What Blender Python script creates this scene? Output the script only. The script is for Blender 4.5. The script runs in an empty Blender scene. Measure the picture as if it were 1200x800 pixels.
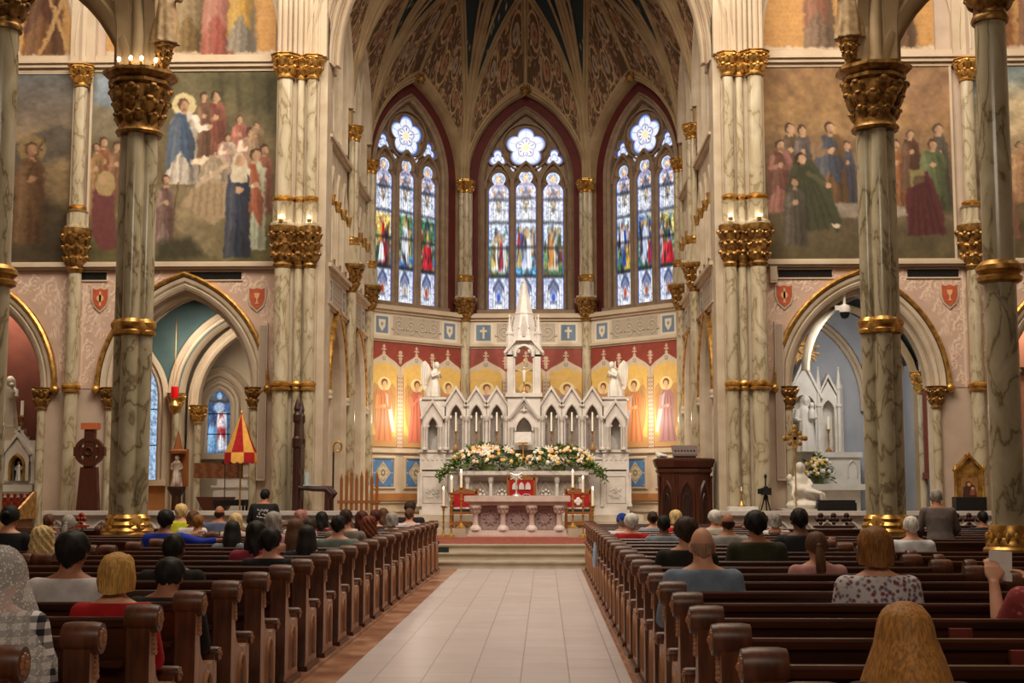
import bpy, math, random
import numpy as np
from mathutils import Vector, Matrix, noise as mnoise
R = random.Random(7)
PI = math.pi
sc = bpy.context.scene
COL = sc.collection
# ------------------------------------------------------------------ camera
F = 1600.0
CAM = Vector((0.6, 0.0, 1.55))
PITCH = math.atan(172 / F)
YAW = math.atan(38 / F)
cd = bpy.data.cameras.new('camera')
cam = bpy.data.objects.new('camera', cd)
COL.objects.link(cam)
cam.location = CAM
cam.rotation_euler = (PI / 2 + PITCH, 0, YAW)
cd.sensor_width = 36
cd.lens = F / 1200 * 36
cd.clip_end = 200
sc.camera = cam
CROT = cam.rotation_euler.to_matrix()
def at(u, v, Y):
 """world point of the 1200x800 pixel (u, v) on the plane y = Y"""
 d = CROT @ Vector(((u - 600) / F, (400 - v) / F, -1))
 return CAM + d * (Y / d.y)
def zat(v, Y):
 return at(600, v, Y).z
def xat(u, Y, v=450):
 return at(u, v, Y).x
# ------------------------------------------------------------------ materials
def lin1(c):
 return c / 12.92 if c <= 0.04045 else ((c + 0.055) / 1.055) ** 2.4
def rgb(c):
 return tuple(lin1(x / 255.0) for x in c) + (1.0,)
MATS = {}
def pmat(name, c1, c2=None, c3=None, scale=4.0, rough=0.6, metal=0.0, bump=0.0, tex='noise', stretch=(1, 1, 1),
   emit=None, estr=0.0, spec=0.4, detail=6.0, bscale=None, sheen=0.0, ramp=(0.35, 0.65), mid=None):
 """procedural material: a noise / wave / vein texture in object space mixes two or three colours"""
 if name in MATS:
  return MATS[name]
 m = bpy.data.materials.new(name)
 m.use_nodes = True
 nt = m.node_tree
 b = nt.nodes['Principled BSDF']
 b.inputs['Roughness'].default_value = rough
 b.inputs['Metallic'].default_value = metal
 b.inputs['Specular IOR Level'].default_value = spec
 b.inputs['Base Color'].default_value = rgb(c1)
 if sheen:
  b.inputs['Sheen Weight'].default_value = sheen
 tc = nt.nodes.new('ShaderNodeTexCoord')
 mp = nt.nodes.new('ShaderNodeMapping')
 mp.inputs['Scale'].default_value = stretch
 nt.links.new(tc.outputs['Object'], mp.inputs['Vector'])
 t = None
 if c2 is not None:
  if tex == 'wave':
   t = nt.nodes.new('ShaderNodeTexWave')
   t.inputs['Scale'].default_value = scale
   t.inputs['Distortion'].default_value = 6
   t.inputs['Detail'].default_value = 3
   out = t.outputs['Fac']
  elif tex == 'vein':
   t = nt.nodes.new('ShaderNodeTexNoise')
   t.inputs['Scale'].default_value = scale
   t.inputs['Detail'].default_value = detail
   t.inputs['Distortion'].default_value = 0.7
   s1 = nt.nodes.new('ShaderNodeMath'); s1.operation = 'SUBTRACT'; s1.inputs[1].default_value = 0.5
   s2 = nt.nodes.new('ShaderNodeMath'); s2.operation = 'ABSOLUTE'
   s3 = nt.nodes.new('ShaderNodeMath'); s3.operation = 'MULTIPLY'; s3.inputs[1].default_value = 5.0
   nt.links.new(t.outputs['Fac'], s1.inputs[0]); nt.links.new(s1.outputs[0], s2.inputs[0]); nt.links.new(s2.outputs[0], s3.inputs[0])
   out = s3.outputs[0]
  elif tex == 'voronoi':
   t = nt.nodes.new('ShaderNodeTexVoronoi')
   t.inputs['Scale'].default_value = scale
   out = t.outputs['Distance']
  elif tex == 'checker':
   t = nt.nodes.new('ShaderNodeTexChecker')
   t.inputs['Scale'].default_value = scale
   out = t.outputs['Fac']
  else:
   t = nt.nodes.new('ShaderNodeTexNoise')
   t.inputs['Scale'].default_value = scale
   t.inputs['Detail'].default_value = detail
   out = t.outputs['Fac']
  nt.links.new(mp.outputs['Vector'], t.inputs['Vector'])
  rp = nt.nodes.new('ShaderNodeValToRGB')
  e = rp.color_ramp.elements
  e[0].position, e[1].position = ramp
  e[0].color, e[1].color = rgb(c1), rgb(c2)
  if c3 is not None:
   n = e.new(mid or (ramp[0] + ramp[1]) / 2)
   n.color = rgb(c3)
  nt.links.new(out, rp.inputs['Fac'])
  nt.links.new(rp.outputs['Color'], b.inputs['Base Color'])
 if bump:
  bt = nt.nodes.new('ShaderNodeTexNoise')
  bt.inputs['Scale'].default_value = bscale or scale * 4
  bt.inputs['Detail'].default_value = 4
  nt.links.new(mp.outputs['Vector'], bt.inputs['Vector'])
  bn = nt.nodes.new('ShaderNodeBump')
  bn.inputs['Strength'].default_value = bump
  bn.inputs['Distance'].default_value = 0.02
  nt.links.new(bt.outputs['Fac'], bn.inputs['Height'])
  nt.links.new(bn.outputs['Normal'], b.inputs['Normal'])
 if emit is not None:
  b.inputs['Emission Color'].default_value = rgb(emit)
  b.inputs['Emission Strength'].default_value = estr
 MATS[name] = m
 return m
def vmat(name, rough=0.6, emit=0.0, metal=0.0, spec=0.3, grain=0.0):
 """material that shows the surface's own painted colours (colour attribute 'paint')"""
 if name in MATS:
  return MATS[name]
 m = bpy.data.materials.new(name)
 m.use_nodes = True
 nt = m.node_tree
 b = nt.nodes['Principled BSDF']
 b.inputs['Roughness'].default_value = rough
 b.inputs['Metallic'].default_value = metal
 b.inputs['Specular IOR Level'].default_value = spec
 a = nt.nodes.new('ShaderNodeAttribute')
 a.attribute_name = 'paint'
 if emit:
  b.inputs['Base Color'].default_value = (0.02, 0.02, 0.02, 1)
  nt.links.new(a.outputs['Color'], b.inputs['Emission Color'])
  b.inputs['Emission Strength'].default_value = emit
 else:
  nt.links.new(a.outputs['Color'], b.inputs['Base Color'])
 MATS[name] = m
 return m
def tile_mat(name, c1, c2, mortar, bw, bh, off=0.5, msize=0.008, rough=0.35, rot=0):
 m = bpy.data.materials.new(name)
 m.use_nodes = True
 nt = m.node_tree
 b = nt.nodes['Principled BSDF']
 b.inputs['Roughness'].default_value = rough
 tc = nt.nodes.new('ShaderNodeTexCoord')
 mp = nt.nodes.new('ShaderNodeMapping')
 mp.inputs['Rotation'].default_value = (0, 0, rot)
 br = nt.nodes.new('ShaderNodeTexBrick')
 br.offset = off
 br.inputs['Scale'].default_value = 1
 br.inputs['Brick Width'].default_value = bw
 br.inputs['Row Height'].default_value = bh
 br.inputs['Mortar Size'].default_value = msize
 br.inputs['Color1'].default_value = rgb(c1)
 br.inputs['Color2'].default_value = rgb(c2)
 br.inputs['Mortar'].default_value = rgb(mortar)
 ns = nt.nodes.new('ShaderNodeTexNoise')
 ns.inputs['Scale'].default_value = 2.2
 ns.inputs['Detail'].default_value = 8
 mx = nt.nodes.new('ShaderNodeMix')
 mx.data_type = 'RGBA'
 mx.blend_type = 'MULTIPLY'
 mx.inputs[0].default_value = 0.2
 rp = nt.nodes.new('ShaderNodeValToRGB')
 rp.color_ramp.elements[0].position = 0.3
 rp.color_ramp.elements[1].position = 0.62
 rp.color_ramp.elements[0].color = (0.55, 0.5, 0.48, 1)
 rp.color_ramp.elements[1].color = (1, 1, 1, 1)
 nt.links.new(tc.outputs['Object'], mp.inputs['Vector'])
 nt.links.new(mp.outputs['Vector'], br.inputs['Vector'])
 nt.links.new(mp.outputs['Vector'], ns.inputs['Vector'])
 nt.links.new(ns.outputs['Fac'], rp.inputs['Fac'])
 nt.links.new(br.outputs['Color'], mx.inputs[6])
 nt.links.new(rp.outputs['Color'], mx.inputs[7])
 nt.links.new(mx.outputs[2], b.inputs['Base Color'])
 MATS[name] = m
 return m
M = {}
M['cream'] = pmat('cream_plaster', (204, 186, 162), (188, 168, 144), scale=1.5, rough=0.75)
M['stone'] = pmat('warm_stone', (205, 190, 168), (186, 168, 144), scale=2.5, rough=0.7)
M['rib'] = pmat('painted_rib_stone', (172, 148, 112), (150, 126, 92), scale=2.0, rough=0.7)
M['pinkwall'] = pmat('pinkish_plaster', (196, 174, 156), (182, 160, 142), scale=2, rough=0.75)
M['redwall'] = pmat('dull_red_wall', (132, 58, 48), (116, 48, 40), scale=3, rough=0.75)
M['darkred'] = pmat('dark_red_wall', (96, 36, 32), (82, 30, 28), scale=3, rough=0.75)
M['brownred'] = pmat('brown_red_plaster', (120, 62, 44), (104, 52, 38), scale=3, rough=0.8)
M['peach'] = pmat('peach_plaster', (206, 140, 108), (192, 126, 96), scale=2, rough=0.8)
M['bluewall'] = pmat('blue_grey_plaster', (182, 184, 190), (168, 172, 180), scale=1.5, rough=0.75)
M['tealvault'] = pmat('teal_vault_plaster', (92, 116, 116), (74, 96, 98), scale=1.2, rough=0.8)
M['ochre'] = pmat('ochre_plaster', (176, 122, 70), (160, 106, 60), scale=2, rough=0.8)
M['green_marble'] = pmat('green_veined_marble', (108, 94, 70), (182, 172, 148), (158, 146, 118), scale=2.6, rough=0.16, tex='vein', stretch=(1, 1, 0.45), spec=0.6, ramp=(0.0, 1.0), mid=0.14, detail=10)
M['yellow_marble'] = pmat('cream_veined_marble', (140, 122, 92), (202, 190, 166), (178, 164, 136), scale=2.8, rough=0.2, tex='vein', stretch=(1, 1, 0.45), spec=0.6, ramp=(0.0, 1.0), mid=0.12, detail=10)
M['white_marble'] = pmat('white_carved_marble', (214, 206, 198), (196, 187, 180), scale=3.5, rough=0.45)
M['white_marble_plain'] = pmat('white_statue_marble', (228, 222, 212), (216, 208, 196), scale=4, rough=0.5)
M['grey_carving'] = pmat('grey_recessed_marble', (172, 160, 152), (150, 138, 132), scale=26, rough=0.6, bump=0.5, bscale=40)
M['pink_marble'] = pmat('pinkish_altar_marble', (206, 188, 180), (190, 170, 162), scale=4, rough=0.4)
M['mauve_carving'] = pmat('mauve_carved_panel', (170, 148, 144), (134, 110, 108), scale=24, rough=0.6, bump=0.8, bscale=30)
M['gold'] = pmat('gilding', (216, 170, 92), (150, 104, 48), scale=9, rough=0.34, metal=0.7)
M['oldgold'] = pmat('dark_gilding', (178, 134, 72), (98, 68, 34), scale=10, rough=0.4, metal=0.6)
M['brass'] = pmat('brass', (206, 160, 88), (170, 124, 62), scale=8, rough=0.36, metal=0.6)
M['silver'] = pmat('silver', (225, 225, 222), rough=0.3, metal=0.7)
M['pew'] = pmat('dark_pew_wood', (70, 32, 16), (42, 19, 10), scale=5, rough=0.3, stretch=(0.3, 5, 5))
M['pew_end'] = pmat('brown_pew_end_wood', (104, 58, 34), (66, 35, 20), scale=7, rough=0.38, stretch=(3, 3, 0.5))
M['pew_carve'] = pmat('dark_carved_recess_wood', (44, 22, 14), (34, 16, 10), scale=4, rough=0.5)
M['wood'] = pmat('dark_red_wood', (88, 44, 28), (58, 28, 18), scale=3, rough=0.4, tex='wave', stretch=(4, 4, 0.5))
M['throne'] = pmat('deep_brown_wood', (64, 30, 22), (44, 20, 15), scale=3, rough=0.45, tex='wave', stretch=(4, 4, 0.5))
M['pew_face_lit'] = pmat('lit_pew_face_wood', (176, 126, 92), (142, 96, 66), scale=6, rough=0.42, stretch=(3, 3, 0.5))  # same wood as the pew ends, aisle light put into a paler colour
M['red_lit'] = pmat('red_lit_wood', (170, 64, 36), (140, 48, 28), scale=4, rough=0.45)  # bench wood with the reddish light on it put into the colour
M['oak'] = pmat('golden_oak', (158, 98, 48), (124, 72, 34), scale=4, rough=0.45, tex='wave', stretch=(4, 4, 0.4))
M['midwood'] = pmat('mid_brown_wood', (118, 70, 40), (96, 54, 30), scale=3, rough=0.5, tex='wave', stretch=(0.5, 4, 4))
M['black'] = pmat('black_paint', (22, 20, 20), rough=0.5)
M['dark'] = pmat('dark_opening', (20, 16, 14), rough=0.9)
M['redcloth'] = pmat('red_cloth', (176, 22, 26), (150, 16, 22), scale=12, rough=0.85)
M['yellowcloth'] = pmat('yellow_cloth', (236, 176, 84), (222, 160, 70), scale=12, rough=0.85)
M['whitecloth'] = pmat('white_cloth', (232, 228, 222), (216, 210, 204), scale=10, rough=0.9)
M['wax'] = pmat('candle_wax', (240, 232, 214), rough=0.5, emit=(255, 236, 200), estr=0.15)
M['flame'] = pmat('candle_flame', (255, 240, 200), rough=0.5, emit=(255, 226, 170), estr=14)
M['bulb'] = pmat('lit_bulb', (255, 244, 220), rough=0.5, emit=(255, 232, 196), estr=22)
M['leaf'] = pmat('leaf_green', (70, 92, 40), (104, 120, 58), scale=9, rough=0.6)
M['leaf2'] = pmat('fresh_green', (104, 130, 56), (70, 96, 40), scale=9, rough=0.6)
M['rose_w'] = pmat('white_petals', (244, 236, 222), rough=0.7)
M['rose_p'] = pmat('peach_petals', (240, 190, 138), (228, 166, 112), scale=20, rough=0.7)
M['rose_y'] = pmat('yellow_petals', (242, 206, 118), (232, 188, 96), scale=20, rough=0.7)
M['rose_s'] = pmat('pale_salmon_petals', (240, 210, 178), rough=0.7)
M['carpet'] = pmat('red_patterned_carpet', (140, 54, 46), (168, 100, 84), scale=9, rough=0.95)
M['limestone'] = pmat('pale_step_stone', (192, 178, 160), (174, 160, 140), scale=3, rough=0.5)
M['tile'] = tile_mat('aisle_tiles', (206, 195, 195), (198, 186, 186), (158, 144, 142), 0.62, 0.40, rough=0.32, rot=PI / 2, msize=0.006)
M['border'] = pmat('brown_marble_border', (128, 84, 60), (182, 138, 110), (152, 106, 80), scale=2.2, rough=0.3, detail=8)
M['pewfloor'] = pmat('dark_wood_floor', (92, 54, 38), (72, 40, 28), scale=2, rough=0.5, tex='wave', stretch=(0.4, 3, 1))
M['skin'] = pmat('fair_skin', (206, 152, 124), (192, 136, 108), scale=8, rough=0.6)
M['skin2'] = pmat('tan_skin', (168, 112, 82), (152, 98, 70), scale=8, rough=0.6)
M['skin3'] = pmat('brown_skin', (112, 70, 50), (98, 60, 42), scale=8, rough=0.6)
M['paint'] = vmat('painted_mural', rough=0.7)
M['goldpaint'] = vmat('painted_gold_ground', rough=0.5)
M['vaultpaint'] = vmat('painted_vault', rough=0.8)
M['glass'] = vmat('stained_glass_daylight', rough=0.25, emit=1.05)
# ------------------------------------------------------------------ mesh builder
class MB:
 def __init__(s):
  s.v = []; s.f = []; s.m = []
 def add(s, vs, fs, mi=0):
  o = len(s.v)
  s.v.extend([tuple(p) for p in vs])
  for f in fs:
   s.f.append(tuple(i + o for i in f)); s.m.append(mi)
 def box(s, x0, x1, y0, y1, z0, z1, mi=0):
  s.add([(x0, y0, z0), (x1, y0, z0), (x1, y1, z0), (x0, y1, z0), (x0, y0, z1), (x1, y0, z1), (x1, y1, z1), (x0, y1, z1)],
    [(0, 3, 2, 1), (4, 5, 6, 7), (0, 1, 5, 4), (1, 2, 6, 5), (2, 3, 7, 6), (3, 0, 4, 7)], mi)
 def taper(s, c0, s0, c1, s1, mi=0):
  """frustum box between two rectangles (centre, (sx, sy)) """
  vs = []
  for c, q in ((c0, s0), (c1, s1)):
   for a, b in ((-1, -1), (1, -1), (1, 1), (-1, 1)):
    vs.append((c[0] + a * q[0] / 2, c[1] + b * q[1] / 2, c[2]))
  s.add(vs, [(0, 3, 2, 1), (4, 5, 6, 7), (0, 1, 5, 4), (1, 2, 6, 5), (2, 3, 7, 6), (3, 0, 4, 7)], mi)
 def lathe(s, prof, x=0, y=0, z=0, n=16, mi=0, a0=0.0, mat=None, cap=True):
  vs = []; fs = []
  for r, h in prof:
   for i in range(n):
    a = a0 + 2 * PI * i / n
    vs.append((x + r * math.cos(a), y + r * math.sin(a), z + h))
  k = len(prof)
  for j in range(k - 1):
   for i in range(n):
    i2 = (i + 1) % n
    fs.append((j * n + i, j * n + i2, (j + 1) * n + i2, (j + 1) * n + i))
  if cap:
   fs.append(tuple(reversed(range(n))))
   fs.append(tuple((k - 1) * n + i for i in range(n)))
  if mat is not None:
   vs = [mat @ Vector(p) for p in vs]
  s.add(vs, fs, mi)
 def tube(s, pts, r, n=6, mi=0, flat=1.0, cap=True):
  pts = [Vector(p) for p in pts]
  rs = r if isinstance(r, (list, tuple)) else [r] * len(pts)
  vs = []; fs = []
  prev = None
  for i, p in enumerate(pts):
   t = (pts[min(i + 1, len(pts) - 1)] - pts[max(i - 1, 0)])
   if t.length < 1e-9:
    t = Vector((0, 0, 1))
   t.normalize()
   if prev is None:
    ref = Vector((0, 0, 1)) if abs(t.z) < 0.9 else Vector((0, 1, 0))
    a = t.cross(ref).normalized()
   else:
    a = (prev - t * prev.dot(t))
    a = a.normalized() if a.length > 1e-6 else t.orthogonal().normalized()
   prev = a
   b = t.cross(a)
   for k in range(n):
    q = 2 * PI * k / n
    vs.append(p + a * (math.cos(q) * rs[i]) + b * (math.sin(q) * rs[i] * flat))
  for j in range(len(pts) - 1):
   for k in range(n):
    k2 = (k + 1) % n
    fs.append((j * n + k, j * n + k2, (j + 1) * n + k2, (j + 1) * n + k))
  if cap:
   fs.append(tuple(reversed(range(n))))
   fs.append(tuple((len(pts) - 1) * n + k for k in range(n)))
  s.add(vs, fs, mi)
 def ball(s, c, r, n=8, k=6, mi=0, rot=None):
  rx, ry, rz = r if isinstance(r, (list, tuple)) else (r, r, r)
  vs = [Vector((0, 0, -rz))]
  for j in range(1, k):
   a = -PI / 2 + PI * j / k
   for i in range(n):
    b = 2 * PI * i / n
    vs.append(Vector((rx * math.cos(a) * math.cos(b), ry * math.cos(a) * math.sin(b), rz * math.sin(a))))
  vs.append(Vector((0, 0, rz)))
  fs = []
  for i in range(n):
   fs.append((0, 1 + (i + 1) % n, 1 + i))
  for j in range(k - 2):
   for i in range(n):
    i2 = (i + 1) % n
    a = 1 + j * n
    fs.append((a + i, a + i2, a + n + i2, a + n + i))
  a = 1 + (k - 2) * n
  for i in range(n):
   fs.append((a + i, a + (i + 1) % n, len(vs) - 1))
  if rot is not None:
   vs = [rot @ p for p in vs]
  c = Vector(c)
  s.add([p + c for p in vs], fs, mi)
 def loft(s, rings, mi=0, cap=True):
  n = len(rings[0])
  vs = [p for r in rings for p in r]
  fs = []
  for j in range(len(rings) - 1):
   for i in range(n):
    i2 = (i + 1) % n
    fs.append((j * n + i, j * n + i2, (j + 1) * n + i2, (j + 1) * n + i))
  if cap:
   fs.append(tuple(reversed(range(n))))
   fs.append(tuple((len(rings) - 1) * n + i for i in range(n)))
  s.add(vs, fs, mi)
 # --- things that live on a vertical plane
 def pbox(s, pl, s0, s1, z0, z1, d0, d1, mi=0):
  s.pprism(pl, [(s0, z0), (s1, z0), (s1, z1), (s0, z1)], d0, d1, mi)
 def pprism(s, pl, poly, d0, d1, mi=0, back=True, fmi=None):
  n = len(poly)
  vs = [pl(a, b, d1) for a, b in poly] + [pl(a, b, d0) for a, b in poly]
  fs = [tuple(range(n))]
  if back:
   fs.append(tuple(reversed(range(n, 2 * n))))
  for i in range(n):
   j = (i + 1) % n
   fs.append((i, i + n, j + n, j))
  s.add(vs, fs, mi)
  if fmi is not None: s.m[len(s.m) - len(fs)] = fmi
 def psweep(s, pl, path, prof, mi=0, closed=False, cap=True):
  """sweep profile points (n outward, d towards the room) along a path (s, z) on the plane"""
  P = [Vector((a, b)) for a, b in path]
  N = len(P); k = len(prof)
  vs = []; fs = []
  for i, p in enumerate(P):
   a = P[(i - 1) % N] if (closed or i > 0) else None
   b = P[(i + 1) % N] if (closed or i < N - 1) else None
   ns = []
   for t in ((p - a) if a is not None else None, (b - p) if b is not None else None):
    if t is not None and t.length > 1e-9:
     t = t.normalized()
     ns.append(Vector((-t.y, t.x)))
   m = sum(ns, Vector((0, 0)))
   m = m.normalized() if m.length > 1e-6 else ns[0]
   sc_ = 1.0 / max(0.35, m.dot(ns[0]))
   for n_, d_ in prof:
    q = p + m * (n_ * sc_)
    vs.append(pl(q.x, q.y, d_))
  for i in range(N if closed else N - 1):
   i2 = (i + 1) % N
   for j in range(k - 1):
    fs.append((i * k + j, i * k + j + 1, i2 * k + j + 1, i2 * k + j))
  if cap and not closed:
   fs.append(tuple(range(k)))
   fs.append(tuple(reversed(range((N - 1) * k, N * k))))
  s.add(vs, fs, mi)
 def pwall(s, pl, s0, s1, z0, z1, openings, d=0.0, depth=0.6, mi=0, rmi=None):
  """wall face from s0..s1, z0..z1 with pointed openings (cs, half, sill, spring, apex); each opening gets its reveal"""
  rmi = mi if rmi is None else rmi
  ops = sorted((c_, h_ + .012, si_, sp_, ap_ + .012) for c_, h_, si_, sp_, ap_ in openings)
  x = s0
  q = lambda a, b, c, e: s.add([pl(a, c, d), pl(b, c, d), pl(b, e, d), pl(a, e, d)], [(0, 1, 2, 3)], mi)
  for cs, h, sill, sp, ap in ops:
   q(x, cs - h, z0, z1)
   if sill > z0:
    q(cs - h, cs + h, z0, sill)
   pts = arch_pts(cs, h, sp, ap, 14)
   for (a, b), (c, e) in zip(pts[:-1], pts[1:]):
    s.add([pl(a, b, d), pl(c, e, d), pl(c, z1, d), pl(a, z1, d)], [(0, 1, 2, 3)], mi)
   full = [(cs - h, sill)] + pts + [(cs + h, sill)]
   for (a, b), (c, e) in zip(full[:-1], full[1:]):
    s.add([pl(a, b, d), pl(c, e, d), pl(c, e, d - depth), pl(a, b, d - depth)], [(0, 3, 2, 1)], rmi)
   if sill > z0:
    s.add([pl(cs - h, sill, d), pl(cs + h, sill, d), pl(cs + h, sill, d - depth), pl(cs - h, sill, d - depth)], [(0, 3, 2, 1)], rmi)
   x = cs + h
  q(x, s1, z0, z1)
 def build(s, name, mats, smooth=35, mesh_only=False):
  me = bpy.data.meshes.new(name)
  me.from_pydata(s.v, [], s.f)
  if not isinstance(mats, (list, tuple)):
   mats = [mats]
  for m in mats:
   me.materials.append(m)
  me.polygons.foreach_set('material_index', s.m)
  if smooth:
   me.polygons.foreach_set('use_smooth', [True] * len(me.polygons))
   me.set_sharp_from_angle(angle=math.radians(smooth))
  me.update()
  if mesh_only:
   return me
  o = bpy.data.objects.new(name, me)
  COL.objects.link(o)
  return o
def arch_pts(cs, half, spring, apex, n=14):
 """left foot -> apex -> right foot of a two-centred pointed arch"""
 h = apex - spring
 Rr = (half * half + h * h) / (2 * half)
 cx = half - Rr
 a1 = math.atan2(h, -cx)
 right = [(cx + Rr * math.cos(a1 * i / n), Rr * math.sin(a1 * i / n)) for i in range(n + 1)]
 pts = [(cs - x, spring + z) for x, z in right] + [(cs + x, spring + z) for x, z in reversed(right[:-1])]
 return pts
def arch_path(cs, half, spring, apex, foot, n=14):
 return [(cs - half, foot)] + arch_pts(cs, half, spring, apex, n) + [(cs + half, foot)]
def plane(origin, ex, n):
 o, e, n = Vector(origin), Vector(ex).normalized(), Vector(n).normalized()
 def f(s, z, d=0.0):
  return o + e * s + Vector((0, 0, z)) + n * d
 return f
# ------------------------------------------------------------------ object bookkeeping
def tag(o, label=None, cat=None, group=None, kind=None):
 if label: o['label'] = label
 if cat: o['category'] = cat
 if group: o['group'] = group
 if kind: o['kind'] = kind
 return o
def struct(name, mb, mats, **k):
 return tag(mb.build(name, mats, **k), kind='structure')
def thing(name, label, cat, loc=(0, 0, 0), group=None, rz=0.0, scale=None):
 o = bpy.data.objects.new(name, None)
 COL.objects.link(o)
 o.location = loc
 o.rotation_euler = (0, 0, rz)
 if scale: o.scale = (scale,) * 3 if not isinstance(scale, tuple) else scale
 o.empty_display_size = 0.1
 return tag(o, label, cat, group)
def part(name, mb, mats, parent, local=True, **k):
 """child mesh; local = its coordinates are the parent's, else they are world coordinates"""
 o = mb.build(name, mats, **k)
 o.parent = parent
 if not local:
  top = Vector((0, 0, 0))
  q = parent
  while q is not None:
   top += Vector(q.location); q = q.parent
  o.matrix_parent_inverse = Matrix.Identity(4)
  o.location = -top
 return o
def wpart(name, mb, mats, parent, **k):
 """child mesh given in world coordinates"""
 return part(name, mb, mats, parent, local=False, **k)
def copy_tree(o, parent=None):
 c = o.copy()
 COL.objects.link(c)
 c.parent = parent
 for ch in [x for x in o.children]:
  d = copy_tree(ch, c)
  d.matrix_parent_inverse = ch.matrix_parent_inverse.copy()
 return c
def share(name, me, parent, loc=(0, 0, 0), rot=(0, 0, 0), scale=(1, 1, 1), mat=None):
 """object on shared mesh data"""
 o = bpy.data.objects.new(name, me)
 COL.objects.link(o)
 o.parent = parent
 o.location = loc; o.rotation_euler = rot; o.scale = scale
 if mat is not None:
  o.material_slots[0].link = 'OBJECT'
  o.material_slots[0].material = mat
 return o
ORD = ['first', 'second', 'third', 'fourth', 'fifth', 'sixth', 'seventh', 'eighth', 'ninth', 'tenth', 'eleventh', 'twelfth', 'thirteenth',
  'fourteenth', 'fifteenth', 'sixteenth', 'seventeenth', 'eighteenth', 'nineteenth', 'twentieth', 'twenty-first', 'twenty-second',
  'twenty-third', 'twenty-fourth', 'twenty-fifth']
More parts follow.
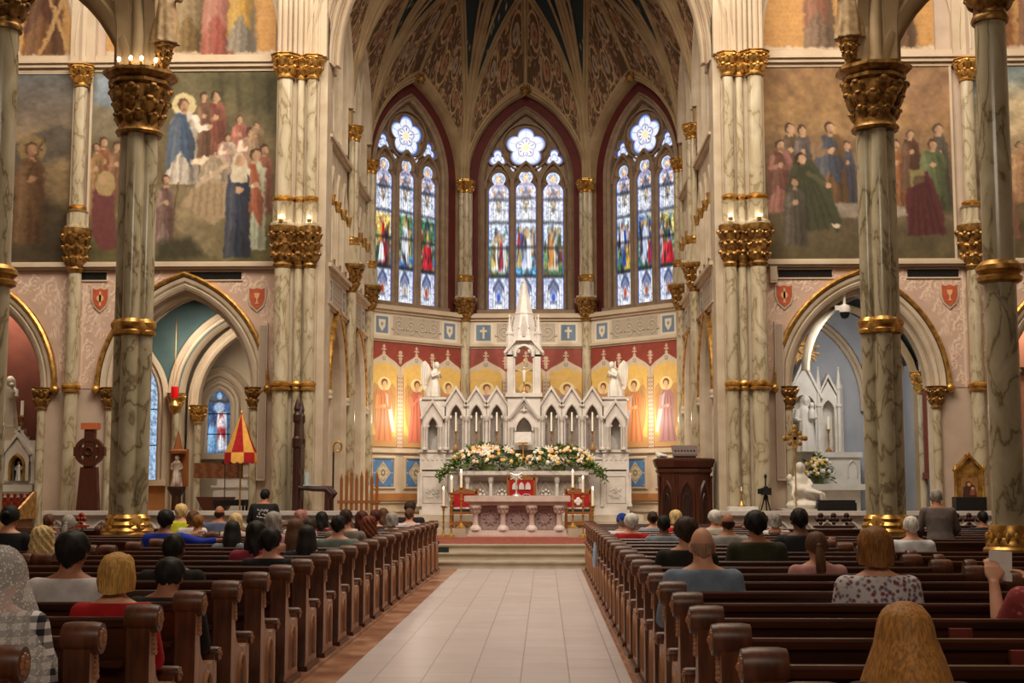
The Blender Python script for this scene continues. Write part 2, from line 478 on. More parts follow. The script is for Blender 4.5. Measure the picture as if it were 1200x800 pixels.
# ------------------------------------------------------------------ painter for flat artworks, glass and painted plaster
class Cv:
 """small canvas; drawing units are whatever extents are given, y runs downward from y0 to y1"""
 def __init__(s, w, h, x0, x1, y0, y1, bg=(200, 180, 150)):
  s.w, s.h, s.ext = w, h, (x0, x1, y0, y1)
  s.X, s.Y = np.meshgrid(np.linspace(x0, x1, w), np.linspace(y0, y1, h))
  s.px = abs(x1 - x0) / w
  s.a = np.zeros((h, w, 3)) + np.array(bg) / 255.0
 def mix(s, mask, col):
  m = np.clip(mask, 0, 1)[..., None]
  s.a = s.a * (1 - m) + (np.array(col) / 255.0) * m
 def grad(s, stops):
  """vertical colour stops [(y, colour)]"""
  ys = [q[0] for q in stops]
  for k in range(3):
   s.a[..., k] = np.interp(s.Y, ys, [q[1][k] / 255.0 for q in stops])
 def ell(s, cx, cy, rx, ry, col, rot=0.0, soft=None, al=1.0):
  dx, dy = s.X - cx, s.Y - cy
  c, n = math.cos(rot), math.sin(rot)
  x, y = dx * c + dy * n, -dx * n + dy * c
  r = np.sqrt((x / rx) ** 2 + (y / ry) ** 2)
  w = soft if soft is not None else s.px / min(rx, ry)
  s.mix(np.clip((1 - r) / max(w, 1e-4) + 0.5, 0, 1) * al, col)
 def poly(s, pts, col, soft=None, al=1.0):
  X, Y = s.X, s.Y
  inside = np.zeros(X.shape, bool)
  dist = np.full(X.shape, 1e9)
  n = len(pts)
  for i in range(n):
   (x1, y1), (x2, y2) = pts[i], pts[(i + 1) % n]
   if y1 != y2:
    c = ((y1 > Y) != (y2 > Y)) & (X < (x2 - x1) * (Y - y1) / (y2 - y1) + x1)
    inside ^= c
   dx, dy = x2 - x1, y2 - y1
   L = dx * dx + dy * dy + 1e-12
   t = np.clip(((X - x1) * dx + (Y - y1) * dy) / L, 0, 1)
   dist = np.minimum(dist, np.hypot(X - x1 - t * dx, Y - y1 - t * dy))
  w = soft or s.px
  sd = np.where(inside, dist, -dist)
  s.mix(np.clip(sd / w + 0.5, 0, 1) * al, col)
 def line(s, pts, wd, col, al=1.0, soft=None):
  X, Y = s.X, s.Y
  dist = np.full(X.shape, 1e9)
  for (x1, y1), (x2, y2) in zip(pts[:-1], pts[1:]):
   dx, dy = x2 - x1, y2 - y1
   L = dx * dx + dy * dy + 1e-12
   t = np.clip(((X - x1) * dx + (Y - y1) * dy) / L, 0, 1)
   dist = np.minimum(dist, np.hypot(X - x1 - t * dx, Y - y1 - t * dy))
  s.mix(np.clip((wd / 2 - dist) / (soft or s.px) + 0.5, 0, 1) * al, col)
 def ring(s, cx, cy, r, wd, col, al=1.0):
  d = np.abs(np.hypot(s.X - cx, s.Y - cy) - r)
  s.mix(np.clip((wd / 2 - d) / s.px + 0.5, 0, 1) * al, col)
 def noise(s, amp, scale, seed=0, stretch=1.0):
  rs = np.random.RandomState(seed)
  acc = np.zeros(s.X.shape)
  g = scale
  am = 1.0
  for o in range(4):
   gx, gy = max(2, int(g)), max(2, int(g * stretch * s.h / s.w))
   G = rs.rand(gy + 2, gx + 2)
   u = np.linspace(0, gx, s.w); v = np.linspace(0, gy, s.h)
   iu, iv = u.astype(int), v.astype(int)
   fu, fv = u - iu, v - iv
   fu = fu * fu * (3 - 2 * fu); fv = fv * fv * (3 - 2 * fv)
   iu2, iv2 = iu + 1, iv + 1
   T = (G[np.ix_(iv, iu)] * (1 - fu) + G[np.ix_(iv, iu2)] * fu) * (1 - fv)[:, None] + (G[np.ix_(iv2, iu)] * (1 - fu) + G[np.ix_(iv2, iu2)] * fu) * fv[:, None]
   acc += (T - 0.5) * am
   am *= 0.55; g *= 2
  s.a = np.clip(s.a * (1 + amp * acc)[..., None], 0, 1)
  return acc
 def linear(s):
  c = np.clip(s.a, 0, 1)
  return np.where(c <= 0.04045, c / 12.92, ((c + 0.055) / 1.055) ** 2.4)
 # -- a robed standing or kneeling figure
 def fig(s, x, top, bot, w, robe, mantle=None, hair=(70, 45, 30), skin=(196, 150, 118), halo=None, lean=0.0, arm=0, veil=None, seed=0, al=1.0):
  H = bot - top
  hr = min(H * 0.075, w * 0.28)
  hx = x + lean
  dk = tuple(c * 0.6 for c in robe); lt = tuple(min(255, c * 1.22) for c in robe)
  if halo:
   s.ell(hx, top + hr, hr * 1.9, hr * 1.9, halo, soft=0.12, al=al)
  sh = top + hr * 2.1
  body = [(hx - w * 0.22, sh), (hx + w * 0.22, sh), (hx + w * 0.42, sh + H * 0.10), (x + w * 0.44, top + H * 0.5), (x + w * 0.55, bot), (x - w * 0.55, bot), (x - w * 0.46, top + H * 0.5), (hx - w * 0.42, sh + H * 0.10)]
  s.poly(body, robe, soft=s.px * 2, al=al)
  rs = random.Random(seed + int(x * 7 + top))
  for i in range(7):
   t = (i + 0.5) / 7 * 2 - 1 + rs.uniform(-.1, .1)
   c = dk if i % 2 else lt
   s.line([(hx + t * w * 0.30, sh + H * 0.12), (x + t * w * 0.38, top + H * 0.55), (x + t * w * 0.5 + rs.uniform(-.05, .05) * w, bot - H * 0.02)], w * 0.085, c, al=0.5 * al, soft=s.px * 3)
  if mantle:
   mk = tuple(c * 0.62 for c in mantle)
   s.poly([(hx - w * 0.30, sh + H * .01), (hx + w * 0.05, sh + H * .02), (x + w * 0.40, top + H * 0.52), (x + w * 0.30, top + H * 0.80), (x - w * 0.10, top + H * 0.62), (x - w * 0.54, top + H * 0.86), (x - w * 0.48, top + H * 0.35)], mantle, soft=s.px * 2, al=al)
   for i in range(4):
    s.line([(hx - w * .25 + i * w * .08, sh + H * .04), (x - w * .45 + i * w * .22, top + H * (0.8 - .06 * i))], w * .06, mk, al=.45 * al, soft=s.px * 3)
  if arm:
   s.line([(hx + arm * w * 0.34, sh + H * 0.07), (x + arm * w * 0.50, top + H * 0.36), (x + arm * w * 0.78, top + H * 0.33)], w * 0.2, lt, al=.9 * al, soft=s.px * 2)
   s.ell(x + arm * w * 0.84, top + H * 0.325, hr * .5, hr * .4, skin, al=al)
  else:
   s.line([(hx - w * 0.33, sh + H * 0.08), (x - w * 0.40, top + H * 0.40), (x + w * .02, top + H * 0.36)], w * 0.17, lt, al=.8 * al, soft=s.px * 2)
   s.line([(hx + w * 0.33, sh + H * 0.08), (x + w * 0.38, top + H * 0.41), (x + w * .02, top + H * 0.37)], w * 0.17, robe, al=.8 * al, soft=s.px * 2)
   s.ell(x + w * .02, top + H * 0.36, hr * .55, hr * .5, skin, al=al)
  s.poly([(hx - hr * .35, top + hr), (hx + hr * .35, top + hr), (hx + hr * .45, sh + hr * .3), (hx - hr * .45, sh + hr * .3)], skin, al=al)
  s.ell(hx - hr * .08, top + hr * 0.92, hr * 0.9, hr * 0.98, veil or hair, al=al)
  if veil:
   s.poly([(hx - hr, top + hr), (hx + hr, top + hr), (hx + w * .34, sh + H * .14), (hx - w * .34, sh + H * .14)], veil, soft=s.px * 2, al=al)
  s.ell(hx + hr * .12, top + hr * 1.12, hr * 0.68, hr * 0.84, skin, al=al)
  s.ell(hx + hr * .12, top + hr * 1.75, hr * 0.4, hr * 0.28, hair, al=(.45 if (int(x) + int(top)) % 3 == 0 else .0) * al)
  s.ell(hx - hr * .3, top + hr * 1.2, hr * .4, hr * .8, tuple(c * .8 for c in skin), soft=.8, al=.5 * al)
  s.poly([(x + w * .2, sh + H * .1), (x + w * .5, top + H * .5), (x + w * .6, bot), (x + w * .15, bot)], (30, 22, 16), soft=w * .3, al=.35 * al)
  s.poly([(x - w * .35, sh + H * .08), (x - w * .12, sh + H * .08), (x - w * .2, bot), (x - w * .5, bot)], (250, 225, 190), soft=w * .25, al=.18 * al)
 def scroll(s, cx, cy, r, col, wd, sgn=1, turns=1.6, al=1.0):
  pts = []
  for i in range(26):
   t = i / 25
   a = sgn * (t * turns * 2 * PI) - PI / 2
   q = r * (1 - t * 0.86)
   pts.append((cx + q * math.cos(a), cy + q * math.sin(a)))
  s.line(pts, wd, col, al=al)
  for i in (3, 8, 13):
   x, y = pts[i]
   s.ell(x + (x - cx) * .28, y + (y - cy) * .28, wd * 1.5, wd * 0.8, col, rot=math.atan2(y - cy, x - cx), al=al)
def paint_mesh(name, cv, mapping, mats, parent=None, flip=False, mesh_only=False):
 """grid mesh with one vertex per canvas pixel; mapping(s, t) -> world, s 0..1 left to right, t 0..1 top to bottom"""
 h, w = cv.h, cv.w
 co = np.empty((h * w, 3))
 k = 0
 for j in range(h):
  t = j / (h - 1)
  for i in range(w):
   co[k] = mapping(i / (w - 1), t); k += 1
 return grid_mesh(name, co, h, w, cv.linear().reshape(-1, 3), mats, parent, flip)
def paint_rect(name, cv, p00, p10, p01, mats, parent=None, flip=False):
 """flat rectangle; p00 top left, p10 top right, p01 bottom left"""
 h, w = cv.h, cv.w
 a, b, c = (np.array(p) for p in (p00, p10, p01))
 s = np.linspace(0, 1, w)[None, :, None]; t = np.linspace(0, 1, h)[:, None, None]
 co = (a + (b - a) * s + (c - a) * t).reshape(-1, 3)
 return grid_mesh(name, co, h, w, cv.linear().reshape(-1, 3), mats, parent, flip)
def grid_mesh(name, co, h, w, colr, mats, parent=None, flip=False):
 me = bpy.data.meshes.new(name)
 idx = np.arange(h * w).reshape(h, w)
 q = np.stack([idx[:-1, :-1], idx[1:, :-1], idx[1:, 1:], idx[:-1, 1:]], -1).reshape(-1, 4)
 if flip:
  q = q[:, ::-1]
 me.vertices.add(h * w)
 me.vertices.foreach_set('co', co.astype(np.float32).ravel())
 nf = len(q)
 me.loops.add(nf * 4)
 me.polygons.add(nf)
 me.loops.foreach_set('vertex_index', q.astype(np.int32).ravel())
 me.polygons.foreach_set('loop_start', np.arange(0, nf * 4, 4, dtype=np.int32))
 me.polygons.foreach_set('use_smooth', np.ones(nf, bool))
 me.update(calc_edges=True)
 at_ = me.color_attributes.new('paint', 'FLOAT_COLOR', 'POINT')
 c4 = np.ones((h * w, 4), np.float32)
 c4[:, :3] = colr
 at_.data.foreach_set('color', c4.ravel())
 for m in (mats if isinstance(mats, (list, tuple)) else [mats]):
  me.materials.append(m)
 o = bpy.data.objects.new(name, me)
 COL.objects.link(o)
 if parent is not None:
  o.parent = parent
  top = Vector((0, 0, 0)); p = parent
  while p is not None:
   top += Vector(p.location); p = p.parent
  o.location = -top
 return o
def shade_to(pl, cv, s0, s1, z0, z1, d):
 """corner points of a canvas stretched over the plane"""
 return pl(s0, z1, d), pl(s1, z1, d), pl(s0, z0, d)
# =================================================================== THE BUILDING
AX = 0.1                      # axis of chancel and apse
YT, YB = 28.0, 37.0           # transept wall, apse back wall
SIDE = 3.376
HW = 4.075                    # half width of the chancel
YC0 = YB - SIDE / math.sqrt(2)        # apse corner next to the chancel wall
YM = YC0 - SIDE                       # mid column of the chancel
ZSP = 9.98                    # springing of the high vault
q2 = math.sqrt(0.5)
PT = plane((0, YT, 0), (1, 0, 0), (0, -1, 0))
PC = plane((AX, YB, 0), (1, 0, 0), (0, -1, 0))
xm = (HW + SIDE / 2) / 2
PL = plane((AX - xm, (YB + YC0) / 2, 0), (1, 1, 0), (1, -1, 0))
PR = plane((AX + xm, (YB + YC0) / 2, 0), (1, -1, 0), (-1, -1, 0))
PWL = plane((AX - HW, 0, 0), (0, 1, 0), (1, 0, 0))
PWR = plane((AX + HW, 0, 0), (0, -1, 0), (-1, 0, 0))
# ---------------------------------------------------------------- floors, steps
mb = MB()
mb.box(-18, -1.42, -3, 26.7, -.2, 0, 0)
mb.box(-1.42, -1.08, -3, 26.7, -.2, 0, 1)
mb.box(-1.08, 1.30, -3, 26.7, -.2, 0, 2)
mb.box(1.30, 1.42, -3, 26.7, -.2, 0, 1)
mb.box(1.42, 18, -3, 26.7, -.2, 0, 0)
struct('floor', mb, [M['pewfloor'], M['border'], M['tile']], smooth=0)
mb = MB(); mb.box(-1.50, -1.36, -3, 25.9, 0, .03); struct('trim_1', mb, M['border'], smooth=0)
mb = MB(); mb.box(1.33, 1.47, -3, 25.9, 0, .03); struct('trim_2', mb, M['border'], smooth=0)
for k in range(3):
 mb = MB()
 z = .147 * (k + 1); y = 26.7 + .4 * k
 y1 = y + .42 if k < 2 else YT + 10.2
 x0 = 3.2 if k < 2 else 4.6
 mb.box(-x0 + AX, x0 + AX, y, y1, z - .147 if k < 2 else 0, z - .03)
 mb.box(-x0 + AX - .02, x0 + AX + .02, y - .035, y1, z - .03, z)
 struct('floor_step' if k < 2 else 'floor_chancel', mb, M['limestone'], smooth=0)
mb = MB(); mb.box(-2.1, 2.1, 27.75, 32.6, .441, .452)
tag(mb.build('sanctuary_carpet', M['carpet'], smooth=0), 'red patterned carpet on the platform in front of the marble altar table', 'carpet')
for k, (y, x) in enumerate(((33.0, 3.3), (33.9, 3.05), (34.2, 2.95))):
 mb = MB(); z = .441 + .15 * (k + 1)
 mb.box(AX - x, AX + x, y, 36.4, z - .15, z)
 struct('floor_predella', mb, M['limestone'], smooth=0)
for sx, nm in ((-1, 'left'), (1, 'right')):
 mb = MB(); a, b = sorted((AX + sx * 3.25, sx * 17)); mb.box(a, b, 26.7, 36, 0, .42)
 struct('floor_chapel', mb, M['limestone'], smooth=0)
# ---------------------------------------------------------------- the rest of the nave shell
mb = MB(); mb.box(-17.4, 17.4, -8.3, -8, 0, 18); struct('wall_back', mb, M['stone'], smooth=0)
for x, nm in ((-17.2, 'left'), (17.2, 'right')):
 mb = MB(); mb.box(x - .2, x + .2, -8, 36, 0, 18); struct('wall_' + nm, mb, M['stone'], smooth=0)
mb = MB(); mb.box(-17.4, 17.4, -8.3, 28.4, 17.6, 17.9); struct('ceiling_nave', mb, M['stone'], smooth=0)
mb = MB(); mb.box(-17.4, 17.4, -8, -2.9, -.2, 0); struct('floor_narthex', mb, M['pewfloor'], smooth=0)
# ---------------------------------------------------------------- carved capitals, corbels, rings
def foliage(mb, x, y, z0, z1, r0, r1, rows=3, n=10, size=None, a0=0.0, seed=1):
 """irregular curled leaf clumps around a bell"""
 rs = random.Random(seed)
 H = z1 - z0
 for j in range(rows):
  t = (j + .55) / rows
  r = r0 + (r1 - r0) * t ** 1.3
  for i in range(n):
   a = a0 + 2 * PI * (i + .5 * (j % 2)) / n + rs.uniform(-.1, .1)
   sz = (size or H * .62 / rows) * rs.uniform(.8, 1.25)
   z = z0 + H * t + rs.uniform(-.1, .1) * sz
   rot = Matrix.Rotation(a, 3, 'Z') @ Matrix.Rotation(rs.uniform(.2, .6), 3, 'Y')
   c, s_ = math.cos(a), math.sin(a)
   mb.ball((x + c * r, y + s_ * r, z), (sz * .42, sz * .62, sz * .9), 6, 4, rot=rot)
   for d in (-1, 1):
    aa = a + d * sz * .45 / max(r, .05)
    mb.ball((x + math.cos(aa) * (r + sz * .18), y + math.sin(aa) * (r + sz * .18), z + sz * .3), sz * .34, 5, 4)
   mb.ball((x + c * (r + sz * .45), y + s_ * (r + sz * .45), z + sz * .6), (sz * .32, sz * .38, sz * .28), 6, 4, rot=rot)
def capital(mb, x, y, z0, z1, r0, r1, rows=2, n=9, ab=8, seed=1):
 H = z1 - z0
 mb.lathe([(r0 * 1.18, 0), (r0 * 1.22, H * .06), (r0 * 1.02, H * .1), (r0 * 1.02, H * .3), (r0 + (r1 - r0) * .35, H * .6), (r1 * .88, H * .84)], x, y, z0, 16)
 foliage(mb, x, y, z0 + H * .12, z0 + H * .84, r0 * 1.02, r1 * .9, rows, n, seed=seed)
 mb.lathe([(r1 * .95, H * .82), (r1 * 1.08, H * .86), (r1 * 1.08, H * .92), (r1 * .98, H * .94), (r1 * 1.14, H * .97), (r1 * 1.14, H)], x, y, z0, ab, a0=PI / ab)
def ring(mb, x, y, z, r, h=.16):
 mb.lathe([(r * 1.02, -h * .5), (r * 1.3, -h * .4), (r * 1.34, -h * .22), (r * 1.14, -h * .1), (r * 1.38, h * .08), (r * 1.38, h * .28), (r * 1.05, h * .5)], x, y, z, 18)
def base(mb, x, y, z, r, h=.3):
 mb.lathe([(r * 1.7, 0), (r * 1.7, h * .2), (r * 1.45, h * .34), (r * 1.5, h * .5), (r * 1.2, h * .66), (r * 1.28, h * .82), (r * 1.02, h)], x, y, z, 18)
def corbel(mb, x, y, z0, z1, r0, r1, seed=3):
 H = z1 - z0
 mb.lathe([(r0 * 1.05, 0), (r0 * 1.25, H * .08), (r0 * 1.05, H * .14), (r0 * 1.3, H * .45), (r1 * .8, H * .8), (r1 * 1.02, H * .84), (r1 * 1.1, H * .92), (r1 * 1.1, H)], x, y, z0, 12)
 foliage(mb, x, y, z0 + H * .1, z0 + H * .85, r0 * 1.05, r1 * .88, 3, 8, seed=seed)
def big_capital(mb, z0, z1, r0, r1, seed):
 """bell with irregular curled leaf clumps under a thick octagonal abacus"""
 rs = random.Random(seed)
 H = z1 - z0
 mb.lathe([(r0 * 1.08, 0), (r0 * 1.14, H * .04), (r0 * 1.08, H * .08), (r0 * .98, H * .1), (r0 * .98, H * .3), (r0 + (r1 - r0) * .3, H * .55), (r1 * .82, H * .74)], 0, 0, z0, 16)
 for j, (t, n, sz) in enumerate(((.24, 10, .10), (.44, 9, .13), (.63, 8, .15))):
  for i in range(n):
   a = 2 * PI * (i + .5 * (j % 2)) / n + rs.uniform(-.12, .12)
   r = r0 * .98 + (r1 * .86 - r0) * max(0, t - .15) * 1.6
   k = sz * rs.uniform(.85, 1.25)
   z = z0 + H * t + rs.uniform(-.03, .03)
   rot = Matrix.Rotation(a, 3, 'Z') @ Matrix.Rotation(.45, 3, 'Y')
   c, s_ = math.cos(a), math.sin(a)
   mb.ball((c * r, s_ * r, z), (k * .45, k * .8, k * .95), 8, 6, rot=rot)
   for d in (-.16, .16):
    mb.ball((math.cos(a + d) * (r + k * .2), math.sin(a + d) * (r + k * .2), z + k * .35), k * .38, 6, 5)
   mb.ball((c * (r + k * .5), s_ * (r + k * .5), z + k * .62), (k * .34, k * .42, k * .3), 7, 5, rot=rot)
 mb.lathe([(r1 * .84, H * .74), (r1 * .98, H * .78), (r1 * .98, H * .83), (r1 * .9, H * .85), (r1 * 1.08, H * .9), (r1 * 1.16, H * .93), (r1 * 1.16, H * .98), (r1 * 1.0, H)], 0, 0, z0, 8, a0=PI / 8)
# ---------------------------------------------------------------- nave columns
def nave_column(sx, y, cluster, label, statue):
 x = sx * 5.68 if cluster else sx * 5.85
 t = thing('marble_column', label, 'column', (x, y, 0), 'marble nave columns'); t['kind'] = 'thing'
 p = MB()
 offs = [(0, 0)]
 if cluster:
  p.lathe([(.18, 1.1), (.18, 7.02)], 0, 0, 0, 16)
  offs = [(-.165, 0), (.165, 0), (0, -.165), (0, .165)]
  for a, b in offs:
   p.lathe([(.13, 1.1), (.126, 7.02)], a, b, 0, 20)
  R0 = .32
 else:
  p.lathe([(.185, 1.1), (.175, 7.02)], 0, 0, 0, 28); R0 = .19
 part('shaft', p, M['green_marble'], t)
 g = MB()
 if cluster:
  for a, b in offs: ring(g, a, b, 3.98, .13, .26)
  g.lathe([(.27, -.1), (.3, 0), (.27, .1)], 0, 0, 3.98, 16)
 else:
  ring(g, 0, 0, 4.02, .19, .26)
 part('shaft_ring', g, M['gold'], t)
 g = MB()
 if cluster:
  for a, b in offs: base(g, a, b, .86, .135, .3)
 Rb = R0 * (.8 if cluster else 1.02)
 g.lathe([(Rb * 1.5, 0), (Rb * 1.5, .07), (Rb * 1.34, .1), (Rb * 1.34, .16), (Rb * 1.2, .2), (Rb * 1.22, .26), (Rb * 1.08, .34)], 0, 0, .8, 20)
 for i in range(16):
  a = 2 * PI * i / 16
  g.ball((Rb * 1.25 * math.cos(a), Rb * 1.25 * math.sin(a), .99), (.03, .03, .07), 6, 4)
 part('gilded_base', g, M['gold'], t)
 g = MB(); g.lathe([(R0 * 1.7, 0), (R0 * 1.7, .12), (R0 * 1.5, .16), (R0 * 1.5, .72), (R0 * 1.6, .76), (R0 * 1.6, .81)], 0, 0, 0, 8, a0=PI / 8)
 part('plinth', g, M['green_marble'], t, smooth=0)
 g = MB(); big_capital(g, 6.98, 7.98, R0 * 1.0, .50, int(y) + sx)
 part('capital', g, M['oldgold'], t)
 # the impost above the capital that carries the vaulting shafts
 g = MB()
 for a, b, r in ((-.26 * sx, -.1, .07), (-.30 * sx, .05, .09), (-.2 * sx, .2, .08), (-.16 * sx, -.22, .08), (-.02 * sx, -.26, .10), (.12 * sx, -.22, .07), (.2 * sx, -.1, .08), (0, .26, .09), (0, 0, .24)):
  g.lathe([(r * 1.2, 7.98), (r * 1.2, 8.05), (r, 8.1), (r, 13.2)], a, b, 0, 10)
 part('vault_shaft', g, M['rib'], t)
 return t
colA = nave_column(-1, 20.6, True, 'tall clustered green marble column between the left pews and the umbrella arch', True)
colB = nave_column(1, 20.6, True, 'tall clustered green marble column before the white Marian chapel on the right', True)
nave_column(-1, 15.7, False, 'round green marble column cut off by the left picture edge', False)
nave_column(1, 15.7, False, 'thin round green marble column beside the gold framed icon at far right', False)
# arcade arches springing from the nave columns towards the camera, along the nave sides
for sx, nm in ((-1, 'left'), (1, 'right')):
 pl = plane((sx * 5.68, 0, 0), (0, 1, 0), (1, 0, 0))
 for a, b, k in ((15.7, 20.6, 1), (10.8, 15.7, 2)):
  mb = MB(); c = (a + b) / 2; h = (b - a) / 2 - .28
  pts = arch_pts(c, h, 8.05, 11.6, 16)
  mb.psweep(pl, pts, [(0, -.30), (.02, -.12), (.1, -.1), (.1, .1), (.02, .12), (0, .3), (.06, .34), (.22, .34), (.25, .42), (.36, .42), (.36, -.42), (.25, -.42), (.22, -.34), (.06, -.34), (0, -.3)], cap=True)
  struct('trim_nave_arch_' + nm, mb, M['rib'])
 # arch over the side aisle, from the crossing column outward
 mb = MB()
 plx = plane((0, 20.6, 0), (1, 0, 0), (0, -1, 0))
 half_ = [(0, 7.98), (.05, 8.15), (.14, 8.38), (.27, 8.62), (.43, 8.86), (.64, 9.1), (.95, 9.38), (1.4, 9.66), (1.9, 9.88), (2.4, 10.02)]
 run = [(sx * (5.86 + a), z) for a, z in half_] + [(sx * (5.86 + 4.8 - a), z) for a, z in reversed(half_[:-1])]
 if sx > 0: run = run
 else: run = list(reversed(run))
 mb.psweep(plx, run, [(0, -.26), (-.02, -.1), (-.08, -.06), (-.08, .06), (-.02, .1), (0, .26), (.06, .3), (.16, .3), (.2, .24), (.3, .24), (.3, -.24), (.2, -.24), (.16, -.3), (.06, -.3), (0, -.26)])
 struct('trim_aisle_arch_' + nm, mb, M['rib'])
# ---------------------------------------------------------------- transept wall
cs1 = 6.98
cs2 = 11.4
for sx, nm in ((-1, 'left'), (1, 'right')):
 a, b = sorted((AX + sx * 4.25, sx * 17.0))
 c1, c2 = AX + sx * cs1, AX + sx * cs2
 mb = MB()
 mb.pwall(PT, a, b, .42, 6.12, [(c1, 1.46, .42, 3.6, 5.66), (c2, 1.46, .42, 3.6, 5.66)], 0, .55, 0, 1)
 mb.pbox(PT, a, b, 6.12, 17.7, -.5, -.02)
 struct('wall_transept_' + nm, mb, [M['pinkwall'], M['stone']], smooth=0)
 # cornices / string courses
 mb = MB()
 for z0, z1, d in ((6.08, 6.13, .10), (6.13, 6.20, .16), (6.20, 6.24, .10), (10.32, 10.40, .06), (10.40, 10.48, .14), (10.48, 10.52, .2), (10.52, 10.68, .05)):
  mb.pbox(PT, a, b, z0, z1, -.02, d)
 struct('trim_cornice_' + nm, mb, M['cream'], smooth=0)
 mb = MB(); mb.pbox(PT, a, b, .42, .75, -.02, .08); mb.pbox(PT, a, b, .75, .8, -.02, .05)
 struct('baseboard_' + nm, mb, M['stone'], smooth=0)
 for c in (c1, c2):
  mb = MB()
  pts = arch_pts(c, 1.46, 3.6, 5.66, 16)
  mb.psweep(PT, pts, [(0, -.55), (0, -.1), (.05, -.04), (.04, .02), (.1, .05), (.13, .0), (.17, .06), (.24, .08), (.26, .0)], 0)
  mb.psweep(PT, pts, [(.27, 0), (.26, .1), (.31, .13), (.35, .1), (.35, 0)], 1)
  for q in (-1, 1):
   mb.ball(PT(c + q * 1.78, 3.58, .08), .1, 8, 6, 1)
  mb.psweep(plane((0, YT + .3, 0), (1, 0, 0), (0, -1, 0)), arch_pts(c, 1.38, 3.6, 5.55, 16), [(0, -.2), (0, .1), (.1, .12), (.1, -.2)], 0)
  struct('trim_chapel_arch_' + nm, mb, [M['stone'], M['gold']])
  for q in (-1, 1):
   x, y = c + q * 1.5, YT - .02
   t = thing('respond_column', None, 'column', (x, y, .42)); t['kind'] = 'thing'
   side = 'inner' if q * sx < 0 else 'outer'
   which = {(-1, 0): 'umbrella arch', (1, 0): 'Marian altar arch', (-1, 1): 'far left arch', (1, 1): 'far right arch before the peach wall'}[(sx, int(c == c2))]
   t['label'] = 'slender shaft at the %s jamb of the %s' % (side, which)
   t['group'] = 'slender shafts at the chapel arches'
   p = MB(); p.lathe([(.085, .2), (.085, 2.75)], 0, 0, 0, 12); part('shaft', p, M['yellow_marble'], t)
   p = MB(); base(p, 0, 0, 0, .09, .22); part('base', p, M['stone'], t)
   p = MB(); capital(p, 0, 0, 2.75, 3.2, .1, .19, 2, 7, seed=int(x * 10)); part('capital', p, M['oldgold'], t)
 # dark vents under the string course
 spots = ((-8.8, .27), (-6.25, .55)) if sx < 0 else ((5.98, .55), (8.6, .52))
 for x, h in spots:
  mb = MB()
  mb.pbox(PT, x - h, x + h, 5.87, 6.03, -.02, .025, 0)
  mb.pbox(PT, x - h - .03, x + h + .03, 5.84, 5.87, -.02, .04, 1); mb.pbox(PT, x - h - .03, x + h + .03, 6.03, 6.06, -.02, .04, 1)
  for i in range(14):
   mb.pbox(PT, x - h + (i + .4) * 2 * h / 14, x - h + (i + .6) * 2 * h / 14, 5.87, 6.03, .02, .035, 0)
  tag(mb.build('air_vent', [M['dark'], M['cream']], smooth=0), 'dark slot vent under the string course, %s' % {-8.8: 'left of the near left column', -6.25: 'above the umbrella arch', 5.98: 'above the left side of the Marian arch', 8.6: 'above the right side of the Marian arch'}[x], 'vent', 'dark slot vents over the chapel arches')
# wall patch painted with scrolls, clipped between the arch and the string course
def paint_region(name, cv, pl, s0, s1, topf, botf, d, mats, nw, nh):
 co = np.empty((nw * nh, 3)); colr = np.empty((nw * nh, 3))
 L = cv.linear(); x0, x1, y0, y1 = cv.ext
 for j in range(nh):
  for i in range(nw):
   s = s0 + (s1 - s0) * i / (nw - 1)
   zt, zb = topf(s), botf(s)
   z = zt + (zb - zt) * j / (nh - 1)
   co[j * nw + i] = pl(s, z, d)
   ii = min(cv.w - 1, max(0, int(round((s - x0) / (x1 - x0) * (cv.w - 1))))); jj = min(cv.h - 1, max(0, int(round((z - y0) / (y1 - y0) * (cv.h - 1)))))
   colr[j * nw + i] = L[jj, ii]
 return grid_mesh(name, co, nh, nw, colr, mats)
def arch_z(s, cs, half, spring, apex):
 x = abs(s - cs)
 h = apex - spring
 Rr = (half * half + h * h) / (2 * half); cx = half - Rr
 if x >= half: return spring
 return spring + math.sqrt(max(0, Rr * Rr - (x - cx) ** 2))
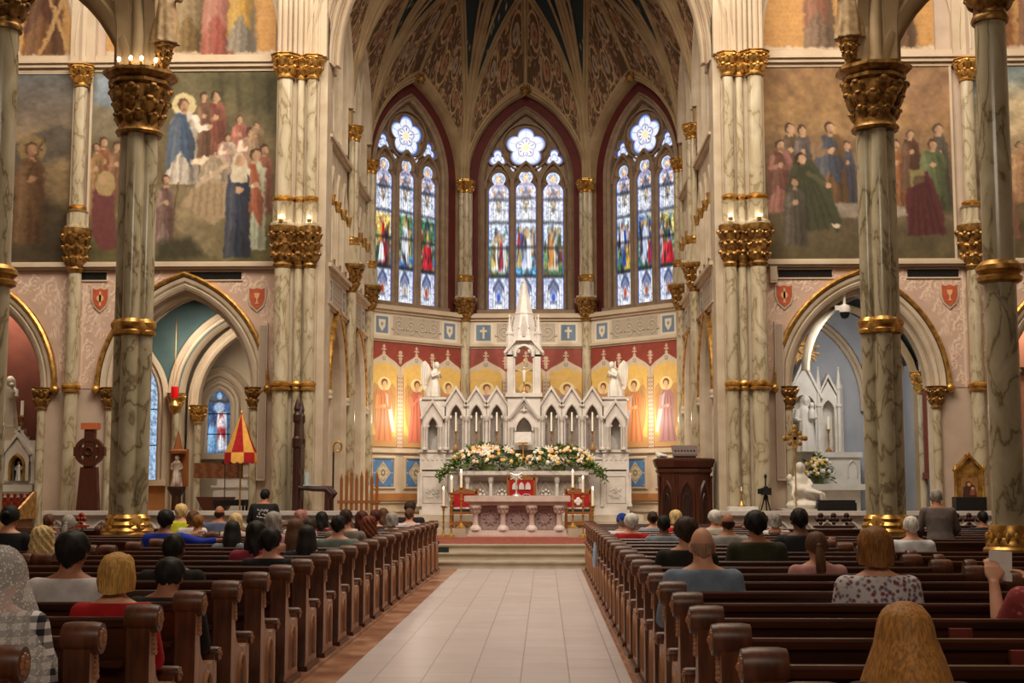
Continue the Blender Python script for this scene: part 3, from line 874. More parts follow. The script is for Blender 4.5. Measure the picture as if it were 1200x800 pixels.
for sx, nm in ((-1, 'left'), (1, 'right')):
 c = AX + sx * cs1
 cv = Cv(230, 130, c - 2.2, c + 2.2, 6.05, 3.55, (198, 168, 150))
 cv.noise(.1, 8, 3)
 k = 0
 for q in (-1, 1):
  for (x, z, r, sg) in ((2.0, 5.75, .2, 1), (1.62, 5.72, .19, -1), (1.98, 5.28, .18, -1), (1.25, 5.82, .16, 1), (1.62, 5.25, .14, 1), (2.02, 4.85, .17, 1), (2.0, 4.45, .15, -1), (1.86, 4.08, .11, 1), (.9, 5.86, .12, -1), (1.75, 4.75, .1, -1), (2.04, 3.8, .12, 1), (.5, 5.93, .08, 1), (1.4, 5.5, .11, -1), (1.78, 5.48, .09, 1), (2.06, 5.52, .08, -1), (1.08, 5.68, .09, -1), (1.82, 5.0, .1, -1), (1.9, 4.28, .07, 1), (.72, 5.9, .09, 1), (2.08, 5.06, .07, 1)):
   cv.scroll(c + q * x, z, r, (228, 204, 184), .04, sg * q)
   cv.scroll(c + q * x + .02, z - .02, r * .96, (160, 116, 98), .012, sg * q, al=.8)
  cv.line([(c + q * 2.12, 6.0), (c + q * 2.12, 3.6)], .03, (226, 200, 178))
 o = paint_region('wall_spandrel_' + nm, cv, PT, c - 2.19, c + 2.19, lambda s: 6.06, lambda s: arch_z(s, c, 1.83, 3.6, 6.0), .012, M['paint'], 200, 90)
 tag(o, kind='structure')
 # second bay
 c = AX + sx * cs2
 cv2 = Cv(230, 130, c - 2.2, c + 2.2, 6.05, 3.55, (202, 166, 146)); cv2.a = cv.a.copy()
 o = paint_region('wall_spandrel_outer_' + nm, cv2, PT, c - 2.19, c + 2.19, lambda s: 6.06, lambda s: arch_z(s, c, 1.83, 3.6, 6.0), .012, M['paint'], 160, 70)
 tag(o, kind='structure')
def shield(x, z, label, device):
 t = thing('painted_shield', label, 'shield', PT(x, z, .02), 'painted shields over the chapel arches')
 def outl(k):
  return [(-.17 * k, .22 * k), (-.09 * k, .19 * k), (0, .22 * k), (.09 * k, .19 * k), (.17 * k, .22 * k), (.165 * k, -.02), (.12 * k, -.15 * k), (0, -.26 * k), (-.12 * k, -.15 * k), (-.165 * k, -.02)]
 f = lambda s, zz, d=0: Vector((s, -d, zz))
 p = MB(); p.pprism(f, outl(1.15), -.02, .02); part('rim', p, M['cream'], t, smooth=0)
 p = MB(); p.pprism(f, outl(.95), .0, .03); part('field', p, pmat('shield_red', (190, 92, 60), (172, 78, 50), scale=8), t, smooth=0)
 p = MB()
 if device == 'cup':
  p.pprism(f, [(-.06, .1), (.06, .1), (.045, .02), (.012, -.02), (.012, -.09), (.05, -.12), (-.05, -.12), (-.012, -.09), (-.012, -.02), (-.045, .02)], .02, .04)
 else:
  p.lathe([(.075, .02), (.075, .04)], 0, 0, 0, 14, mat=Matrix.Rotation(PI / 2, 4, 'X'))
  p.pprism(f, [(-.02, .14), (.02, .14), (.02, -.16), (-.02, -.16)], .02, .04)
 part('device', p, pmat('shield_device', (222, 170, 120)), t, smooth=0)
shield(-8.64, 5.48, 'orange red painted shield left of the near left column, above the Celtic cross', 'ring')
shield(-5.36, 5.48, 'orange red painted shield at the right shoulder of the umbrella arch', 'cup')
shield(5.54, 5.5, 'orange red painted shield at the left shoulder of the Marian arch', 'ring')
shield(8.92, 5.5, 'orange red painted shield at the right shoulder of the Marian arch', 'cup')
# ---------------------------------------------------------------- half columns on the transept wall
def wall_column(x, label, lower=True):
 y = YT - .12
 t = thing('wall_column', label, 'column', (x, y, .42), 'marble columns attached to the transept wall'); t['kind'] = 'thing'
 z = -.42
 p = MB(); p.lathe([(.14, .3), (.135, 6.0 + z)], 0, 0, 0, 20); part('lower_shaft', p, M['yellow_marble'], t)
 p = MB(); p.lathe([(.13, 7.3 + z), (.13, 9.98 + z)], 0, 0, 0, 20); part('upper_shaft', p, M['yellow_marble'], t)
 p = MB(); base(p, 0, 0, 0, .16, .3); part('base', p, M['gold'], t)
 p = MB(); ring(p, 0, 0, 3.6 + z, .14, .2); part('shaft_ring', p, M['gold'], t)
 p = MB(); corbel(p, 0, 0, 6.0 + z, 6.92 + z, .15, .28, seed=int(abs(x) * 3)); part('corbel', p, M['oldgold'], t)
 p = MB(); p.lathe([(.24, 6.92 + z), (.24, 6.98 + z), (.2, 7.0 + z), (.2, 7.26 + z), (.24, 7.3 + z)], 0, 0, 0, 8, a0=PI / 8); part('shaft_pedestal', p, M['yellow_marble'], t, smooth=0)
 p = MB(); ring(p, 0, 0, 7.36 + z, .14, .14); part('gold_collar', p, M['gold'], t)
 p = MB(); capital(p, 0, 0, 9.96 + z, 10.42 + z, .14, .26, 2, 9, seed=int(abs(x) * 5)); part('capital', p, M['gold'], t)
 p = MB()
 for dx, r in ((-.2, .06), (-.1, .05), (0, .1), (.1, .05), (.2, .06)):
  p.lathe([(r, 10.42 + z), (r, 13.6 + z)], dx, .06, 0, 8)
 p.box(-.26, .26, .0, .12, 10.42 + z, 13.6 + z)
 part('vault_shaft', p, M['cream'], t)
wall_column(AX - 9.26, 'cream marble wall column between the far left arch and the Celtic cross')
wall_column(AX + 9.3, 'cream marble wall column above the gold framed icon at the right')
# wall arches over the upper saints (lunettes)
for sx, nm in ((-1, 'left'), (1, 'right')):
 mb = MB()
 for c in (AX + sx * 7.1, AX + sx * 11.5):
  pts = arch_path(c, 1.98, 10.9, 14.0, 10.66, 14)
  mb.psweep(PT, pts, [(0, 0), (0, .04), (.06, .08), (.12, .04), (.18, .12), (.24, .06), (.34, .14), (.34, 0)])
 struct('trim_lunette_' + nm, mb, M['cream'])
# ---------------------------------------------------------------- crossing piers
def crossing_pier(sx, label):
 t = thing('crossing_pier', label, 'pier', (AX + sx * 4.5, 27.7, .42), 'clustered crossing piers'); t['kind'] = 'thing'
 z = -.42
 p = MB()
 p.box(-.5, .5, -.05, .68, 0, 14 + z); p.box(-.35, .35, -.2, .1, 0, 14 + z)
 part('pier_core', p, M['stone'], t, smooth=0)
 sh = [(sx * .33, -.3, .165), (sx * .02, -.22, .09), (-sx * .22, -.26, .12)]
 p = MB(); g = MB(); b = MB(); u = MB(); c = MB(); k = MB(); pd = MB(); cl = MB()
 for i, (x, y, r) in enumerate(sh):
  p.lathe([(r, .3), (r, 6.02 + z)], x, y, 0, 18)
  ring(g, x, y, 3.6 + z, r, .2)
  base(b, x, y, 0, r, .3)
  u.lathe([(r * .92, 7.4 + z), (r * .92, 9.98 + z)], x, y, 0, 18)
  capital(c, x, y, 9.96 + z, 10.46 + z, r, r * 1.75, 2, 9, seed=i + 4)
  corbel(k, x, y, 6.0 + z, 6.86 + z, r, r * 1.75, seed=i + 9)
  pd.lathe([(r * 1.6, 6.86 + z), (r * 1.6, 6.92 + z), (r * 1.35, 6.96 + z), (r * 1.35, 7.3 + z), (r * 1.5, 7.36 + z)], x, y, 0, 8, a0=PI / 8)
  ring(cl, x, y, 7.42 + z, r, .16)
 part('lower_shaft', p, M['yellow_marble'], t); part('shaft_ring', g, M['gold'], t); part('base', b, M['gold'], t)
 part('upper_shaft', u, M['yellow_marble'], t); part('capital', c, M['gold'], t); part('corbel', k, M['oldgold'], t)
 part('shaft_pedestal', pd, M['yellow_marble'], t); part('gold_collar', cl, M['gold'], t)
 v = MB()
 for i in range(9):
  x = sx * (.46 - i * .105)
  r = (.045, .06, .04)[i % 3]
  v.lathe([(r, 10.46 + z), (r, 14 + z)], x, -.36 + .015 * i, 0, 8)
 v.box(-.5, .5, -.27, .1, 10.46 + z, 14 + z)
 part('vault_shaft', v, M['cream'], t)
 # two small lamps on the pedestal ledge
 for x, y in ((sx * .33, -.55), (-sx * .24, -.52)):
  lm = MB(); lm.lathe([(.03, 0), (.045, .02), (.045, .06), (.02, .08)], x, y, 6.92 + z, 8); e = part('uplight', lm, M['brass'], t)
  lm = MB(); lm.ball((x, y, 7.02 + z), .038, 8, 6); part('bulb', lm, M['bulb'], e)
crossing_pier(-1, 'clustered cream marble pier with gilded capitals left of the chancel')
crossing_pier(1, 'clustered cream marble pier with gilded capitals right of the chancel')
# chancel arch over the piers
mb = MB()
for y, off in ((27.42, .02), (27.62, -.12), (27.82, -.26), (28.02, -.40)):
 pl = plane((AX, y, 0), (1, 0, 0), (0, -1, 0))
 pts = arch_pts(0, 4.22 + off, 10.44, 15.0 + off, 22)
 mb.psweep(pl, pts, [(0, -.25), (0, -.05), (.02, .02), (.05, .05), (.08, .02), (.09, -.06), (.12, -.06), (.13, .02), (.17, .04), (.2, .0), (.2, -.1)])
struct('trim_chancel_arch', mb, M['cream'])
mb = MB()
pl = plane((AX, 28.05, 0), (1, 0, 0), (0, -1, 0))
mb.pwall(pl, -4.9, 4.9, 10.4, 17.5, [(0, 4.0, 10.4, 10.5, 14.9)], 0, .4)
struct('wall_chancel_arch', mb, M['cream'], smooth=0)
# ---------------------------------------------------------------- chancel side walls
cvf = Cv(260, 54, 0, 3.376, 6.09, 5.43, (204, 190, 170))
def frieze_canvas(seed):
 cv = Cv(270, 54, -1.688, 1.688, 6.09, 5.43, (206, 192, 172))
 cv.noise(.06, 8, seed)
 for q in (-1.22, 1.22):
  cv.poly([(q - .27, 5.49), (q + .27, 5.49), (q + .27, 6.03), (q - .27, 6.03)], (222, 208, 186))
  cv.poly([(q - .21, 5.54), (q + .21, 5.54), (q + .21, 5.98), (q - .21, 5.98)], (112, 132, 152))
  if seed % 2:
   cv.poly([(q - .03, 5.6), (q + .03, 5.6), (q + .03, 5.92), (q - .03, 5.92)], (226, 214, 190)); cv.poly([(q - .1, 5.78), (q + .1, 5.78), (q + .1, 5.84), (q - .1, 5.84)], (226, 214, 190))
  else:
   cv.poly([(q - .12, 5.9), (q + .12, 5.9), (q + .11, 5.72), (q, 5.58), (q - .11, 5.72)], (222, 208, 184)); cv.ell(q, 5.78, .04, .05, (140, 150, 160))
 cv.poly([(-.84, 5.5), (.84, 5.5), (.84, 6.02), (-.84, 6.02)], (176, 162, 144))
 for i in range(4):
  x = -.62 + i * .415
  cv.scroll(x, 5.76, .2, (112, 102, 92), .042, 1 if i % 2 else -1)
  cv.scroll(x, 5.77, .2, (224, 210, 190), .02, 1 if i % 2 else -1)
 return cv
def side_wall(pl, sg, nm):
 """s runs so that sg * s is the depth y"""
 mb = MB()
 S = lambda y: sg * y
 a, b = sorted((S(28.05), S(YC0)))
 ops = [(S(29.72), 1.02, .44, 3.55, 5.15), (S((YM + YC0) / 2), 1.2, .44, 3.55, 5.15)]
 mb.pwall(pl, a, b, .44, 5.41, ops, 0, .4, 0, 0)
 ops2 = []
 for y0, y1, n in ((28.5, YM - .2, 3), (YM + .25, YC0 - .2, 4)):
  w = (y1 - y0) / n
  for i in range(n):
   ops2.append((S(y0 + w * (i + .5)), w * .38, 6.5, 7.7, 8.4))
 mb.pwall(pl, a, b, 5.41, 8.9, ops2, 0, .35, 0, 0)
 ops3 = []
 for y0, y1, n in ((28.6, YM - .3, 2), (YM + .35, YC0 - .35, 2)):
  w = (y1 - y0) / n
  for i in range(n):
   ops3.append((S(y0 + w * (i + .5)), w * .36, 9.2, 10.9, 11.9))
 mb.pwall(pl, a, b, 8.9, 13.4, ops3, 0, .2, 0, 0)
 struct('wall_chancel_' + nm, mb, M['stone'], smooth=0)
 mb = MB(); mb.pbox(pl, a, b, .44, 5.41, -.55, -.4, 0); mb.pbox(pl, a, b, 5.41, 8.9, -.5, -.35, 1); mb.pbox(pl, a, b, 8.9, 13.4, -.5, -.2, 1)
 struct('wall_recess_' + nm, mb, [M['cream'], M['brownred']], smooth=0)
 mb = MB()
 for z0, z1, d in ((5.33, 5.38, .05), (5.38, 5.43, .1), (6.09, 6.16, .08), (6.16, 6.24, .15), (8.86, 8.92, .08), (8.92, 8.98, .13)):
  mb.pbox(pl, a, b, z0, z1, -.02, d)
 struct('trim_chancel_' + nm, mb, M['cream'], smooth=0)
 for cs, h, si, sp, ap in ops:
  mb = MB()
  mb.psweep(pl, arch_path(cs, h, sp, ap, si), [(0, -.4), (0, -.02), (.05, .05), (.09, .02), (.14, .08), (.2, .0)], 0)
  mb.psweep(pl, arch_pts(cs, h, sp, ap), [(.2, 0), (.2, .09), (.25, .12), (.29, .09), (.29, 0)], 1)
  for q in (-1, 1):
   ring(mb, *pl(cs + q * (h + .24), 3.5, .05), .07, .2)
  mb.psweep(pl, arch_path(cs, h - .22, sp - .1, ap - .35, si), [(0, -.4), (0, -.22), (.05, -.18), (.1, -.22), (.1, -.4)], 0)
  struct('trim_arcade_' + nm, mb, [M['stone'], M['gold']])
 mb = MB()
 for cs, h, si, sp, ap in ops2:
  mb.psweep(pl, arch_path(cs, h, sp, ap, si), [(0, -.2), (0, .0), (.04, .05), (.09, .0)], 0)
  mb.psweep(pl, arch_path(cs, h * .62, sp, ap - .2, si), [(0, -.3), (0, -.18), (.06, -.18), (.06, -.3)], 0)
  for q in (-1, 1):
   p = pl(cs + q * (h + .06), 6.35, .05)
   mb.lathe([(.035, 0), (.035, 1.25)], p.x, p.y, p.z, 8)
   mb.lathe([(.05, 1.2), (.09, 1.4), (.09, 1.43)], p.x, p.y, p.z, 8, 1)
 for cs, h, si, sp, ap in ops3:
  mb.psweep(pl, arch_path(cs, h, sp, ap, si), [(0, -.35), (0, .0), (.05, .05), (.1, .0)], 0)
 for y0, y1 in ((28.4, YM), (YM, YC0)):
  mb.psweep(pl, arch_pts(S((y0 + y1) / 2), (y1 - y0) / 2 - .12, ZSP + .4, 12.6, 14), [(-.1, 0), (-.08, .1), (0, .14), (.08, .1), (.1, 0)])
 struct('trim_triforium_' + nm, mb, [M['stone'], M['gold']])
 for k, (y0, y1) in enumerate(((28.3, YM), (YM, YC0))):
  cv = frieze_canvas(3 + k)
  s0, s1 = sorted((S(y0 + .15), S(y1 - .1)))
  o = paint_rect('wall_frieze_' + nm, cv, *shade_to(pl, cv, s0, s1, 5.43, 6.09, .012), M['paint'])
  tag(o, kind='structure')
side_wall(PWL, 1, 'left')
side_wall(PWR, -1, 'right')
def apse_column(x, y, nx, ny, label, small=False):
 """wall shaft with corbel half way; (nx, ny) points into the room"""
 t = thing('apse_column', label, 'column', (x + nx * .1, y + ny * .1, .44), 'marble wall columns of the apse'); t['kind'] = 'thing'
 z = -.44
 p = MB(); p.lathe([(.125, .1), (.125, 6.06 + z)], 0, 0, 0, 16); part('lower_shaft', p, M['yellow_marble'], t)
 p = MB(); corbel(p, 0, 0, 6.04 + z, 6.70 + z, .12, .3, seed=int(x * 7)); part('corbel', p, M['oldgold'], t)
 p = MB(); p.lathe([(.3, 6.7 + z), (.3, 6.75 + z), (.22, 6.78 + z), (.22, 7.14 + z)], 0, 0, 0, 8, a0=PI / 8); part('shaft_pedestal', p, M['yellow_marble'], t, smooth=0)
 g = MB(); p = MB(); c = MB()
 tx, ty = -ny, nx
 for k, r in ((-1, .075), (0, .095), (1, .075)):
  ax, ay = tx * k * .12 + (nx * .06 if k == 0 else 0), ty * k * .12 + (ny * .06 if k == 0 else 0)
  p.lathe([(r, 7.3 + z), (r, 9.66 + z)], ax, ay, 0, 14)
  ring(g, ax, ay, 7.24 + z, r * 1.1, .2)
  capital(c, ax, ay, 9.62 + z, 9.98 + z, r, r * 1.9, 2, 7, seed=k + 5)
 part('upper_shaft', p, M['yellow_marble'], t); part('gold_collar', g, M['gold'], t); part('capital', c, M['gold'], t)
apse_column(AX - SIDE / 2, YB, .38, -.92, 'wall column between the left and the middle apse window')
apse_column(AX + SIDE / 2, YB, -.38, -.92, 'wall column between the middle and the right apse window')
apse_column(AX - HW, YC0, .92, -.38, 'wall column at the left end of the apse, left of the left window')
apse_column(AX + HW, YC0, -.92, -.38, 'wall column at the right end of the apse, right of the right window')
apse_column(AX - HW, YM, 1, 0, 'wall column half way along the left chancel wall')
apse_column(AX + HW, YM, -1, 0, 'wall column half way along the right chancel wall')
for sx in (-1, 1):
 t = thing('column_speaker', 'slim beige column loudspeaker on the wall beside the %s crossing pier' % ('left' if sx < 0 else 'right'), 'speaker', (AX + sx * 5.3, YT - .06, zat(563, YT)), 'slim wall loudspeakers')
 h = zat(378, YT) - zat(563, YT)
 p = MB(); p.box(-.09, .09, -.06, .06, 0, h); part('cabinet', p, M['pinkwall'], t, smooth=0)
 p = MB(); p.box(-.07, .07, -.07, -.055, .06, h - .06)
 part('grille', p, pmat('beige_grille', (168, 150, 134), (150, 132, 116), scale=60), t, smooth=0)
t = thing('wall_box', 'small pale box on the wall above the right loudspeaker', 'box', (AX + 5.22, YT - .05, zat(333, YT)))
p = MB(); p.box(-.07, .07, -.08, .05, 0, .34); p.box(-.05, .05, -.09, -.08, .05, .3); part('case', p, M['cream'], t, smooth=0)
# =================================================================== APSE: walls, angels, windows, vault
M['tracery'] = pmat('window_tracery_stone', (152, 128, 104), (132, 110, 90), scale=5, rough=0.7)
FAC = [('left', PL), ('middle', PC), ('right', PR)]
HS = SIDE / 2
def angel_canvas(seed, robe, wing, face=1, pose=0):
 """one bay: red ground, cream ogee frame, gold niche with an angel"""
 cv = Cv(84, 214, -.56, .56, 5.34, 2.60, (142, 66, 54))
 cream, crem2 = (206, 186, 160), (150, 126, 104)
 cv.noise(.08, 6, seed)
 # frame columns and ogee arch
 for q in (-1, 1):
  cv.poly([(q * .56, 2.6), (q * .47, 2.6), (q * .47, 4.6), (q * .56, 4.6)], cream)
  for k in range(18):
   cv.ell(q * .515, 2.68 + k * .108, .022, .03, crem2)
 top = []
 for i in range(13):
  a = PI * i / 12
  top.append((-.5 * math.cos(a), 4.52 + .34 * math.sin(a)))
 cv.poly([(-.56, 4.5)] + [(-.56, 4.7), (-.4, 4.82), (-.2, 4.92), (-.06, 5.0), (0, 5.1), (.06, 5.0), (.2, 4.92), (.4, 4.82), (.56, 4.7)] + [(.56, 4.5)], cream)
 cv.ell(0, 4.9, .06, .06, (120, 130, 150)); cv.line([(-.05, 4.9), (.05, 4.9)], .02, cream); cv.line([(0, 4.85), (0, 4.95)], .02, cream)
 for x, z, k in ((0, 5.14, 1.0), (-.54, 5.0, .9), (.54, 5.0, .9)):
  cv.line([(x, z - .2), (x, z + .1)], .035, cream)
  cv.line([(x - .07 * k, z), (x + .07 * k, z)], .03, cream); cv.line([(x - .045 * k, z + .07), (x + .045 * k, z + .07)], .025, cream)
  cv.line([(x - .045 * k, z - .08), (x + .045 * k, z - .08)], .025, cream)
  cv.ell(x, z + .1, .025, .03, cream)
 # gold niche with cusped head
 gold = (224, 184, 104)
 cv.poly([(-.45, 2.62), (.45, 2.62), (.45, 4.5), (-.45, 4.5)], gold)
 for x, r in ((-.27, .2), (.27, .2), (0, .26)):
  cv.ell(x, 4.53, r, r * 1.05, gold)
 acc = cv.noise(.05, 14, seed + 2)
 cv.poly([(-.45, 2.62), (.45, 2.62), (.45, 2.86), (.2, 2.92), (-.1, 2.86), (-.45, 2.95)], (186, 150, 96), soft=.05)
 # wings, robe, head
 keepX = cv.X; cv.X = cv.X / 1.18
 wk = tuple(c * .7 for c in wing)
 for q in (-1, 1):
  cv.poly([(q * .08, 4.14), (q * .26, 4.26), (q * .36, 4.12), (q * .36, 3.7), (q * .30, 3.2), (q * .22, 2.98), (q * .2, 3.5), (q * .1, 3.9)], wing)
  for k in range(4):
   cv.line([(q * (.2 + .04 * k), 4.1 - .05 * k), (q * (.22 + .035 * k), 3.1 + .1 * k)], .014, wk, al=.7)
 cv.ell(.02 * face, 4.24, .17, .17, (238, 210, 140)); cv.ring(.02 * face, 4.24, .165, .018, (250, 236, 196))
 dk = tuple(c * .68 for c in robe); lt = tuple(min(255, c * 1.18) for c in robe)
 cv.poly([(-.1, 4.08), (.1, 4.08), (.2, 3.95), (.19, 3.6), (.2, 3.2), (.28, 2.74), (-.24, 2.72), (-.2, 3.2), (-.17, 3.6), (-.2, 3.95)], robe)
 for i in range(6):
  x = -.14 + i * .056
  cv.line([(x * .7, 3.9), (x * .9, 3.4), (x * 1.5, 2.78)], .022, dk if i % 2 else lt, al=.6)
 cv.poly([(.05 * face, 4.02), (.19 * face, 3.9), (.26 * face, 3.5), (.34 * face, 3.0), (.24 * face, 3.0), (.14 * face, 3.5)], (190, 188, 184))
 if pose == 0:
  cv.line([(-.17, 3.92), (-.2, 3.62), (.04, 3.68)], .075, lt); cv.line([(.17, 3.92), (.18, 3.62), (.02, 3.62)], .075, robe)
  cv.ell(.02, 3.66, .045, .04, (224, 180, 142))
 else:
  cv.line([(-.17, 3.92), (-.12, 3.7), (.14 * face, 3.98)], .07, lt); cv.line([(.17, 3.92), (.25, 3.88), (.26 * face, 4.12)], .07, robe)
  cv.line([(.02, 4.2), (.40 * face, 4.42)], .022, (170, 120, 60)); cv.ell(.42 * face, 4.44, .045, .03, (176, 128, 66), rot=.5)
 cv.poly([(-.035, 4.06), (.035, 4.06), (.03, 4.18), (-.03, 4.18)], (224, 180, 142))
 cv.ell(.02 * face, 4.27, .088, .1, (120, 74, 44)); cv.ell(.03 * face, 4.235, .062, .082, (228, 186, 150))
 cv.X = keepX
 cv.a = np.clip(cv.a, 0, 1)
 return cv
ROBES = [(204, 132, 88), (200, 116, 92), (196, 140, 110), (160, 130, 160), (200, 124, 96), (166, 138, 150), (196, 136, 96), (206, 136, 90), (170, 124, 122)]
WHERE = {('left', 0): 'painted angel in an orange robe, outermost on the left apse wall', ('left', 1): 'painted angel in red blowing a trumpet, left of the kneeling angel statue', ('left', 2): 'painted angel behind the left gables of the high altar',
   ('middle', 0): 'painted haloed angel seen above the gables just left of the central tower', ('middle', 1): 'painted angel behind the crucifix niche of the central tower', ('middle', 2): 'painted haloed angel seen above the gables just right of the central tower',
   ('right', 0): 'painted angel mostly hidden behind the right gables of the high altar', ('right', 1): 'painted angel in an orange robe, right of the kneeling angel statue on the right', ('right', 2): 'painted angel in a mauve robe, outermost on the right apse wall'}
acanv = []
for fi, (nm, pl) in enumerate(FAC):
 mb = MB()
 ops = [(0, 1.62, 6.3, ZSP, 12.5)]
 mb.pwall(pl, -HS, HS, .44, 13.6, ops, 0, .28, 0, 1)
 struct('wall_apse_' + nm, mb, [M['cream'], M['darkred']], smooth=0)
 mb = MB()
 mb.pwall(pl, -HS, HS, 6.0, 13.4, [(0, 1.27, 6.42, ZSP, 12.12)], -.27, .3, 0, 1)
 struct('wall_window_recess_' + nm, mb, [M['darkred'], M['tracery']], smooth=0)
 # red band above the angels
 mb = MB(); mb.pbox(pl, -HS, HS, 4.9, 5.4, -.02, .006); struct('wall_band_' + nm, mb, M['redwall'], smooth=0)
 # mouldings: plinth, dado, cornice, ledge, sill
 mb = MB()
 for z0, z1, d in ((.44, .95, .06), (.95, 1.02, .1), (1.18, 1.24, .06), (1.24, 1.42, .1), (1.42, 1.47, .05), (2.46, 2.5, .06), (2.5, 2.58, .03), (5.33, 5.38, .05), (5.38, 5.44, .11), (6.09, 6.16, .08), (6.16, 6.24, .16)):
  mb.pbox(pl, -HS, HS, z0, z1, -.02, d, 1 if z0 == 1.24 else 0)
 struct('trim_apse_' + nm, mb, [M['cream'], M['ochre']], smooth=0)
 # outer moulded window arch
 mb = MB()
 mb.psweep(pl, arch_path(0, 1.62, ZSP, 12.5, 6.3, 18), [(-.03, -.28), (-.03, -.06), (.0, .02), (.03, .0), (.06, .06), (.10, .06), (.11, 0)])
 struct('trim_window_arch_' + nm, mb, M['rib'])
 mb = MB()
 mb.psweep(pl, arch_path(0, 1.27, ZSP, 12.12, 6.42, 18), [(-.12, -.55), (-.12, -.34), (-.07, -.27), (-.02, -.3), (.02, -.22), (.06, -.27)])
 mb.pbox(pl, -1.35, 1.35, 6.3, 6.42, -.6, -.2)
 struct('trim_window_frame_' + nm, mb, M['tracery'])
 cv = frieze_canvas(fi + 8)
 o = paint_rect('wall_frieze_' + nm, cv, *shade_to(pl, cv, -1.6, 1.6, 5.44, 6.09, .012), M['paint']); tag(o, kind='structure')
 for b in range(3):
  cv = angel_canvas(fi * 3 + b, ROBES[fi * 3 + b], (196, 150, 96), -1 if fi == 2 else 1, 1 if (fi, b) == (0, 1) else 0)
  c = (b - 1) * 1.09
  o = paint_rect('angel_mural', cv, *shade_to(pl, cv, c - .543, c + .543, 2.60, 5.33, .02), M['goldpaint'])
  tag(o, WHERE[(nm, b)], 'mural', 'painted angels on gold around the apse')
 # blue panels of the dado
 for b in range(3):
  if nm == 'middle' or (nm, b) in (('left', 2), ('right', 0)):
   continue
  c = (b - 1) * 1.09
  cv = Cv(64, 70, -.34, .34, 2.32, 1.58, (88, 126, 170))
  cv.noise(.12, 6, b)
  cv.poly([(0, 2.26), (.26, 1.95), (0, 1.64), (-.26, 1.95)], (196, 176, 142)); cv.poly([(0, 2.2), (.2, 1.95), (0, 1.7), (-.2, 1.95)], (150, 140, 128))
  for a in range(8):
   cv.ell(.12 * math.cos(a * PI / 4), 1.95 + .14 * math.sin(a * PI / 4), .05, .05, (206, 186, 150));
  cv.ell(0, 1.95, .07, .08, (120, 110, 100)); cv.ell(0, 1.95, .035, .04, (220, 200, 160))
  for a, z in ((-.3, 2.28), (.3, 2.28), (-.3, 1.62), (.3, 1.62), (-.3, 1.95), (.3, 1.95)):
   cv.ell(a, z, .02, .02, (206, 190, 160))
  lab = {('left', 0): 'blue painted panel with a lozenge, outermost below the left angels', ('left', 1): 'blue painted panel with a lozenge beside the left side of the high altar',
    ('right', 1): 'blue painted panel with a lozenge beside the right side of the high altar', ('right', 2): 'blue painted panel with a lozenge behind the pulpit'}[(nm, b)]
  t = thing('dado_panel', lab, 'panel', pl(c, 1.95, 0), 'blue lozenge panels of the apse dado')
  paint_rect('lozenge_field', cv, *shade_to(pl, cv, c - .33, c + .33, 1.6, 2.3, .03), M['paint'], t)
  p = MB(); p.psweep(pl, [(c - .34, 1.59), (c - .34, 2.31), (c + .34, 2.31), (c + .34, 1.59)], [(0, 0), (0, .05), (.04, .06), (.07, .02), (.07, 0)], closed=True)
  wpart('frame', p, M['cream'], t)
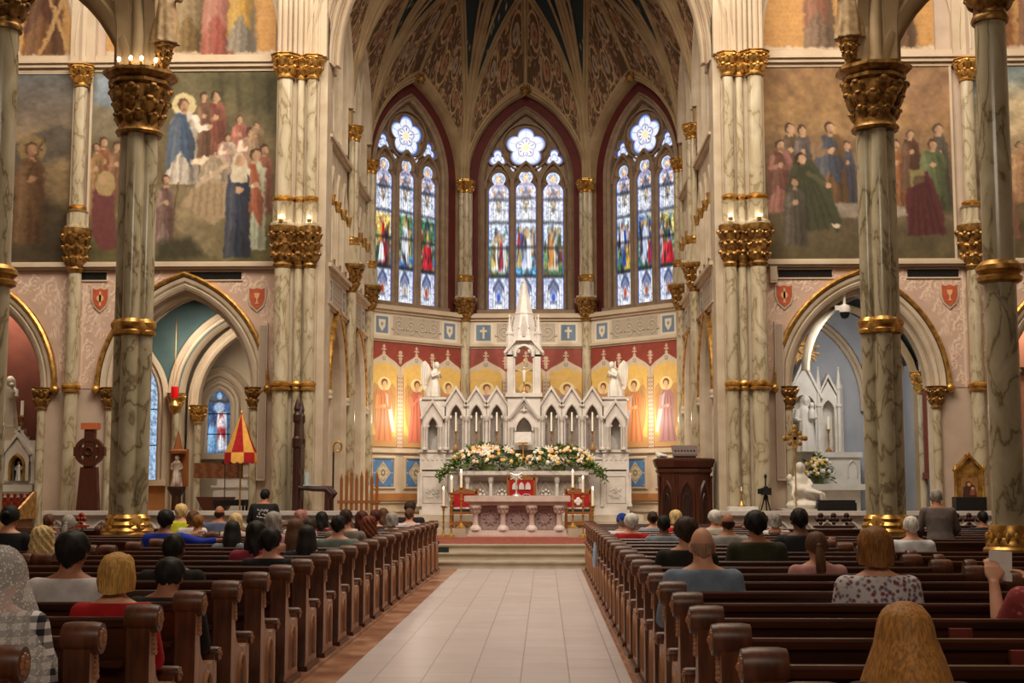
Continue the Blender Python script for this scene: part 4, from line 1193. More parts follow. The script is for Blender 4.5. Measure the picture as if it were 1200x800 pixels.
# ---------------------------------------------------------------- stained glass windows
def pane_shape(pl, xc, halfw, zb, zt, cv, d, nm, parent):
 """lancet light whose width follows halfw(z)"""
 h, w = cv.h, cv.w
 co = np.empty((h * w, 3))
 for j in range(h):
  z = zt + (zb - zt) * j / (h - 1)
  hw = halfw(z)
  for i in range(w):
   co[j * w + i] = pl(xc + hw * (2 * i / (w - 1) - 1), z, d)
 return grid_mesh(nm, co, h, w, cv.linear().reshape(-1, 3), M['glass'], parent)
BLUE, LBLUE, WHITE = (66, 92, 178), (150, 178, 226), (232, 236, 246)
def lancet_canvas(seed, scene):
 rs = random.Random(seed)
 cv = Cv(44, 220, -1, 1, 0, 1, WHITE)
 cv.noise(.10, 10, seed)
 cv.px = .035
 # coloured border strips
 for q in (-1, 1):
  cv.line([(q * .97, .1), (q * .97, 1)], .10, BLUE); cv.line([(q * .80, .14), (q * .80, 1)], .05, (96, 110, 170), al=.7)
 # head
 cv.ell(0, .045, .9, .042, LBLUE, soft=.4); cv.ell(0, .05, .5, .03, (214, 150, 120), soft=.4); cv.ell(0, .05, .25, .016, (250, 240, 200))
 cv.line([(-1, .098), (1, .098)], .012, (90, 70, 110))
 # canopy: white gothic tabernacle with blue and brown niches
 lead = (70, 78, 110)
 for y in (.12, .2, .28, .36):
  cv.line([(-.75, y), (.75, y)], .006, (120, 130, 160), al=.7)
 cv.line([(-.5, .36), (-.5, .2), (0, .14), (.5, .2), (.5, .36)], .05, lead, al=.8)
 cv.line([(-.28, .34), (-.28, .23), (0, .19), (.28, .23), (.28, .34)], .05, (110, 100, 90), al=.8)
 cv.ell(0, .27, .16, .03, (96, 92, 80)); cv.ell(0, .25, .08, .012, (190, 150, 90))
 for q in (-1, 1):
  cv.line([(q * .64, .14), (q * .64, .37)], .05, lead, al=.7); cv.ell(q * .4, .15, .12, .015, (196, 120, 80))
 # scene
 g = scene
 sub = cv.Y > .385
 base_ = cv.a.copy()
 cv.poly([(-.92, .40), (-.6, .385), (-.3, .40), (0, .385), (.3, .40), (.6, .385), (.92, .40), (.92, .76), (-.92, .76)], g['sky'])
 cv.poly([(-.92, .55), (-.3, .52), (.4, .56), (.92, .53), (.92, .76), (-.92, .76)], g['mid'])
 cv.poly([(-.92, .68), (.2, .70), (.92, .67), (.92, .76), (-.92, .76)], g['ground'])
 cv.noise(.5, 14, seed + 5)
 for i in range(16):
  cv.ell(rs.uniform(-.85, .85), rs.uniform(.4, .75), rs.uniform(.06, .16), rs.uniform(.008, .022), rs.choice(g['bits']), al=.85)
 extra = []
 for i in range(4):
  extra.append((rs.uniform(-.7, .7), rs.uniform(.41, .55), rs.uniform(.6, .72), .55, rs.choice([(150, 60, 60), (70, 100, 150), (90, 120, 80), (206, 180, 120), (130, 90, 70), (190, 190, 200)]), rs.choice([None, (80, 60, 90), (210, 200, 180)]), (80, 56, 40), None))
 for (x, top, bot, w, robe, mantle, hair, halo) in extra + g['figs']:
  H = bot - top
  cv.poly([(x - w * .3, top + H * .17), (x + w * .3, top + H * .17), (x + w * .5, bot), (x - w * .5, bot)], robe)
  if mantle:
   cv.poly([(x - w * .34, top + H * .18), (x - w * .05, top + H * .18), (x + w * .1, bot - H * .15), (x - w * .55, bot - H * .05)], mantle)
  for i in range(3):
   cv.line([(x + (i - 1) * w * .2, top + H * .3), (x + (i - 1) * w * .32, bot)], .03, tuple(c * .5 for c in robe), al=.8)
  if halo: cv.ell(x, top + H * .08, .22, .026, halo)
  cv.ell(x, top + H * .08, .14, .018, hair); cv.ell(x + .02, top + H * .09, .09, .012, (232, 200, 170))
 for i in range(26):
  x, y = rs.uniform(-.85, .85), rs.uniform(.39, .75)
  cv.line([(x, y), (x + rs.uniform(-.25, .25), y + rs.uniform(.015, .04))], .05, (30, 34, 44), al=.55)
 # bottom tabernacle
 cv.line([(-.9, .765), (.9, .765)], .008, (40, 44, 60))
 cv.line([(-.55, 1), (-.55, .86), (0, .79), (.55, .86), (.55, 1)], .05, lead, al=.9); cv.line([(-.34, .98), (-.34, .88), (0, .84), (.34, .88), (.34, .98)], .05, (90, 100, 140), al=.8)
 cv.ell(0, .915, .2, .035, scene['jewel']); cv.line([(-.3, .955), (.3, .955)], .012, lead)
 for q in (-1, 1):
  cv.ell(q * .62, .80, .13, .02, (150, 170, 214)); cv.line([(q * .7, .79), (q * .7, 1)], .03, lead, al=.6)
 for y in (.2, .37, .555, .76):
  cv.line([(-1, y), (1, y)], .0085, (30, 32, 44))
 cv.a = np.clip((cv.a - .5) * 1.12 + .49, 0, 1)
 return cv
W_, N_ = WHITE, None
G1 = dict(sky=(196, 214, 236), mid=(120, 150, 110), ground=(70, 110, 70), bits=[(40, 80, 60), (230, 200, 110), (60, 110, 180), (150, 60, 50)], jewel=(150, 70, 50))
def scene(jewel, figs, **k):
 d = dict(G1); d.update(k); d['jewel'] = jewel; d['figs'] = figs
 return d
RED_, GRN, YEL, NAV, PUR, BRN, WT = (188, 36, 50), (60, 120, 70), (232, 190, 90), (50, 84, 170), (120, 70, 120), (130, 80, 50), (236, 236, 240)
SCN = {'left': [scene((160, 70, 50), [(-.1, .42, .60, .8, RED_, YEL, BRN, None), (.1, .56, .75, 1.2, (150, 50, 60), WT, (90, 60, 40), None)], sky=(236, 200, 120)),
    scene((170, 150, 130), [(0, .42, .72, .9, WT, (210, 214, 226), BRN, (250, 226, 130))], sky=(90, 130, 90), ground=(80, 130, 190)),
    scene((170, 80, 50), [(-.1, .46, .62, .9, YEL, GRN, BRN, None), (.1, .54, .75, 1.4, RED_, (210, 60, 70), BRN, None)], sky=(70, 120, 90))],
  'middle': [scene((60, 90, 180), [(-.3, .47, .72, .8, WT, (220, 190, 110), BRN, None), (.4, .46, .74, .8, (214, 214, 222), RED_, (60, 40, 30), None)]),
     scene((60, 90, 180), [(.1, .44, .72, 1.0, WT, (200, 210, 236), BRN, (252, 230, 150)), (-.55, .42, .56, .6, NAV, RED_, BRN, None)], ground=(90, 170, 214), mid=(110, 170, 200)),
     scene((60, 90, 180), [(0, .43, .72, 1.0, (214, 200, 180), (206, 140, 70), BRN, (246, 220, 130))], mid=(110, 150, 90))],
  'right': [scene((180, 80, 60), [(-.1, .43, .60, .8, NAV, WT, BRN, None), (.1, .56, .75, 1.1, YEL, (60, 90, 160), BRN, None)]),
     scene((160, 90, 60), [(0, .42, .73, .9, WT, (190, 206, 236), BRN, (250, 230, 150)), (.5, .55, .74, .6, PUR, RED_, BRN, None)], sky=(100, 130, 180)),
     scene((170, 80, 50), [(0, .48, .64, .9, (90, 110, 180), GRN, BRN, None), (.0, .57, .75, 1.5, RED_, (220, 70, 80), BRN, None)], sky=(200, 190, 120))]}
def polar_pane(pl, c, z, rad, cols, d, parent, nm, n=60, m=14):
 """blossom-shaped light; rad(a) radius; cols(r, a) colour"""
 co = np.empty((n * m, 3)); cl = np.empty((n * m, 3))
 for j in range(m):
  for i in range(n):
   a = 2 * PI * i / (n - 1); r = j / (m - 1) * rad(a)
   co[j * n + i] = pl(c + r * math.sin(a), z + r * math.cos(a), d)
   cl[j * n + i] = [lin1(x / 255) for x in cols(j / (m - 1), a)]
 return grid_mesh(nm, co, m, n, cl, M['glass'], parent, flip=True)
for fi, (nm, pl) in enumerate(FAC):
 w = MB()
 w.pprism(pl, arch_path(0, 1.2, ZSP, 12.0, 6.42, 16), -.62, -.52)
 root = struct('window_%d' % (fi + 1), w, M['tracery'], smooth=0)
 tag(root, 'tall three-light stained glass window in the %s apse wall' % nm, 'window')
 bars = MB()
 lx = (-.76, 0, .76)
 def hw(z):
  zs = 9.78
  a = .285 if z < zs else 0
  if zs <= z < zs + .25: a = .285 * math.sqrt(max(0, 1 - ((z - zs) / .25) ** 2))
  b = math.sqrt(max(0, .19 ** 2 - (z - zs - .36) ** 2))
  neck = .09 if zs <= z < zs + .36 else 0
  return max(a, b, neck, .004)
 zb, zt = 6.48, 9.78 + .55
 for k, x in enumerate(lx):
  dz = .06 if k == 1 else 0
  cv = lancet_canvas(fi * 10 + k, SCN[nm][k])
  o = pane_shape(pl, x, lambda z: hw(z - dz), zb, zt + dz, cv, -.50, 'lancet_pane', root)
  outl = []
  N = 40
  for j in range(N + 1):
   z = zb + (zt + dz - zb) * j / N if j < 4 else (9.6 + (zt + dz - 9.6) * (j - 4) / (N - 4))
   outl.append((x - hw(z - dz), z))
  full = outl + [(2 * x - a, b) for a, b in reversed(outl)]
  bars.psweep(pl, full, [(0, -.52), (.0, -.44), (.05, -.40), (.10, -.46), (.1, -.52)], closed=True)
 for x in (-.38, .38):
  bars.pprism(pl, [(x - .05, 6.42), (x + .05, 6.42), (x + .05, 10.2), (x - .05, 10.2)], -.52, -.34)
 # arched heads between the lights and big tracery curves
 for x in lx:
  bars.psweep(pl, arch_pts(x, .38, 9.85, 10.62, 8), [(-.05, -.52), (-.03, -.4), (.03, -.4), (.05, -.52)])
 # blossom
 zr = 11.05
 def lobes(n, dist, lr):
  def f(a):
   best = .02
   for k in range(n):
    d = a - 2 * PI * k / n
    q = lr * lr - (dist * math.sin(d)) ** 2
    if q >= 0:
     best = max(best, dist * math.cos(d) + math.sqrt(q))
   return best
  return f
 rad = lobes(5, .325, .235)
 def rc(r, a):
  if r > .93: return BLUE
  if r > .87: return LBLUE
  if r < .2: return (250, 236, 170)
  if abs(r - .5) < .03: return (150, 158, 200)
  if .25 < r < .42 and int(a * 7) % 4 == 0: return (150, 60, 70) if int(a * 5) % 2 else (70, 80, 150)
  if abs((a * 5 / PI + .5) % 1 - .5) < .04 and r > .5: return (150, 160, 204)
  return (240, 242, 250)
 polar_pane(pl, 0, zr, rad, rc, -.50, root, 'rose_pane', 141, 26)
 outl = [(rad(a) * math.sin(a), zr + rad(a) * math.cos(a)) for a in [2 * PI * i / 100 for i in range(100)]]
 bars.psweep(pl, outl, [(0, -.52), (0, -.45), (.04, -.42), (.06, -.52)], closed=True)
 bars.psweep(pl, [(.68 * math.sin(a), zr + .68 * math.cos(a)) for a in [-2 * PI * i / 40 for i in range(40)]], [(-.03, -.52), (-.02, -.42), (.02, -.42), (.03, -.52)], closed=True)
 for q in (-1, 1):
  c, z = q * .79, 10.74
  tr = lobes(3, .135, .125)
  polar_pane(pl, c, z, tr, lambda r, a: BLUE if r > .84 else ((110, 140, 206) if .3 < r < .45 else (226, 234, 250)), -.50, root, 'trefoil_pane', 30, 8)
  bars.psweep(pl, [(c + tr(a) * math.sin(a), z + tr(a) * math.cos(a)) for a in [2 * PI * i / 30 for i in range(30)]], [(0, -.52), (0, -.44), (.03, -.42), (.05, -.52)], closed=True)
  c, z = q * .36, 10.46
  t3 = lambda a: .07
  polar_pane(pl, c, z, lambda a: .06 + .03 * max(0, math.cos(3 * (a - PI / 3))), lambda r, a: (200, 120, 100) if r < .4 else (210, 220, 244), -.50, root, 'eyelet_pane', 18, 4)
 b = bars.build('tracery_bars', M['tracery']); b.parent = root
# ---------------------------------------------------------------- painted vault
def arc3(P, Q, n=22):
 """rib from springing P (vertical start) up to Q"""
 P, Q = Vector(P), Vector(Q)
 L = math.hypot(Q.x - P.x, Q.y - P.y); H = Q.z - P.z
 out = []
 for i in range(n + 1):
  u = i / n
  if H >= L:
   Rr = (L * L + H * H) / (2 * L)
   am = math.atan2(H, Rr - L) if Rr != L else PI / 2
   a = am * u
   x = Rr - Rr * math.cos(a); h = Rr * math.sin(a)
  else:
   a = PI / 2 * u; x = L * (1 - math.cos(a)); h = H * math.sin(a)
  t = x / L
  out.append(Vector((P.x + (Q.x - P.x) * t, P.y + (Q.y - P.y) * t, P.z + h)))
 return out
def samp(c, q):
 x = q * (len(c) - 1); i = min(int(x), len(c) - 2)
 return c[i].lerp(c[i + 1], x - i)
def scroll_canvas(seed):
 cv = Cv(96, 320, 0, 1, 0, 4.6, (92, 70, 48))
 cv.noise(.12, 5, seed)
 pale, mid = (178, 148, 112), (150, 120, 104)
 y = .1
 rs = random.Random(seed)
 sg = 1
 while y < 4.5:
  cx = .5 + sg * .14
  cv.scroll(cx, y + .3, .30, pale, .042, sg, 1.7)
  fl = (154, 110, 82) if rs.random() < .6 else (150, 140, 128)
  for a in range(6):
   cv.ell(cx + .085 * math.cos(a), y + .3 + .085 * math.sin(a), .05, .045, fl)
  cv.ell(cx, y + .3, .04, .04, (120, 72, 52))
  for k in range(5):
   a = k * 1.3 + seed
   cv.ell(cx + .36 * math.cos(a), y + .3 + .33 * math.sin(a), .06, .028, mid, rot=a + .6)
  cv.scroll(.5 - sg * .33, y + .5, .14, mid, .034, -sg, 1.3); cv.scroll(cx, y + .3, .38, mid, .02, -sg, .8)
  for k in range(7):
   a = rs.uniform(0, 6.28); cv.scroll(.5 + .42 * math.cos(a), y + .3 + .3 * math.sin(a), .07, pale, .018, 1 if k % 2 else -1, 1.0)
  cv.scroll(.5 + sg * .38, y + .62, .09, pale, .028, sg, 1.1)
  cv.line([(.5 - sg * .3, y + .62), (.5, y + .64), (.5 + sg * .3, y + .5)], .03, pale)
  y += .56; sg = -sg
 for q in (.03, .97):
  cv.line([(q, 0), (q, 4.6)], .05, (178, 148, 110))
 return cv
def star_canvas(seed):
 cv = Cv(40, 150, 0, 1, 0, 3.2, (44, 56, 60))
 cv.noise(.1, 5, seed)
 rs = random.Random(seed)
 for i in range(26):
  x, y = rs.uniform(.15, .85), rs.uniform(.05, 2.3)
  cv.ell(x, y, .035, .028, (196, 180, 140))
 cv.poly([(0, 2.3), (.25, 2.15), (.5, 2.35), (.75, 2.15), (1, 2.3), (1, 3.2), (0, 3.2)], (90, 62, 42), soft=.06)
 for k in range(4):
  cv.scroll(.35 if k % 2 else .65, 2.42 + k * .2, .17, (170, 138, 100), .05, 1 if k % 2 else -1, 1.2)
 return cv
SCR = [scroll_canvas(i) for i in range(4)]
STA = [star_canvas(i) for i in range(3)]
ribs = []
nvault = [0]
def patch(A, B, ridge0, ridge1, ridgef, cv, flip, name='ceiling_web'):
 """web between curve A and curve B (both start at the springing); the top follows the ridge"""
 def f(s, t):
  q = 1 - t
  a, b = samp(A, q), samp(B, q)
  p = a.lerp(b, s)
  top = A[-1].lerp(B[-1], s)
  return p + (ridgef(ridge0 + (ridge1 - ridge0) * s) - top) * (q * q)
 nvault[0] += 1
 o = paint_mesh(name, cv, f, M['vaultpaint'], flip=flip)
 tag(o, kind='structure')
def severy(C, A, W, K, ridgef, seed, tf=.42, flip=False):
 """half of one vault compartment: springing C, wall arch A (C to its apex W), crown K"""
 T = arc3(C, ridgef(tf)); D = arc3(C, K)
 patch(A, T, 0, tf, ridgef, SCR[seed % 4], flip)
 patch(T, D, tf, 1, ridgef, STA[seed % 3], flip)
 ribs.append(('t', T))
 # the plain star strip gets a thinner rib in its middle
 T2 = [a.lerp(b, .5) for a, b in zip(T, D)]
 ribs.append(('s', T2))
def ridge_fn(W, K, curve=2.0):
 W, K = Vector(W), Vector(K)
 def f(t):
  p = W.lerp(K, t)
  p.z = W.z + (K.z - W.z) * (1 - (1 - t) ** curve)
  return p
 return f
KZ = 15.8
KA = Vector((AX, YB - HW, KZ))
corn = [Vector((AX - HW, YM, ZSP)), Vector((AX - HW, YC0, ZSP)), Vector((AX - SIDE / 2, YB, ZSP)), Vector((AX + SIDE / 2, YB, ZSP)), Vector((AX + HW, YC0, ZSP)), Vector((AX + HW, YM, ZSP))]
seed = 0
for a, b in zip(corn[:-1], corn[1:]):
 mid = (a + b) / 2
 ex = (b - a); Ls = ex.length
 pl = plane((mid.x, mid.y, 0), ex, (0, 0, 0.0001)) if False else None
 exn = ex.normalized()
 W = Vector((mid.x, mid.y, 12.62))
 pts = arch_pts(0, Ls / 2 - .02, ZSP, 12.62, 22)
 half = len(pts) // 2
 Lc = [Vector((mid.x, mid.y, 0)) + exn * s + Vector((0, 0, z)) for s, z in pts[:half + 1]]
 Rc = [Vector((mid.x, mid.y, 0)) + exn * s + Vector((0, 0, z)) for s, z in reversed(pts[half:])]
 rf = ridge_fn(W, KA)
 severy(a, Lc, W, KA, rf, seed, flip=True); severy(b, Rc, W, KA, rf, seed + 1)
 ribs.append(('r', [rf(i / 16) for i in range(17)]))
 seed += 2
for c in corn:
 ribs.append(('d', arc3(c, KA)))
# front severy: between the transverse arch at the mid columns and the crown
apx = Vector((AX, YM, KZ))
ta = [arc3(corn[0], apx), arc3(corn[5], apx)]
rf = ridge_fn(apx, KA)
severy(corn[5], ta[1], apx, KA, rf, 1, flip=True); severy(corn[0], ta[0], apx, KA, rf, 2)
ribs += [('d', ta[0]), ('d', ta[1])]
# chancel bay between the crossing arch and the mid columns
YF = 28.3
fc = [Vector((AX - HW, YF, ZSP)), Vector((AX + HW, YF, ZSP))]
K1 = Vector((AX, (YF + YM) / 2, KZ + .1))
apf = Vector((AX, YF, KZ))
tf_ = [arc3(fc[0], apf), arc3(fc[1], apf)]
for side, a, b in ((-1, fc[0], corn[0]), (1, corn[5], fc[1])):
 mid = (a + b) / 2; ex = b - a; exn = ex.normalized()
 W = Vector((mid.x, mid.y, 12.62)); pts = arch_pts(0, ex.length / 2 - .02, ZSP, 12.62, 22); half = len(pts) // 2
 Lc = [Vector((mid.x, mid.y, 0)) + exn * s + Vector((0, 0, z)) for s, z in pts[:half + 1]]
 Rc = [Vector((mid.x, mid.y, 0)) + exn * s + Vector((0, 0, z)) for s, z in reversed(pts[half:])]
 rf = ridge_fn(W, K1)
 severy(a, Lc, W, K1, rf, seed, flip=True); severy(b, Rc, W, K1, rf, seed + 1); seed += 1
 ribs.append(('r', [rf(i / 16) for i in range(17)]))
for a, c in ((corn[0], ta[0]), (corn[5], ta[1])):
 severy(a, c, apx, K1, ridge_fn(apx, K1), 1, flip=(a is corn[0]))
for a, c in ((fc[0], tf_[0]), (fc[1], tf_[1])):
 severy(a, c, apf, K1, ridge_fn(apf, K1), 2, flip=(a is fc[1]))
for c in fc + [corn[0], corn[5]]:
 ribs.append(('d', arc3(c, K1)))
RAD = {'t': (.05, .034), 'd': (.07, .045), 'r': (.055, .036), 's': (.035, 0)}
mb = MB()
for k, c in ribs:
 r, r2 = RAD[k]
 mb.tube(c, r, 8)
 if r2:
  off = []
  for i, p in enumerate(c):
   t = c[min(i + 1, len(c) - 1)] - c[max(0, i - 1)]
   lat = Vector((-t.y, t.x, 0)); lat = lat.normalized() if lat.length > 1e-6 else Vector((1, 0, 0))
   off.append(lat)
  for q in (-1, 1):
   mb.tube([p + o * (q * (r + .03)) + Vector((0, 0, .03)) for p, o in zip(c, off)], r2, 6)
struct('ceiling_ribs', mb, M['rib'], smooth=60)
mb = MB(); mb.ball(KA, (.3, .3, .2), 12, 8); foliage(mb, KA.x, KA.y, KA.z - .2, KA.z, .2, .3, 2, 8)
struct('ceiling_boss', mb, M['gold'])
# dark carved bosses where the window arches meet the ridge ribs
for fi, (nm, pl) in enumerate(FAC):
 mb = MB(); p = pl(0, 12.52, .08); mb.ball(p, .12, 8, 6)
 for i in range(7):
  a = 2 * PI * i / 7
  q = pl(.12 * math.cos(a), 12.52 + .12 * math.sin(a), .1); mb.ball(q, .05, 6, 4)
 tag(mb.build('carved_boss', M['oldgold']), 'carved leaf boss at the top of the %s apse window arch' % nm, 'boss', 'carved bosses over the apse windows')
# =================================================================== HIGH ALTAR AND SANCTUARY
def remesh(mb, voxel, name, smooth=2, factor=.5):
 """one continuous skin around overlapping closed shapes"""
 me = bpy.data.meshes.new('tmp'); me.from_pydata(mb.v, [], mb.f); me.update()
 o = bpy.data.objects.new('tmp', me); COL.objects.link(o)
 m = o.modifiers.new('r', 'REMESH'); m.mode = 'VOXEL'; m.voxel_size = voxel; m.use_smooth_shade = True
 if smooth:
  s = o.modifiers.new('s', 'SMOOTH'); s.iterations = smooth; s.factor = factor
 dg = bpy.context.evaluated_depsgraph_get(); dg.update()
 out = bpy.data.meshes.new_from_object(o.evaluated_get(dg))
 bpy.data.objects.remove(o); bpy.data.meshes.remove(me)
 out.name = name
 out.materials.clear()
 return out
def robe(mb, rings, folds=9, amp=.10, n=40, ph=0.0):
 """robed trunk: rings (z, cx, cy, rx, ry); folds deepen downward"""
 rr = []
 z0, z1 = rings[0][0], rings[-1][0]
 for z, cx, cy, rx, ry in rings:
  t = 1 - (z - z0) / (z1 - z0)
  r = []
  for i in range(n):
   a = 2 * PI * i / n
   k = 1 + amp * t * math.cos(folds * a + ph + 1.2 * z) * (0.6 + .4 * math.cos(3 * a))
   r.append((cx + rx * k * math.cos(a), cy + ry * k * math.sin(a), z))
  rr.append(r)
 mb.loft(rr)
def head_mb(mb, c, r, hair=True):
 x, y, z = c
 mb.ball(c, (r * .78, r * .92, r * 1.08), 12, 8)
 mb.ball((x, y - r * .85, z - r * .1), (r * .13, r * .2, r * .2), 6, 5)     # nose
 mb.ball((x, y - r * .45, z - r * .65), (r * .45, r * .4, r * .35), 8, 6)    # chin
 if hair:
  mb.ball((x, y + r * .18, z + r * .12), (r * .95, r * .95, r * 1.08), 12, 8)
  mb.ball((x, y + r * .45, z - r * .5), (r * .8, r * .6, r * .8), 10, 6)
 mb.tube([(x, y + .1 * r, z - r * .7), (x, y + r * .2, z - r * 1.7)], r * .45, 8)
def statue_mesh(name, h, kind):
 """standing or kneeling carved figure that faces -y, feet at z = 0, height h"""
 mb = MB(); k = h / 1.7
 S = lambda *p: tuple(q * k for q in p)
 if kind == 'kneel':
  robe(mb, [(0, 0, .1 * k, .34 * k, .42 * k), (.25 * k, 0, .1 * k, .34 * k, .42 * k), (.5 * k, 0, .02 * k, .27 * k, .32 * k), (.85 * k, 0, -.02 * k, .21 * k, .2 * k), (1.15 * k, 0, -.1 * k, .24 * k, .17 * k), (1.32 * k, 0, -.13 * k, .12 * k, .1 * k)], 8, .14)
  head_mb(mb, S(0, -.24, 1.5), .15 * k)
  for q in (-1, 1):
   mb.tube([S(q * .22, -.1, 1.18), S(q * .26, -.22, .95), S(q * .04, -.42, 1.08)], [.075 * k, .065 * k, .045 * k], 8)
   mb.ball(S(q * .02, -.44, 1.14), S(.03, .04, .1), 6, 5)
   fw = lambda s_, z_, d_=0, q=q: Vector((q * k * (.06 + .26 * s_ + d_), k * (.10 + .34 * s_), k * z_))
   mb.pprism(fw, [(0, 1.2), (.3, 1.55), (.75, 1.75), (1.15, 1.62), (1.25, 1.2), (1.15, .75), (.9, .35), (.72, .3), (.5, .7), (.2, .95)], -.035, .035)
   for e in range(3): mb.tube([fw(.35 + .25 * e, 1.45 + .08 * e, .04), fw(.5 + .2 * e, .6 - .05 * e, .04)], .03 * k, 6)
 else:
  robe(mb, [(0, 0, 0, .31 * k, .25 * k), (.1 * k, 0, 0, .29 * k, .23 * k), (.6 * k, .01 * k, 0, .24 * k, .19 * k), (1.0 * k, 0, 0, .2 * k, .16 * k), (1.28 * k, 0, .01 * k, .235 * k, .15 * k), (1.4 * k, 0, .01 * k, .13 * k, .1 * k)], 9, .16)
  head_mb(mb, S(0, -.02, 1.55), .145 * k)
  for q in (-1, 1):
   if kind == 'pray':
    mb.tube([S(q * .22, 0, 1.26), S(q * .28, -.08, 1.0), S(q * .04, -.24, 1.14)], [.085 * k, .08 * k, .045 * k], 8)
    mb.ball(S(q * .02, -.26, 1.2), S(.025, .04, .1), 6, 5)
   elif kind == 'child' and q == 1:
    mb.tube([S(.22, 0, 1.26), S(.28, -.1, 1.02), S(.1, -.24, 1.02)], [.08 * k, .07 * k, .045 * k], 8)
    robe(mb, [(.98 * k, .14 * k, -.2 * k, .1 * k, .1 * k), (1.2 * k, .15 * k, -.2 * k, .1 * k, .09 * k), (1.32 * k, .15 * k, -.2 * k, .05 * k, .05 * k)], 5, .1, 20)
    mb.ball(S(.15, -.22, 1.4), .085 * k, 10, 7)
   else:
    mb.tube([S(q * .22, 0, 1.26), S(q * .3, -.03, .98), S(q * .22, -.22, .92)], [.085 * k, .08 * k, .04 * k], 8)
    mb.ball(S(q * .2, -.27, .93), S(.04, .06, .035), 6, 5)
  if kind in ('pray', 'child'):   # veil
   mb.loft([[(x * k, y * k, z * k) for x, y, z in ring_] for ring_ in [
    [(.2 * math.cos(a), .06 + .16 * math.sin(a), 1.05) for a in [2 * PI * i / 16 for i in range(16)]],
    [(.19 * math.cos(a), .06 + .14 * math.sin(a), 1.4) for a in [2 * PI * i / 16 for i in range(16)]],
    [(.155 * math.cos(a), .04 + .14 * math.sin(a), 1.6) for a in [2 * PI * i / 16 for i in range(16)]],
    [(.06 * math.cos(a), .03 + .07 * math.sin(a), 1.72) for a in [2 * PI * i / 16 for i in range(16)]]]])
 return remesh(mb, .021 * k, name, 2)
RX, RY = .08, 34.9
PRD = plane((RX, RY, 0), (1, 0, 0), (0, -1, 0))
gz = lambda v: zat(v, RY)
gx = lambda u: (u - 614) * RY / F
rt = thing('high_altar_reredos', 'white carved marble gothic high altar with gables and a tall central spire', 'altar', (RX, RY, .891))
wm, wc = M['white_marble'], M['grey_carving']
zb_ = .891
ZM, ZG, ZN = gz(552), gz(538), gz(527)          # mensa, gradine, niche sill
p = MB()
for (x, z0, z1, d) in ((2.66, zb_, zb_ + .12, .10), (2.60, zb_ + .12, zb_ + .2, .06), (2.55, zb_ + .2, ZM - .04, 0)):
 p.pbox(PRD, -x, x, z0, z1, -1.1 if x > 2.6 else -1.05, d)
wpart('plinth', p, wm, rt, smooth=0)
p = MB()
p.pbox(PRD, -2.6, 2.6, ZM - .04, ZM + .04, -1.05, .04); p.pbox(PRD, -2.5, 2.5, ZM + .04, ZG, -1.05, -.08); p.pbox(PRD, -2.55, 2.55, ZG, ZG + .05, -1.05, -.04)
p.pbox(PRD, -2.45, 2.45, ZG + .05, ZN - .06, -1.05, -.16); p.pbox(PRD, -2.52, 2.52, ZN - .06, ZN, -1.05, -.1)
for q in (-1, 1):
 p.pbox(PRD, q * 2.33 - .33, q * 2.33 + .33, ZM, ZN - .04, -.5, .04); p.pbox(PRD, q * 2.33 - .36, q * 2.33 + .36, ZN - .06, ZN, -.5, .08)
 p.pbox(PRD, q * 2.33 - .33, q * 2.33 + .33, zb_ + .2, ZM, -.5, .05)
 for i in range(5):
  p.pbox(PRD, q * 2.33 - .24 + i * .12 - .02, q * 2.33 - .24 + i * .12 + .02, ZG - .02, ZG + .03, 0, .06)
wpart('gradine', p, wm, rt, smooth=0)
# lower altar front: slab, panels with lozenges, colonettes
p = MB(); p.pbox(PRD, -1.62, 1.62, ZM - .10, ZM, -.2, .62); p.pbox(PRD, -1.56, 1.56, ZM - .15, ZM - .10, -.2, .56); wpart('mensa', p, wm, rt, smooth=0)
p = MB(); p.pbox(PRD, -1.5, 1.5, zb_, ZM - .15, -.1, .34); wpart('altar_front', p, wm, rt, smooth=0)
for x in (-1.1, -.55, .55, 1.1):
 p = MB()
 p.pbox(PRD, x - .2, x + .2, zb_ + .14, ZM - .24, .33, .36, 1)
 p.psweep(PRD, [(x, zb_ + .18), (x - .19, (zb_ + ZM - .1) / 2), (x, ZM - .28), (x + .19, (zb_ + ZM - .1) / 2)], [(-.02, .35), (0, .39), (.02, .35)], 0, closed=True)
 for a in range(8):
  c = PRD(x + .1 * math.cos(a * PI / 4), (zb_ + ZM - .1) / 2 + .12 * math.sin(a * PI / 4), .37); p.ball(c, .035, 6, 4)
 p.ball(PRD(x, (zb_ + ZM - .1) / 2, .37), .05, 6, 4)
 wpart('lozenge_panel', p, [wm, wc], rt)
for x in (-1.42, -.83, -.28, .28, .83, 1.42):
 p = MB(); c = PRD(x, zb_, .48)
 H = ZM - .15 - zb_
 p.lathe([(.075, 0), (.075, .05), (.05, .09), (.045, .1), (.045, H - .16), (.06, H - .14), (.085, H - .03), (.085, H)], c.x, c.y, c.z, 12)
 wpart('colonette', p, wm, rt)
